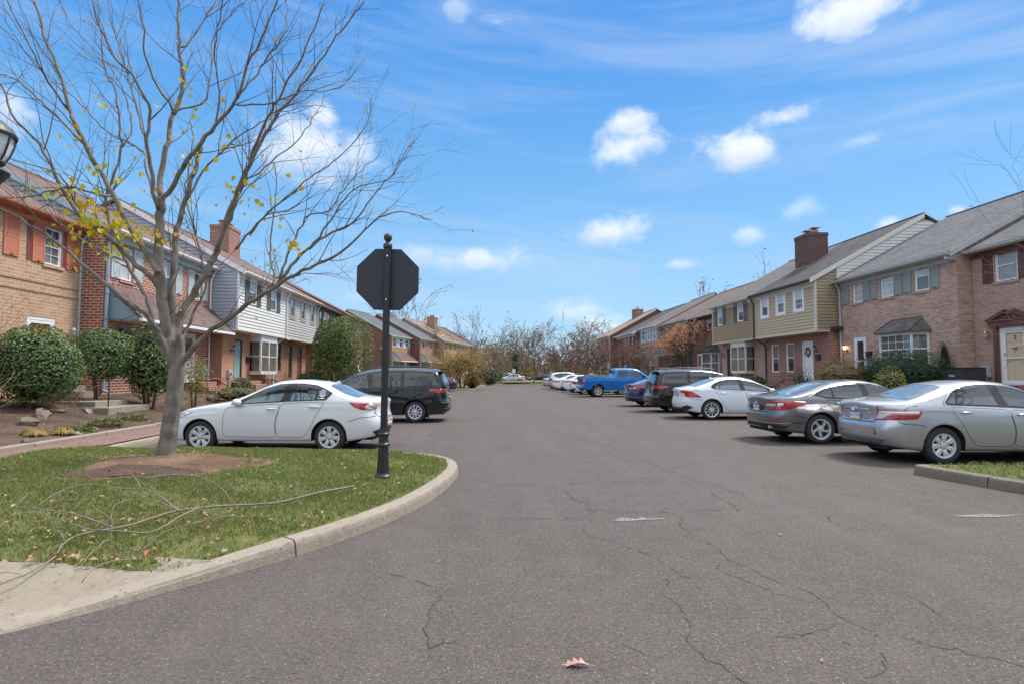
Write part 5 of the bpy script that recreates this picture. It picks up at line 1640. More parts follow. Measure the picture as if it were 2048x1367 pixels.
        if edge:
            cnt = {}
            for q in m.f:
                for i in range(len(q)):
                    k = (q[i], q[(i + 1) % len(q)]); cnt[k] = 1
            be = [k for k in cnt if (k[1], k[0]) not in cnt]
            mp = {}
            for k in be:
                for vi in k:
                    if vi not in mp:
                        mp[vi] = len(m.v); m.v.append(tuple(P[vi] - N[vi] * edge))
            for a, b in be:
                m.f.append((b, a, mp[a], mp[b])); m.m.append(0)
        return m.build(name, mat, parent or s.root, smooth=smooth, uv=False)

    def side(s, sg):
        def pr(x, z):
            for k in range(9):
                r = s.bvh.ray_cast(Vector((x, sg * 2.5, z - 0.012 * k)), Vector((0, -sg, 0)))
                if r[0] is not None: break
            if r[0] is None: return None
            n = r[1] * 0.5; n += Vector((0, sg * 0.5, 0.12)); p = r[0].copy(); p.z = z
            return (p, n.normalized())
        return pr
    def top(s):
        def pr(x, y):
            r = s.bvh.ray_cast(Vector((x, y, 3.0)), Vector((0, 0, -1)))
            return None if r[0] is None else (r[0], r[1])
        return pr
    def skp(s, sg=1):
        def pr(a, z):
            p = s.surf(a, z); n = s.snorm(a, z)
            if sg < 0: p.y = -p.y; n.y = -n.y
            return (p, n)
        return pr

    def strip(s, name, line, wd, proj, mat, off=0.003, parent=None, step=0.04, thick=0.0):
        if name in ('door_gap', 'panel_line', 'chrome_trim'):
            cl = len(line) > 3 and line[0] == line[-1]
            for _ in range(2):
                q = [] if cl else [line[0]]
                for i in range(len(line) - 1):
                    (ax, ay), (bx, by) = line[i], line[i + 1]; t_ = min(.25, .05 / max(1e-4, math.hypot(bx - ax, by - ay))); q += [(ax + (bx - ax) * t_, ay + (by - ay) * t_), (bx + (ax - bx) * t_, by + (ay - by) * t_)]
                line = q + ([q[0]] if cl else [line[-1]])
        L = []
        for i in range(len(line) - 1):
            a, b = Vector(line[i]), Vector(line[i + 1]); k = max(1, int((b - a).length / step))
            for q in range(k): L.append(a.lerp(b, q / k))
        L.append(Vector(line[-1])); m = MB(); r = []
        for i, p in enumerate(L):
            t = L[min(i + 1, len(L) - 1)] - L[max(i - 1, 0)]; t.normalize(); nn = Vector((-t.y, t.x)) * wd / 2
            for sg in (1, -1):
                g = proj(p.x + sg * nn.x, p.y + sg * nn.y)
                if g is None: g = (Vector((0, 0, .5)), Vector((0, 0, 1)))
                r.append(g)
        m.v = [tuple(p + n * off) for p, n in r]
        for i in range(len(L) - 1): m.f.append((2 * i, 2 * i + 1, 2 * i + 3, 2 * i + 2)); m.m.append(0)
        return m.build(name, mat, parent or s.root, smooth=True, uv=False)


def dress(c, D, label_plate=None):
    """doors, glass, lamps, mirrors and trim of one car"""
    S = c.S
    for sg in (1, -1):
        sd = c.side(sg); sk = c.skp(sg)
        if D.get('trim'): c.panel('window_trim', D['trim'], sd, D.get('trim_mat', GLOSSBLK), 0.008, 0.028, holes=[w for i, w in enumerate(D['win']) if D.get('glass', [CLEAR] * 9)[i] is CLEAR])
        for i, w in enumerate(D['win']):
            c.panel('window', w, sd, D.get('glass', [CLEAR] * 9)[i], 0.012, 0.03)
        if D.get('chrome'): c.strip('chrome_trim', D['chrome'], 0.014, sd, CHROME, 0.016)
        for dr, hx in D.get('doors', ()):
            poly = [(c.A(x), min(z, c.zbelt(x) - 0.012)) for x, z in dr]
            c.strip('door_gap', poly + [poly[0]], 0.008, sk, SEAM, 0.0022)
            d = c.panel('door', poly, sk, c.pm, 0.0012, 0.06)
            if hx:
                hz = hx[1]; h = MB()
                x0, x1 = hx[0] - 0.10, hx[0] + 0.10
                pts = []
                for k in range(7):
                    x = x0 + (x1 - x0) * k / 6; p, n = sk(c.A(x), hz)
                    pts.append(p + n * (0.012 + 0.022 * sin(pi * k / 6)))
                h.tube(pts, [0.010, .015, .016, .016, .016, .015, .010], 6)
                h.build('door_handle', D.get('handle', c.pm), d, uv=False, smooth=True)
        for ln in D.get('lines', ()):
            c.strip('panel_line', [(c.A(x), z) for x, z in ln], 0.010, sk, SEAM, 0.0022)
        for i, (poly, mt) in enumerate(D.get('tail', ())):
            c.panel('taillight', poly, sk, mt, 0.008 + 0.004 * i, 0.035, edge=0.008)
        for poly in D.get('head', ()):
            L = c.ga[-1]
            c.panel('headlight', [(L - a, z) for a, z in poly], sk, HEADL, 0.006, 0.05, edge=0.006)
        for poly, mt in D.get('lowtrim', ()):
            c.panel('lower_trim', [(a, z) for a, z in poly], sk, mt, 0.005, 0.06)
        if D.get('mirror'):
            mx, mz = D['mirror']; p = sd(mx, mz); y = abs(p[0].y) if p else S['W'] / 2 - 0.1
            m = MB(); m.blob((mx, sg * (y + 0.15), mz), (0.085, 0.115, 0.075), 12, 1, 0.0)
            mo = m.build('mirror', D.get('mirror_mat', c.pm), c.root, smooth=True, uv=False)
            a = MB(); a.tube([(mx + 0.02, sg * (y - 0.01), mz - 0.03), (mx + 0.01, sg * (y + 0.08), mz - 0.03)], 0.03, 6); a.build('mirror_arm', DARKP, mo, uv=False)
    if D.get('trim') and D.get('seats'):
        c.open_sides(D['trim']); c.cabin(D['seats'])
    tp = c.top()
    if D.get('rearglass'):
        c.panel('rear_window', D['rearglass'], tp, D.get('rg_mat', REAR_GLASS), 0.005, 0.06)
    if D.get('windshield'):
        c.panel('windshield', D['windshield'], tp, CAR_GLASS, 0.005, 0.07)
    sk = c.skp(1)
    for i, (poly, mt, nm) in enumerate(D.get('back', ())):
        c.panel(nm, poly, sk, mt, 0.004 + 0.002 * i, 0.05, edge=0.004)
    for ln, wd, mt, nm in D.get('backlines', ()):
        c.strip(nm, ln, wd, sk, mt, 0.006)
    for ln, wd in D.get('toplines', ()):
        c.strip('panel_line', ln, wd, tp, SEAM, 0.002)
    if D.get('plate'):
        plate(c, D['plate'], label_plate)
    if D.get('grille'):
        L = c.ga[-1]
        c.panel('grille', [(L - a, z) for a, z in D['grille']], sk, DARKP, 0.006, 0.06)
    if D.get('fin'):
        x = D['fin']; p = tp(x, 0)[0]; m = MB()
        m.poly([(x - .09, .02, p.z - .005), (x + .10, .012, p.z - .005), (x - .07, .004, p.z + .06)]); m.poly([(x - .09, -.02, p.z - .005), (x - .07, -.004, p.z + .06), (x + .10, -.012, p.z - .005)])
        m.poly([(x - .09, .02, p.z - .005), (x - .07, .004, p.z + .06), (x - .07, -.004, p.z + .06), (x - .09, -.02, p.z - .005)])
        m.build('antenna', c.pm, c.root, uv=False)


def plate(c, zz, txt):
    p = c.surf(0.0, zz); n = c.snorm(0.0001, zz); ang = math.asin(max(-1, min(1, n.z)))
    e = Matrix.Translation(p + Vector((-0.016, 0, 0)))
    rt = Matrix.Rotation(-pi / 2, 4, 'Z') @ Matrix.Rotation(pi / 2 - ang, 4, 'X')
    m = MB(); m.box(-0.153, 0.153, -0.077, 0.077, 0, 0.004)
    o = m.build('license_plate', PLATE_W, c.root, uv=False); o.matrix_local = e @ rt
    b = MB(); b.box(-0.15, 0.15, 0.048, 0.074, 0.004, 0.006); b.build('plate_band', PLATE_B, o, uv=False)
    b = MB(); b.box(-0.15, 0.15, -0.074, -0.048, 0.004, 0.006); b.build('plate_band', PLATE_Y, o, uv=False)
    if txt: text_mesh('plate_text', txt, 0.082, PLATE_B, o, (0, -0.002, 0.006), (0, 0, 0), 0.001)
P_WHITE = paint('paint_white', (0.70, 0.71, 0.74), 0.0, 0.3)
P_WHITE2 = paint('paint_cool_white', (0.66, 0.70, 0.75), 0.0, 0.3)
P_SILVER = paint('paint_silver', (0.50, 0.51, 0.53), 0.75, 0.32)
P_GREY = paint('paint_grey', (0.18, 0.175, 0.18), 0.6, 0.3)
P_BLACK = paint('paint_black', (0.005, 0.006, 0.007), 0.0, 0.25)
P_BROWNB = paint('paint_brown_black', (0.005, 0.0045, 0.0045), 0.0, 0.28)
P_NAVY = paint('paint_navy', (0.018, 0.045, 0.13), 0.4, 0.3)
P_DKBLUE = paint('paint_dark_blue', (0.012, 0.02, 0.085), 0.4, 0.3)
P_BLUE = paint('paint_bright_blue', (0.005, 0.15, 0.47), 0.25, 0.3)
P_MIST = paint('paint_light_silver', (0.56, 0.55, 0.56), 0.6, 0.33)

SEDAN = dict(wb=2.64, ro=1.0, fo=0.93, W=1.755, R=0.317, rr=0.212, wheel='y7', mid=0.9,
    top=[(-1.0, 1.02), (-0.93, 1.085), (-0.55, 1.11), (-0.30, 1.18), (0.0, 1.335), (0.30, 1.42), (0.65, 1.462), (0.95, 1.465), (1.25, 1.435), (1.55, 1.33), (1.95, 1.14), (2.25, 1.02), (2.6, 0.97), (3.0, 0.90), (3.3, 0.80), (3.5, 0.70), (3.57, 0.66)],
    belt=[(-1.0, 0.99), (-0.5, 1.035), (0.0, 1.035), (0.8, 1.005), (1.6, 0.955), (2.2, 0.91), (2.7, 0.875), (3.1, 0.81), (3.4, 0.70), (3.57, 0.64)],
    rear=[(0.25, -0.90), (0.42, -0.97), (0.55, -1.0), (0.68, -0.985), (0.75, -0.94), (0.9, -0.93), (1.0, -0.97)],
    front=[(0.2, 3.46), (0.35, 3.55), (0.5, 3.57), (0.65, 3.55), (0.8, 3.4)], crease=0.12)
D_SEDAN = dict(glass=[CLEAR, CLEAR, CAR_GLASS], seats=((1.08, 1.30), (0.22, 1.27)),
    trim=[(2.05, 0.955), (1.62, 1.165), (1.4, 1.28), (1.12, 1.365), (0.85, 1.385), (0.62, 1.382), (0.35, 1.35), (0.18, 1.29), (-0.02, 1.19), (0.09, 1.05), (0.8, 1.025), (1.6, 0.975)],
    win=[[(1.78, 0.985), (1.60, 1.13), (1.38, 1.255), (1.12, 1.345), (0.92, 1.362), (1.02, 1.03), (1.5, 1.0)], [(0.83, 1.04), (0.74, 1.365), (0.55, 1.36), (0.36, 1.33), (0.30, 1.30), (0.33, 1.06)], [(0.29, 1.062), (0.265, 1.285), (0.17, 1.265), (0.03, 1.19), (0.11, 1.066)]],
    doors=[([(2.09, 0.94), (2.15, 0.80), (2.16, 0.45), (2.14, 0.32), (1.08, 0.31), (1.10, 0.6), (1.0, 1.0), (1.5, 0.97)], (1.18, 0.87)), ([(0.985, 1.0), (1.085, 0.6), (1.065, 0.31), (0.52, 0.31), (0.37, 0.5), (0.25, 0.78), (0.10, 1.03), (0.5, 1.02)], (0.32, 0.915))],
    lines=[[(-0.92, 0.72), (-0.6, 0.70), (-0.40, 0.62)]],
    tail=[([(0.52, 0.945), (0.72, 0.985), (1.02, 0.995), (1.25, 1.01), (1.14, 0.92), (0.97, 0.862), (0.74, 0.845), (0.58, 0.87)], LENS_RED), ([(0.54, 0.938), (0.72, 0.968), (0.83, 0.965), (0.90, 0.91), (0.84, 0.862), (0.74, 0.855), (0.60, 0.88)], LENS_CLEAR), ([(0.60, 0.925), (0.70, 0.945), (0.74, 0.90), (0.64, 0.885)], LENS_PINK)],
    head=[[(0.55, 0.66), (0.62, 0.74), (1.05, 0.80), (1.35, 0.82), (1.1, 0.70), (0.8, 0.64)]],
    mirror=(1.86, 1.01), rearglass=[(-0.52, -0.55), (-0.52, 0.55), (-0.50, 0.60), (-0.02, 0.53), (0.10, 0.49), (0.12, 0.3), (0.12, -0.3), (0.10, -0.49), (-0.02, -0.53), (-0.50, -0.60)],
    windshield=[(2.12, -0.60), (2.20, -0.3), (2.22, 0), (2.20, 0.3), (2.12, 0.60), (1.45, 0.50), (1.38, 0.3), (1.36, 0), (1.38, -0.3), (1.45, -0.50)],
    back=[([(-0.55, 0.30), (0.55, 0.30), (0.72, 0.42), (0.4, 0.47), (-0.4, 0.47), (-0.72, 0.42)], DARKP, 'diffuser')],
    backlines=[([(-0.62, 0.98), (-0.62, 0.76), (-0.50, 0.69), (0.50, 0.69), (0.62, 0.76), (0.62, 0.98)], 0.010, SEAM, 'panel_line')],
    plate=0.60, grille=[(-0.45, 0.36), (0.45, 0.36), (0.55, 0.52), (-0.55, 0.52)], fin=0.15)


def var(base, **k):
    d = dict(base); d.update(k); return d


# white sedan in the nearest left bay
w1 = Car('white sedan with a round white sticker on its rear side window, behind the street tree', SEDAN, P_WHITE, (-2.95, 12.45), pi - radians(5.0))
dress(w1, D_SEDAN, 'KTX-4816')
for sg in (1, -1):
    sd = w1.side(sg); c0 = (0.175, 1.19); R = 0.048
    ring = [(c0[0] + R * cos(2 * pi * k / 20), c0[1] + R * sin(2 * pi * k / 20)) for k in range(21)]
    st = w1.strip('window_sticker', ring, 0.013, sd, STICKER, 0.019, step=0.012)
    for ln in ([(0.235, 1.155), (0.215, 1.125), (0.175, 1.115), (0.135, 1.125), (0.115, 1.155)], [(0.175, 1.14), (0.175, 1.085)], [(0.235, 1.08), (0.115, 1.08)], [(0.19, 1.205), (0.16, 1.205), (0.16, 1.19), (0.19, 1.19), (0.19, 1.172), (0.16, 1.172)]):
        w1.strip('sticker_line', ln, 0.011, sd, STICKER, 0.019, st, 0.012)
    # badge at the tail
text_mesh('badge', 'MAZDA3', 0.055, CHROME, w1.root, tuple(w1.surf(0.60, 0.79) + w1.snorm(0.60, 0.79) * 0.004), (pi / 2, 0, -pi / 2 ), 0.002)

# silver sedan, nearest on the right
SIL = var(SEDAN, wb=2.775, ro=1.06, fo=0.97, W=1.82, R=0.328, rr=0.21, wheel='y7b', mid=1.0, Lr=0.62, nr=3.0,
    top=[(-1.06, 1.02), (-0.98, 1.085), (-0.60, 1.12), (-0.38, 1.165), (0.0, 1.30), (0.35, 1.405), (0.75, 1.46), (1.1, 1.47), (1.45, 1.44), (1.8, 1.33), (2.2, 1.14), (2.5, 1.03), (2.85, 0.97), (3.2, 0.90), (3.5, 0.80), (3.7, 0.70), (3.75, 0.66)],
    belt=[(-1.06, 0.985), (-0.5, 1.03), (0.0, 1.02), (0.8, 0.985), (1.6, 0.95), (2.4, 0.91), (2.9, 0.87), (3.3, 0.80), (3.6, 0.70), (3.75, 0.64)],
    rear=[(0.25, -0.94), (0.40, -1.02), (0.55, -1.06), (0.68, -1.05), (0.74, -1.0), (0.9, -0.985), (1.0, -1.03)],
    front=[(0.2, 3.64), (0.35, 3.73), (0.5, 3.75), (0.65, 3.73), (0.8, 3.58)], crease=0.07)
D_SIL = var(D_SEDAN, glass=[CLEAR] * 9, seats=((1.25, 1.30), (0.34, 1.27)),
    trim=[(2.30, 0.945), (1.86, 1.165), (1.6, 1.28), (1.3, 1.37), (1.0, 1.392), (0.75, 1.385), (0.5, 1.345), (0.28, 1.255), (0.06, 1.06), (0.09, 1.035), (0.9, 1.005), (1.7, 0.965)],
    win=[[(2.0, 0.985), (1.80, 1.15), (1.55, 1.265), (1.3, 1.345), (1.12, 1.365), (1.20, 1.02), (1.6, 0.995)], [(1.02, 1.025), (0.97, 1.37), (0.75, 1.36), (0.52, 1.325), (0.40, 1.275), (0.30, 1.05)], [(0.26, 1.052), (0.345, 1.25), (0.28, 1.225), (0.12, 1.065)]],
    trim_mat=GLOSSBLK, chrome=[(2.2, 0.985), (1.86, 1.175), (1.6, 1.288), (1.3, 1.378), (1.0, 1.40), (0.75, 1.393), (0.5, 1.352), (0.27, 1.26), (0.05, 1.06), (0.09, 1.03)], handle=P_SILVER,
    doors=[([(2.33, 0.94), (2.38, 0.80), (2.38, 0.45), (2.36, 0.33), (1.24, 0.32), (1.27, 0.6), (1.2, 0.99), (1.8, 0.96)], (1.42, 0.87)), ([(1.185, 0.99), (1.255, 0.6), (1.225, 0.32), (0.56, 0.32), (0.42, 0.50), (0.30, 0.75), (0.13, 1.02), (0.6, 1.0)], (0.42, 0.905))],
    lines=[[(-0.80, 0.76), (-0.72, 0.705), (-0.4, 0.695), (-0.33, 0.66)], [(-0.42, 1.02), (-0.62, 0.99), (-0.72, 0.9)]],
    tail=[([(0.50, 0.755), (0.58, 0.93), (0.95, 0.935), (1.34, 0.945), (1.36, 0.92), (1.26, 0.795), (0.95, 0.775)], LENS_RED), ([(0.53, 0.77), (0.60, 0.915), (0.92, 0.92), (1.30, 0.93), (1.31, 0.91), (1.28, 0.865), (0.76, 0.855), (0.68, 0.785)], LENS_CLEAR)],
    head=[[(0.55, 0.66), (0.62, 0.74), (1.05, 0.80), (1.35, 0.82), (1.1, 0.70), (0.8, 0.64)]],
    mirror=(2.08, 1.0), rearglass=[(-0.50, -0.60), (-0.50, 0.60), (-0.46, 0.64), (0.10, 0.55), (0.27, 0.50), (0.30, 0.3), (0.30, -0.3), (0.27, -0.50), (0.10, -0.55), (-0.46, -0.64)],
    windshield=[(2.36, -0.62), (2.45, -0.3), (2.47, 0), (2.45, 0.3), (2.36, 0.62), (1.70, 0.52), (1.62, 0.3), (1.60, 0), (1.62, -0.3), (1.70, -0.52)],
    back=[([(-0.36, 0.755), (0.36, 0.755), (0.38, 0.90), (-0.38, 0.90)], M('plate_recess', (0.36, 0.37, 0.385), 0.4, metal=0.5, var=0.05), 'plate_recess'), ([(-0.36, 0.905), (0.36, 0.905), (0.37, 0.945), (-0.37, 0.945)], CHROME, 'trunk_trim'),
          ([(-0.6, 0.34), (0.6, 0.34), (0.72, 0.43), (0.55, 0.455), (-0.55, 0.455), (-0.72, 0.43)], M('bumper_dark_plastic', (0.16, 0.16, 0.165), 0.5, metal=0.3), 'bumper_trim')],  # lower bumper panel in a darker plastic
    backlines=[([(-0.60, 1.0), (-0.52, 0.75), (-0.44, 0.715), (0.44, 0.715), (0.52, 0.75), (0.60, 1.0)], 0.011, SEAM, 'panel_line')],
    plate=0.815, fin=None)
c2 = Car('silver sedan with chrome window trim and a scraped rear bumper, nearest on the right', SIL, P_SILVER, (8.13, 10.38), radians(-2.0))
dress(c2, D_SIL, 'LKC-7630')
m = MB()
for k in range(20): pass
def emblem(c, z, kind, size=0.06):
    p = c.surf(0, z); n = c.snorm(0.0001, z); m = MB()
    o = p + n * 0.014
    up = Vector((n.z * -1, 0, -n.x)).normalized() if abs(n.x) > 1e-6 else Vector((0, 0, 1))
    if up.z < 0: up = -up
    def P(a, b): q = o + Vector((0, 1, 0)) * a + up * b; return (q.x, q.y, q.z)
    def ring(rx, rz, cx=0, cz=0, n_=18): m.tube([P(cx + rx * cos(2 * pi * k / n_), cz + rz * sin(2 * pi * k / n_)) for k in range(n_ + 1)], 0.006, 5)
    if kind == 'ovals': ring(size, size * .68); ring(size * .34, size * .66); ring(size * .62, size * .26, 0, size * .40)
    elif kind == 'h':
        ring(size, size * .85); m.tube([P(-.5 * size, .6 * size), P(-.36 * size, -.6 * size)], 0.006, 5); m.tube([P(.5 * size, .6 * size), P(.36 * size, -.6 * size)], 0.006, 5); m.tube([P(-.42 * size, 0), P(.42 * size, 0)], 0.006, 5)
    else: ring(size, size * .6)
    return m.build('emblem', CHROME, c.root, uv=False)
emblem(c2, 0.945, 'ovals', 0.068)
sc = MB(); rnd = random.Random(5)
for k in range(9):
    a = 0.50 + rnd.uniform(-0.02, 0.04); z = 0.50 + 0.014 * k
    p = c2.surf(-a, z); n = c2.snorm(-a, z); q = c2.surf(-a - 0.03, z - 0.015)
    q2 = q + c2.snorm(-a, z) * 0.003; p2 = p + n * 0.003
    sc.poly([p2, (q2.x, q2.y, q2.z), (q2.x, q2.y, q2.z + 0.008), (p2.x, p2.y, p2.z + 0.010)])
sc.build('scratch', SEAM, c2.root, uv=False)
text_mesh('badge', 'HYBRID', 0.045, CHROME, c2.root, tuple(c2.surf(-0.47, 0.72) + c2.snorm(-0.47, 0.72) * 0.004), (pi / 2, 0, -pi / 2), 0.002)

# grey fastback sedan
GRY = var(SEDAN, wb=2.83, ro=1.10, fo=0.95, W=1.86, R=0.335, rr=0.225, wheel='twist', mid=0.95, Lr=0.66, nr=3.0,
    top=[(-1.10, 1.0), (-1.03, 1.075), (-0.85, 1.07), (-0.55, 1.12), (-0.2, 1.22), (0.2, 1.345), (0.6, 1.425), (1.0, 1.45), (1.3, 1.445), (1.65, 1.38), (2.05, 1.20), (2.5, 1.0), (2.85, 0.94), (3.2, 0.88), (3.5, 0.79), (3.72, 0.68), (3.78, 0.64)],
    belt=[(-1.10, 0.965), (-0.6, 1.015), (0.0, 1.01), (0.8, 0.975), (1.6, 0.935), (2.4, 0.89), (2.9, 0.86), (3.3, 0.79), (3.6, 0.70), (3.78, 0.62)],
    rear=[(0.25, -0.98), (0.42, -1.06), (0.55, -1.10), (0.66, -1.10), (0.72, -1.04), (0.9, -1.04), (1.0, -1.09)],
    front=[(0.2, 3.67), (0.35, 3.76), (0.5, 3.78), (0.65, 3.76), (0.8, 3.6)], crease=0.10)
D_GRY = var(D_SIL, handle=P_GREY,
    trim=[(2.35, 0.935), (1.9, 1.16), (1.6, 1.28), (1.3, 1.355), (1.0, 1.375), (0.7, 1.36), (0.4, 1.30), (0.1, 1.205), (-0.12, 1.10), (0.2, 1.02), (0.9, 0.995), (1.7, 0.955)],
    win=[[(2.05, 0.975), (1.80, 1.145), (1.55, 1.26), (1.3, 1.33), (1.14, 1.345), (1.22, 1.01), (1.6, 0.985)], [(1.04, 1.015), (1.0, 1.35), (0.75, 1.34), (0.52, 1.305), (0.36, 1.255), (0.36, 1.04)], [(0.31, 1.042), (0.31, 1.235), (0.12, 1.17), (-0.02, 1.10), (0.15, 1.05)]],
    chrome=[(2.2, 0.985), (1.9, 1.17), (1.6, 1.29), (1.3, 1.364), (1.0, 1.384), (0.7, 1.368), (0.4, 1.308), (0.1, 1.212), (-0.16, 1.085), (-0.24, 1.055)],
    tail=[([(0.42, 0.93), (0.60, 0.955), (0.95, 0.955), (1.25, 0.96), (1.46, 0.945), (1.36, 0.88), (1.1, 0.80), (0.85, 0.765), (0.44, 0.765), (0.42, 0.80), (0.66, 0.80), (0.72, 0.90), (0.44, 0.90)], LENS_RED), ([(0.45, 0.83), (0.69, 0.83), (0.73, 0.895), (0.46, 0.89)], LENS_CLEAR), ([(0.76, 0.83), (0.9, 0.85), (0.92, 0.91), (0.77, 0.91)], LENS_CLEAR)],
    rearglass=[(-0.68, -0.56), (-0.68, 0.56), (-0.64, 0.60), (0.1, 0.54), (0.42, 0.49), (0.46, 0.3), (0.46, -0.3), (0.42, -0.49), (0.1, -0.54), (-0.64, -0.60)],
    back=[([(-0.34, 0.73), (0.34, 0.73), (0.36, 0.86), (-0.36, 0.86)], DARKP, 'plate_recess'), ([(-0.9, 0.35), (0.9, 0.35), (1.05, 0.41), (0.75, 0.44), (-0.75, 0.44), (-1.05, 0.41)], DARKP, 'diffuser')],
    backlines=[([(-1.3, 0.485), (-0.75, 0.455), (0.75, 0.455), (1.3, 0.485)], 0.016, CHROME, 'chrome_trim'), ([(-0.60, 1.0), (-0.52, 0.74), (-0.44, 0.70), (0.44, 0.70), (0.52, 0.74), (0.60, 1.0)], 0.011, SEAM, 'panel_line'), ([(-0.95, 0.565), (-0.72, 0.56)], 0.02, LENS_RED, 'reflector'), ([(0.72, 0.56), (0.95, 0.565)], 0.02, LENS_RED, 'reflector')],
    lines=[[(-0.62, 0.70), (-0.5, 0.62), (-0.36, 0.60)]], plate=0.79, fin=0.42)
c3 = Car('grey metallic fastback sedan with bright red wrap-around taillights beside the silver one', GRY, P_GREY, (7.70, 13.30), radians(-1.0))
dress(c3, D_GRY, 'JHL-3924')
emblem(c3, 0.90, 'h', 0.05)
for y in (-0.55, 0.55):
    m = MB(); m.tube([(-1.03, y, 0.36), (-0.9, y, 0.36)], 0.04, 10); m.build('exhaust', CHROME, c3.root, uv=False)

# white sedan on the right
WVO = var(SEDAN, wb=2.775, ro=1.0, fo=0.86, W=1.86, R=0.338, rr=0.24, wheel='ten', mid=0.95, Lr=0.70, nr=2.9,
    top=[(-1.0, 1.02), (-0.93, 1.085), (-0.7, 1.10), (-0.45, 1.16), (-0.1, 1.28), (0.25, 1.39), (0.65, 1.465), (1.0, 1.48), (1.3, 1.46), (1.65, 1.37), (2.05, 1.19), (2.45, 1.02), (2.85, 0.95), (3.2, 0.88), (3.45, 0.79), (3.6, 0.69), (3.635, 0.64)],
    belt=[(-1.0, 0.985), (-0.5, 1.035), (0.0, 1.03), (0.8, 0.99), (1.6, 0.945), (2.4, 0.90), (2.9, 0.86), (3.3, 0.79), (3.5, 0.70), (3.635, 0.62)],
    front=[(0.2, 3.53), (0.35, 3.61), (0.5, 3.635), (0.65, 3.61), (0.8, 3.45)], crease=0.05)
D_WVO = var(D_SIL, handle=P_WHITE2, chrome=None,
    trim=[(2.30, 0.945), (1.86, 1.165), (1.55, 1.28), (1.25, 1.36), (0.95, 1.385), (0.65, 1.37), (0.35, 1.315), (0.15, 1.24), (0.02, 1.15), (0.03, 1.08), (0.12, 1.045), (0.9, 1.01), (1.7, 0.965)],
    tail=[([(0.40, 0.97), (0.62, 1.0), (0.92, 0.975), (1.10, 0.90), (1.32, 0.765), (1.0, 0.765), (0.66, 0.78), (0.64, 0.90), (0.42, 0.93)], LENS_RED)],
    back=[([(-0.30, 0.76), (0.30, 0.76), (0.32, 0.91), (-0.32, 0.91)], M('plate_recess_white', (0.5, 0.52, 0.55), 0.4), 'plate_recess'), ([(-0.75, 0.32), (0.75, 0.32), (1.0, 0.42), (0.8, 0.50), (0.45, 0.40), (-0.45, 0.40), (-0.8, 0.50), (-1.0, 0.42)], DARKP, 'diffuser')],
    backlines=[([(-0.60, 1.0), (-0.52, 0.72), (-0.44, 0.69), (0.44, 0.69), (0.52, 0.72), (0.60, 1.0)], 0.010, SEAM, 'panel_line')], plate=0.84, fin=0.35)
c4 = Car('white sedan with slim ten spoke wheels parked between grey sedan and black minivan', WVO, P_WHITE2, (7.97, 19.95), radians(-1.5))
dress(c4, D_WVO, 'HBN-2057')
vt = text_mesh('badge', 'VOLVO', 0.085, CHROME, c4.root, tuple(c4.surf(0.0001, 0.955) + c4.snorm(0.0001, 0.955) * 0.008), (pi / 2, 0, -pi / 2), 0.003)

# minivans
VAN = dict(wb=3.03, ro=1.08, fo=0.98, W=1.98, R=0.345, rr=0.225, wheel='van', mid=1.2, Lr=0.55, nr=3.6, Lf=1.15, bend=0.10, tumble=0.26, crown=0.045, pw=6.5, inset=0.03, z0=0.22,
    top=[(-1.06, 1.12), (-1.02, 1.2), (-0.88, 1.50), (-0.78, 1.69), (-0.5, 1.745), (0.2, 1.775), (1.0, 1.77), (1.6, 1.72), (2.0, 1.62), (2.5, 1.38), (3.0, 1.12), (3.3, 1.05), (3.6, 0.95), (3.85, 0.82), (4.0, 0.70)],
    belt=[(-1.08, 1.10), (-0.5, 1.115), (0.5, 1.10), (1.5, 1.06), (2.4, 1.01), (3.0, 0.96), (3.5, 0.88), (3.8, 0.76), (4.01, 0.66)],
    rear=[(0.25, -1.0), (0.45, -1.07), (0.55, -1.08), (0.68, -1.07), (0.73, -1.0), (1.0, -0.98), (1.12, -1.0)],
    front=[(0.2, 3.9), (0.35, 3.99), (0.5, 4.01), (0.65, 3.99), (0.85, 3.8)], crease=0.04, rlift=0.05)
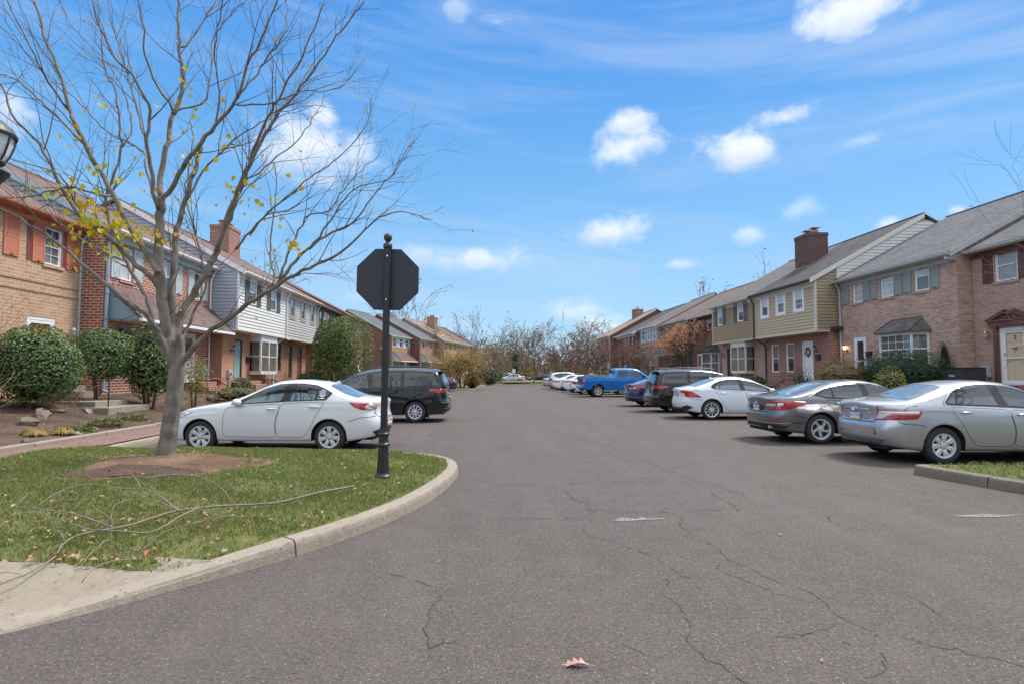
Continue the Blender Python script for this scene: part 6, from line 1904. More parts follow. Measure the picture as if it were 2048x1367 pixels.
D_VAN = var(D_SEDAN, seats=((1.62, 1.45),), trim=[(2.75, 1.045), (2.3, 1.36), (1.95, 1.53), (1.5, 1.61), (0.6, 1.655), (-0.3, 1.645), (-0.62, 1.60), (-0.82, 1.20), (-0.75, 1.15), (0.5, 1.135), (1.5, 1.09), (2.4, 1.035)],
    win=[[(2.5, 1.075), (2.2, 1.34), (1.9, 1.49), (1.6, 1.56), (1.52, 1.12)], [(1.38, 1.13), (1.42, 1.585), (1.0, 1.61), (0.50, 1.62), (0.48, 1.165)], [(0.36, 1.17), (0.38, 1.62), (-0.3, 1.61), (-0.56, 1.57), (-0.72, 1.21)]], glass=[CLEAR, CAR_GLASS_DK, CAR_GLASS_DK],
    doors=[([(2.78, 1.0), (2.86, 0.8), (2.82, 0.34), (1.52, 0.33), (1.47, 1.05), (2.2, 1.02)], (1.68, 0.98)), ([(1.45, 1.055), (1.50, 0.33), (0.55, 0.33), (0.44, 0.55), (0.42, 1.10), (0.9, 1.09)], (1.28, 0.99))],
    lines=[[(0.42, 1.09), (-0.9, 1.10)], [(-0.92, 0.74), (-0.62, 0.70), (-0.42, 0.55)]],
    tail=[([(0.45, 0.99), (0.55, 1.07), (0.95, 1.085), (1.40, 1.07), (1.38, 0.98), (1.0, 0.955)], LENS_RED)],
    head=[[(0.6, 0.70), (0.65, 0.80), (1.1, 0.88), (1.45, 0.92), (1.2, 0.78), (0.9, 0.70)]], mirror=(2.55, 1.12), windshield=[(2.95, -0.70), (3.05, -0.3), (3.07, 0), (3.05, 0.3), (2.95, 0.70), (2.05, 0.62), (1.95, 0.3), (1.93, 0), (1.95, -0.3), (2.05, -0.62)],
    rearglass=[(-0.99, -0.62), (-0.99, 0.62), (-0.83, 0.58), (-0.80, 0.4), (-0.80, -0.4), (-0.83, -0.58)],
    back=[([(-0.36, 0.78), (0.36, 0.78), (0.38, 0.93), (-0.38, 0.93)], DARKP, 'plate_recess'), ([(-0.8, 0.36), (0.8, 0.36), (0.95, 0.46), (-0.95, 0.46)], DARKP, 'bumper_trim')],
    backlines=[([(-0.45, 0.95), (0.45, 0.95)], 0.04, CHROME, 'chrome_trim'), ([(-0.95, 0.64), (0.95, 0.64)], 0.03, M('bumper_step', (0.3, 0.3, 0.3), 0.3, metal=0.6), 'bumper_trim')], plate=0.86, fin=None)


def van_extras(c):
    for y in (-0.68, 0.68):
        m = MB(); m.tube([(-0.45, y, 1.735), (-0.35, y, 1.79), (0.5, y, 1.815), (1.4, y, 1.785), (1.55, y, 1.73)], 0.02, 6); m.build('roof_rail', M('rail_grey', (0.10, 0.10, 0.105), 0.35, metal=0.4), c.root, uv=False)
    m = MB(); m.prism_z([(-0.75, -0.66), (-0.98, -0.62), (-1.02, 0), (-0.98, 0.62), (-0.75, 0.66)], 1.705, 1.735); m.build('spoiler', DARKP, c.root, uv=False)
    for sg in (1, -1):
        m = MB(); m.box(-0.44, -0.42, sg * 0.80, sg * 0.97, 0.12, 0.42); m.build('mud_flap', DARKP, c.root, uv=False)


v1 = Car('black minivan with roof rails beyond the white sedan on the left', VAN, P_BLACK, (-2.06, 19.45), pi - radians(2.0), cat='minivan'); dress(v1, D_VAN, 'GZP-5174'); van_extras(v1)
v2 = Car('black minivan with chrome tailgate strip parked on the right beside a white sedan', VAN, P_BROWNB, (8.05, 23.4), radians(-1.0), cat='minivan'); dress(v2, D_VAN, 'KMT-6103'); van_extras(v2)
NAV = var(GRY, wheel='five', ro=1.02)
NAV['rear'] = [(z, x + 0.08) for z, x in GRY['rear']]
c5 = Car('navy blue sedan with white licence plate, half hidden behind the right black minivan', NAV, P_NAVY, (8.1, 27.3), radians(0)); dress(c5, var(D_GRY, handle=P_NAVY), 'LDV-8841')
c6 = Car('dark blue sedan parked by the far grass strip on the left', NAV, P_DKBLUE, (-2.95, 49.6), pi); dress(c6, var(D_GRY, handle=P_DKBLUE), None)

# blue pickup
PIC = dict(wb=3.68, ro=1.20, fo=0.95, W=2.03, R=0.40, rr=0.245, wheel='six', mid=2.0, Lr=0.22, nr=3.0, Lf=0.8, bend=0.06, tumble=0.2, crown=0.04, pw=6.5, inset=0.03, z0=0.45, gap=0.07, flare=0.03, tw=0.27, barrel=0.02, rlift=0.10,
    top=[(-1.2, 1.33), (1.02, 1.36), (1.06, 1.40), (1.16, 1.88), (1.3, 1.93), (2.0, 1.955), (2.6, 1.93), (2.9, 1.85), (3.4, 1.5), (3.62, 1.36), (4.0, 1.31), (4.4, 1.24), (4.58, 1.12), (4.63, 1.0)],
    belt=[(-1.2, 1.32), (1.0, 1.33), (1.2, 1.29), (2.0, 1.27), (3.3, 1.25), (3.7, 1.24), (4.2, 1.17), (4.5, 1.05), (4.63, 0.95)],
    rear=[(0.45, -1.12), (0.55, -1.2), (0.75, -1.2), (0.8, -1.1), (1.3, -1.1)], front=[(0.45, 4.55), (0.7, 4.63), (1.0, 4.6), (1.2, 4.5)],
    wprof=[(0, .93), (.1, .98), (.35, 1.0), (.7, 1.0), (.9, .985), (1, .96)])
D_PIC = dict(trim=None, win=[[(2.18, 1.36), (2.22, 1.80), (2.5, 1.79), (2.75, 1.73), (3.25, 1.36)], [(1.35, 1.36), (1.38, 1.80), (2.08, 1.81), (2.06, 1.36)]],
    doors=[([(3.30, 1.22), (3.34, 0.9), (3.30, 0.58), (2.16, 0.57), (2.13, 1.25)], (2.32, 1.12)), ([(2.11, 1.25), (2.13, 0.57), (1.12, 0.57), (1.08, 1.27)], (1.28, 1.12))], handle=DARKP,
    lines=[[(1.04, 1.31), (1.05, 0.55)]], tail=[([(0.86, 0.92), (0.86, 1.24), (1.17, 1.24), (1.17, 1.17), (1.0, 1.15), (1.17, 1.08), (1.17, 0.95), (1.05, 0.92)], LENS_RED), ([(0.99, 1.02), (0.99, 1.15), (1.11, 1.15), (1.11, 1.02)], LENS_CLEAR)],
    head=[[(0.55, 0.85), (0.55, 1.02), (1.0, 1.05), (1.15, 0.95)]], mirror=(3.12, 1.40), mirror_mat=DARKP, windshield=[(3.5, -0.75), (3.56, 0), (3.5, 0.75), (2.9, 0.68), (2.85, 0), (2.9, -0.68)],
    back=[([(-0.75, 0.56), (0.75, 0.56), (0.95, 0.60), (0.95, 0.74), (-0.95, 0.74), (-0.95, 0.60)], M('bumper_steel', (0.28, 0.28, 0.29), 0.35, metal=0.7), 'bumper'), ([(-0.80, 0.82), (0.80, 0.82), (0.80, 1.27), (-0.80, 1.27)], M('tailgate_dark', (0.08, 0.085, 0.09), 0.4, metal=0.3), 'tailgate')], plate=0.64, glass=[CAR_GLASS, CAR_GLASS_DK])
p1 = Car('bright blue pickup truck with loaded bed, parked on the right', PIC, P_BLUE, (7.85, 38.35), radians(0.5), cat='pickup truck', name='pickup_truck'); dress(p1, D_PIC, None)
m = MB(); m.prism_z([(-1.0, -0.78), (1.0, -0.78), (1.0, 0.78), (-1.0, 0.78)], 1.348, 1.372); m.build('truck_bed', DARKP, p1.root, uv=False)
m = MB(); m.box(-1.05, 1.02, -0.94, -0.80, 1.33, 1.39); m.box(-1.05, 1.02, 0.80, 0.94, 1.33, 1.39); m.build('bed_rail', P_BLUE, p1.root, uv=False, bevel=0.02)
m = MB(); m.box(-0.2, 0.9, -0.5, 0.5, 1.373, 1.47); m.box(-0.75, -0.45, -0.3, 0.2, 1.373, 1.50); m.blob((-0.35, -0.45, 1.44), (0.2, 0.2, 0.12), 8, 2, .2); m.build('cargo', M('cargo_tan', (0.32, 0.25, 0.19), 0.8, var=0.4, vs=5), p1.root, uv=False)
m = MB(); m.box(1.10, 1.115, -0.62, 0.62, 1.45, 1.83); m.build('rear_window', CAR_GLASS_DK, p1.root, uv=False)
for sg in (1, -1):
    q = p1.skp(sg)(p1.A(-0.45), 1.19)
    text_mesh('badge', '4x4', 0.11, CHROME, p1.root, tuple(q[0] + q[1] * 0.006), (pi / 2, 0, 0 if sg < 0 else pi), 0.002)

# crossover and further cars
SUV = var(VAN, wb=2.70, ro=1.0, fo=0.93, W=1.90, R=0.36, wheel='five', mid=1.0,
    top=[(-1.0, 1.16), (-0.9, 1.3), (-0.7, 1.58), (-0.45, 1.66), (0.2, 1.70), (0.9, 1.70), (1.3, 1.64), (1.8, 1.42), (2.3, 1.17), (2.6, 1.09), (3.0, 1.03), (3.3, 0.92), (3.55, 0.78), (3.63, 0.7)],
    belt=[(-1.0, 1.12), (-0.4, 1.13), (0.5, 1.09), (1.5, 1.05), (2.3, 1.01), (2.8, 0.95), (3.2, 0.86), (3.63, 0.68)], front=[(0.2, 3.5), (0.35, 3.6), (0.5, 3.63), (0.65, 3.6), (0.85, 3.45)],
    rear=[(0.25, -0.92), (0.45, -0.99), (0.55, -1.0), (0.68, -0.99), (0.8, -0.93), (1.0, -0.93), (1.14, -0.97)])
D_SUV = var(D_VAN, seats=None, glass=[CAR_GLASS, CAR_GLASS_DK, CAR_GLASS_DK], trim=[(2.1, 1.06), (1.7, 1.34), (1.3, 1.52), (0.8, 1.585), (0.1, 1.58), (-0.35, 1.50), (-0.6, 1.34), (-0.3, 1.20), (0.6, 1.12), (1.5, 1.07)],
    win=[[(1.9, 1.09), (1.62, 1.33), (1.28, 1.48), (1.12, 1.53), (1.14, 1.12)], [(1.04, 1.13), (1.02, 1.54), (0.6, 1.555), (0.2, 1.55), (0.2, 1.17)], [(0.12, 1.18), (0.12, 1.545), (-0.3, 1.465), (-0.5, 1.33), (-0.25, 1.22)]],
    doors=[([(2.15, 1.0), (2.2, 0.8), (2.18, 0.36), (1.14, 0.35), (1.09, 1.04), (1.6, 1.03)], (1.25, 0.98)), ([(1.07, 1.045), (1.12, 0.35), (0.56, 0.35), (0.4, 0.6), (0.16, 1.08), (0.6, 1.06)], (0.35, 1.02))],
    lines=[], tail=[([(0.5, 0.92), (0.62, 1.06), (1.0, 1.08), (1.38, 1.06), (1.05, 0.96), (0.8, 0.88)], LENS_RED)], mirror=(1.95, 1.13), windshield=[(2.25, -0.66), (2.33, 0), (2.25, 0.66), (1.5, 0.58), (1.42, 0), (1.5, -0.58)],
    rearglass=[(-0.9, -0.58), (-0.9, 0.58), (-0.72, 0.52), (-0.70, 0), (-0.72, -0.52)], backlines=[], plate=0.8)
for lab, S, D, pm, x, y, rot, cat in (
    ('white sedan parked just beyond the blue pickup', WVO, D_WVO, P_WHITE2, 7.75, 42.4, 0, 'car'),
    ('white sedan second beyond the blue pickup', SEDAN, var(D_SEDAN, mirror=None), P_WHITE, 7.7, 46.2, 0, 'car'),
    ('pale sedan with dark trim, third beyond the blue pickup', SIL, D_SIL, P_WHITE, 7.55, 51.0, 0, 'car'),
    ('silver crossover with pink taillights beyond the white sedans', SUV, D_SUV, P_MIST, 7.6, 54.6, 0, 'car'),
    ('silver car with dark bumper, last of the right bays', SIL, D_SIL, P_MIST, 7.55, 58.4, 0, 'car'),
    ('silver sedan seen side on at the far left end of the street', SEDAN, D_SEDAN, P_MIST, 6.3, 91.5, radians(180), 'car'),
    ('blue hatchback behind the far side-on silver sedan', SUV, D_SUV, P_DKBLUE, 4.6, 96.5, radians(200), 'car'),
    ('pale grey car behind the blue hatchback at the far left', SUV, D_SUV, P_MIST, 3.3, 100.5, radians(200), 'car'),
    ('black low car at the far right end of the street', SEDAN, D_SEDAN, P_BLACK, 12.0, 101.5, radians(180), 'car'),
    ('black tall car at the far right end of the street', SUV, D_SUV, P_BLACK, 14.2, 104.0, radians(180), 'car')):
    k = Car(lab, S, pm, (x, y), rot, 'parked cars', cat=cat); dress(k, D, None)
# ------------------------------------------------------------------ trees and plants
def barkmat(name, c1, c2, vs=9.0):
    if name in MATS: return MATS[name]
    m, t, p = new_mat(name)
    o = t.add('ShaderNodeTexCoord').outputs['Object']
    mp = t.add('ShaderNodeMapping'); t.put(mp.inputs[0], o); mp.inputs['Scale'].default_value = (1, 1, 0.45)
    n1 = t.noise(mp.outputs[0], vs, 6, 0.65); n2 = t.noise(o, 2.2, 4, 0.6)
    mp2 = t.add('ShaderNodeMapping'); t.put(mp2.inputs[0], o); mp2.inputs['Scale'].default_value = (1, 1, 6)
    n3 = t.noise(mp2.outputs[0], 7.0, 4, 0.6)
    c = t.mix(t.smooth(n1, 0.3, 0.7), C4(c1), C4(c2))
    c = t.mix(t.math('MULTIPLY', t.smooth(n3, 0.56, 0.7), 0.35), c, C4([q * 0.5 for q in c1]))
    c = t.mix(t.math('MULTIPLY', t.smooth(n2, 0.55, 0.7), 0.35), c, (0.16, 0.17, 0.12, 1))
    t.put(p.inputs['Base Color'], c); p.inputs['Roughness'].default_value = 0.9; p.inputs['Specular IOR Level'].default_value = 0.15
    b = t.add('ShaderNodeBump', i_Strength=0.7, i_Distance=0.012)
    t.put(b.inputs['Height'], t.math('ADD', n1, t.math('MULTIPLY', n3, 0.6))); t.l.new(b.outputs[0], p.inputs['Normal'])
    MATS[name] = m
    return m


BARK = barkmat('bark_grey', (0.135, 0.115, 0.098), (0.245, 0.212, 0.18))
TWIG = M('twig_bark', (0.11, 0.082, 0.062), 0.85, var=0.2)
BARK_DK = M('bark_dark', (0.075, 0.06, 0.05), 0.9, var=0.3)
BARK_FAR = M('bark_far', (0.16, 0.125, 0.10), 0.9, var=0.25)
LF_YEL = leafmat('leaf_yellow', (0.62, 0.46, 0.02), (0.52, 0.46, 0.03), 0.5, 0.3, 0.35, (0.62, 0.33, 0.03))
LF_HOLLY = leafmat('leaf_holly', (0.045, 0.105, 0.022), (0.10, 0.18, 0.045), 0.40, 0.45, 0.15, (0.21, 0.26, 0.08))
LF_RHOD = leafmat('leaf_rhododendron', (0.045, 0.10, 0.03), (0.105, 0.16, 0.045), 0.42, 0.5, 0.1, (0.18, 0.18, 0.05))
LF_YEW = leafmat('leaf_yew', (0.018, 0.05, 0.020), (0.045, 0.09, 0.032), 0.5, 0.3, 0.1)
LF_EVER = leafmat('leaf_evergreen', (0.050, 0.092, 0.022), (0.105, 0.155, 0.038), 0.5, 0.3, 0.2, (0.20, 0.21, 0.06))
LF_TAN = leafmat('leaf_autumn_tan', (0.24, 0.16, 0.07), (0.17, 0.15, 0.05), 0.6, 0.2, 0.25, (0.34, 0.17, 0.06))
LF_LIME = leafmat('leaf_lime', (0.20, 0.23, 0.05), (0.30, 0.28, 0.07), 0.55, 0.3, 0.25)
LF_RED = leafmat('leaf_red', (0.55, 0.17, 0.115), (0.58, 0.28, 0.16), 0.55, 0.25, 0.35, (0.45, 0.33, 0.12))
LF_PURP = leafmat('leaf_purple', (0.20, 0.095, 0.08), (0.28, 0.15, 0.115), 0.6, 0.2, 0.3, (0.24, 0.10, 0.085))
LF_GOLD = leafmat('leaf_gold', (0.40, 0.26, 0.06), (0.30, 0.25, 0.06), 0.55, 0.2, 0.3, (0.42, 0.20, 0.10))
LF_BROWN = leafmat('leaf_brown', (0.16, 0.115, 0.08), (0.24, 0.175, 0.115), 0.7, 0.15, 0.25, (0.30, 0.22, 0.09))
LF_OLIVE = leafmat('leaf_olive', (0.08, 0.09, 0.03), (0.14, 0.13, 0.05), 0.6, 0.2, 0.2)
LF_CLUMP = leafmat('leaf_groundcover', (0.07, 0.13, 0.035), (0.15, 0.20, 0.06), 0.45, 0.3, 0.25, (0.30, 0.28, 0.08))
LF_LILY = leafmat('leaf_daylily', (0.36, 0.25, 0.06), (0.24, 0.23, 0.06), 0.5, 0.3, 0.3, (0.38, 0.18, 0.07))
STRAW = leafmat('straw', (0.34, 0.18, 0.07), (0.42, 0.26, 0.11), 0.7, 0.15, 0.3)
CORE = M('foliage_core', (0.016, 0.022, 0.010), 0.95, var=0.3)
CORE_BR = M('shade_core_brown', (0.06, 0.045, 0.03), 0.95, var=0.3)


def add_leaf(m, p, n, s, rnd, asp=0.55, fold=0.25):
    """one leaf: pointed oval folded along the midrib"""
    n = n.normalized(); a = n.orthogonal().normalized(); a.rotate(Matrix.Rotation(rnd.uniform(0, 2 * pi), 3, n)); b = n.cross(a)
    w = s * asp; f = n * (fold * w)
    b0 = len(m.v)
    for q in (p - a * s * 0.5, p + b * w * .5 + f - a * s * .1, p + a * s * 0.5, p - b * w * .5 + f - a * s * .1): m.v.append((q.x, q.y, q.z))
    m.f.append((b0, b0 + 1, b0 + 2, b0 + 3)); m.m.append(0)


def heart_leaf(m, p, n, s, rnd):
    n = n.normalized(); a = Vector((rnd.gauss(0, .4), rnd.gauss(0, .4), -1)); a = (a - n * a.dot(n)).normalized(); b = n.cross(a); b0 = len(m.v)
    for l, w in ((-.42, 0), (-.55, .22), (-.38, .44), (0, .46), (.3, .26), (.55, 0), (.3, -.26), (0, -.46), (-.38, -.44), (-.55, -.22)):
        q = p + a * l * s + b * w * s + n * (abs(w) * .3 * s); m.v.append((q.x, q.y, q.z))
    m.f += [(b0, b0 + 1, b0 + 2, b0 + 3, b0 + 4, b0 + 5), (b0, b0 + 5, b0 + 6, b0 + 7, b0 + 8, b0 + 9)]; m.m += [0, 0]


def lumpy(c, r, rnd, lumps):
    """random point near the surface of an uneven crown"""
    while True:
        d = Vector((rnd.gauss(0, 1), rnd.gauss(0, 1), rnd.gauss(0, 1))).normalized()
        k = 1.0
        for l, amp in lumps: k += amp * max(0.0, d.dot(l)) ** 6
        return d, k


def bush(name, label, c, r, n, ls, leaf, core=CORE, stem=BARK_DK, seed=1, group=None, cat='shrub', asp=0.55, stems=3, corek=0.80, depth=0.28, loc_z=None, lump=0.24):
    rnd = random.Random(seed)
    gz = c[2] - r[2] if loc_z is None else loc_z
    root = empty(name, (c[0], c[1], gz), label, cat, group)
    L = [(Vector((rnd.gauss(0, 1), rnd.gauss(0, 1), rnd.gauss(0, .8))).normalized(), rnd.uniform(-.16, lump)) for _ in range(22)]
    m = MB(); cz = c[2] - gz
    for i in range(n):
        d, k = lumpy(c, r, rnd, L)
        if d.z < -0.75 and rnd.random() < .6: continue
        q = 1 - depth * rnd.random() ** 2
        p = Vector((d.x * r[0], d.y * r[1], d.z * r[2])) * k * q + Vector((0, 0, cz))
        nn = d + Vector((rnd.gauss(0, .55), rnd.gauss(0, .55), rnd.gauss(0, .55) + 0.35))
        add_leaf(m, p, nn, ls * rnd.uniform(.7, 1.3), rnd, asp)
    m.build('foliage', leaf, root, uv=False)
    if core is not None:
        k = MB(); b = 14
        k.blob((0, 0, cz), (r[0] * corek, r[1] * corek, r[2] * corek), 14, seed, 0.10); k.build('shade_core', core, root, uv=False)  # solid dark blob blocks see-through, painting the shade inside the foliage
    if stems:
        s = MB()
        for i in range(stems):
            a = rnd.uniform(0, 2 * pi); q = 0.25 * r[0]
            s.tube([(q * .5 * cos(a), q * .5 * sin(a), -0.15), (q * cos(a), q * sin(a), cz * 0.5), (q * 1.6 * cos(a), q * 1.6 * sin(a), cz)], [0.05 * r[0] + .012, .04 * r[0] + .01, .03 * r[0]], 6)
        s.build('stem', stem, root, uv=False)
    return root


def grow(tb, p, d, length, rad, lvl, rnd, spread, up, segs, tips, nchild, wob=0.14, minr=0.0, taper=0.35):
    pts = [p.copy()]; q = p.copy(); dd = d.normalized(); rr = [rad]
    for i in range(segs):
        dd = (dd + Vector((rnd.gauss(0, wob), rnd.gauss(0, wob), rnd.gauss(0, wob) + up))).normalized()
        q = q + dd * (length / segs); pts.append(q.copy()); rr.append(max(minr, rad * (1 - (1 - taper) * (i + 1) / segs)))
    tb.tube(pts, rr, 7 if lvl > 2 else (5 if lvl > 1 else 3), cap=False)
    if lvl <= 0:
        tips.append((q, dd)); return
    n = nchild[lvl] if isinstance(nchild, dict) else nchild
    for k in range(n):
        f = rnd.uniform(0.35, 1.0) if k < n - 1 else 1.0
        i = min(segs - 1, int(f * segs)); pp = pts[i].lerp(pts[i + 1], f * segs - i) if f < 1 else pts[-1]
        base = (pts[i + 1] - pts[i]).normalized()
        o = base.orthogonal().normalized(); o.rotate(Matrix.Rotation(rnd.uniform(0, 2 * pi), 3, base))
        nd = (base + o * spread * rnd.uniform(.6, 1.3)).normalized()
        grow(tb, pp, nd, length * rnd.uniform(.5, .8), max(minr, rad * (1 - (1 - taper) * f) * rnd.uniform(.55, .8)), lvl - 1, rnd, spread, up, max(2, segs - 1), tips, nchild, wob, minr, taper)


def tree(name, label, x, y, z, h, seed, leaf=None, nleaf=0, ls=0.2, bark=BARK_FAR, spread=0.75, up=0.05, trunks=1, lean=0.0, clump=0.5, group=None, lvl=4, minr=0.02, r0=None, fork=0.3, nch=3, cat='tree', asp=0.6):
    rnd = random.Random(seed)
    root = empty(name, (x, y, z), label, cat, group)
    tb = MB(); tips = []
    for k in range(trunks):
        a = rnd.uniform(0, 2 * pi) if trunks > 1 else 0
        d = Vector((lean + (0.35 * cos(a) if trunks > 1 else rnd.gauss(0, .05)), (0.35 * sin(a) if trunks > 1 else rnd.gauss(0, .05)), 1))
        base = Vector((0.12 * cos(a), 0.12 * sin(a), -0.2)) if trunks > 1 else Vector((0, 0, -0.2))
        r = (r0 or h * 0.018) * (1 if trunks == 1 else .65)
        top = base + d.normalized() * h * fork
        tb.tube([base, base.lerp(top, .5) + Vector((rnd.gauss(0, .05), rnd.gauss(0, .05), 0)) * h * .1, top], [r * 1.25, r, r * .85], 7, cap=False)
        for q in range(nch + 1):
            o = Vector((rnd.gauss(0, 1), rnd.gauss(0, 1), 0)).normalized()
            grow(tb, top - Vector((0, 0, h * .06 * q)), (d.normalized() + o * spread * rnd.uniform(.3, 1.0)).normalized(), h * (1 - fork) * rnd.uniform(.42, .55), r * rnd.uniform(.5, .72), lvl - 1, rnd, spread, up, 4, tips, nch, 0.14, minr)
    tb.build('trunk', bark, root, uv=False, smooth=True)
    if leaf is not None and nleaf and tips:
        m = MB()
        for i in range(nleaf):
            t, d = tips[rnd.randrange(len(tips))]
            p = t + Vector((rnd.gauss(0, clump), rnd.gauss(0, clump), rnd.gauss(0, clump * .7)))
            add_leaf(m, p, Vector((rnd.gauss(0, 1), rnd.gauss(0, 1), rnd.gauss(0, 1) + .4)), ls * rnd.uniform(.6, 1.3), rnd, asp)
        m.build('crown', leaf, root, uv=False)
    return root


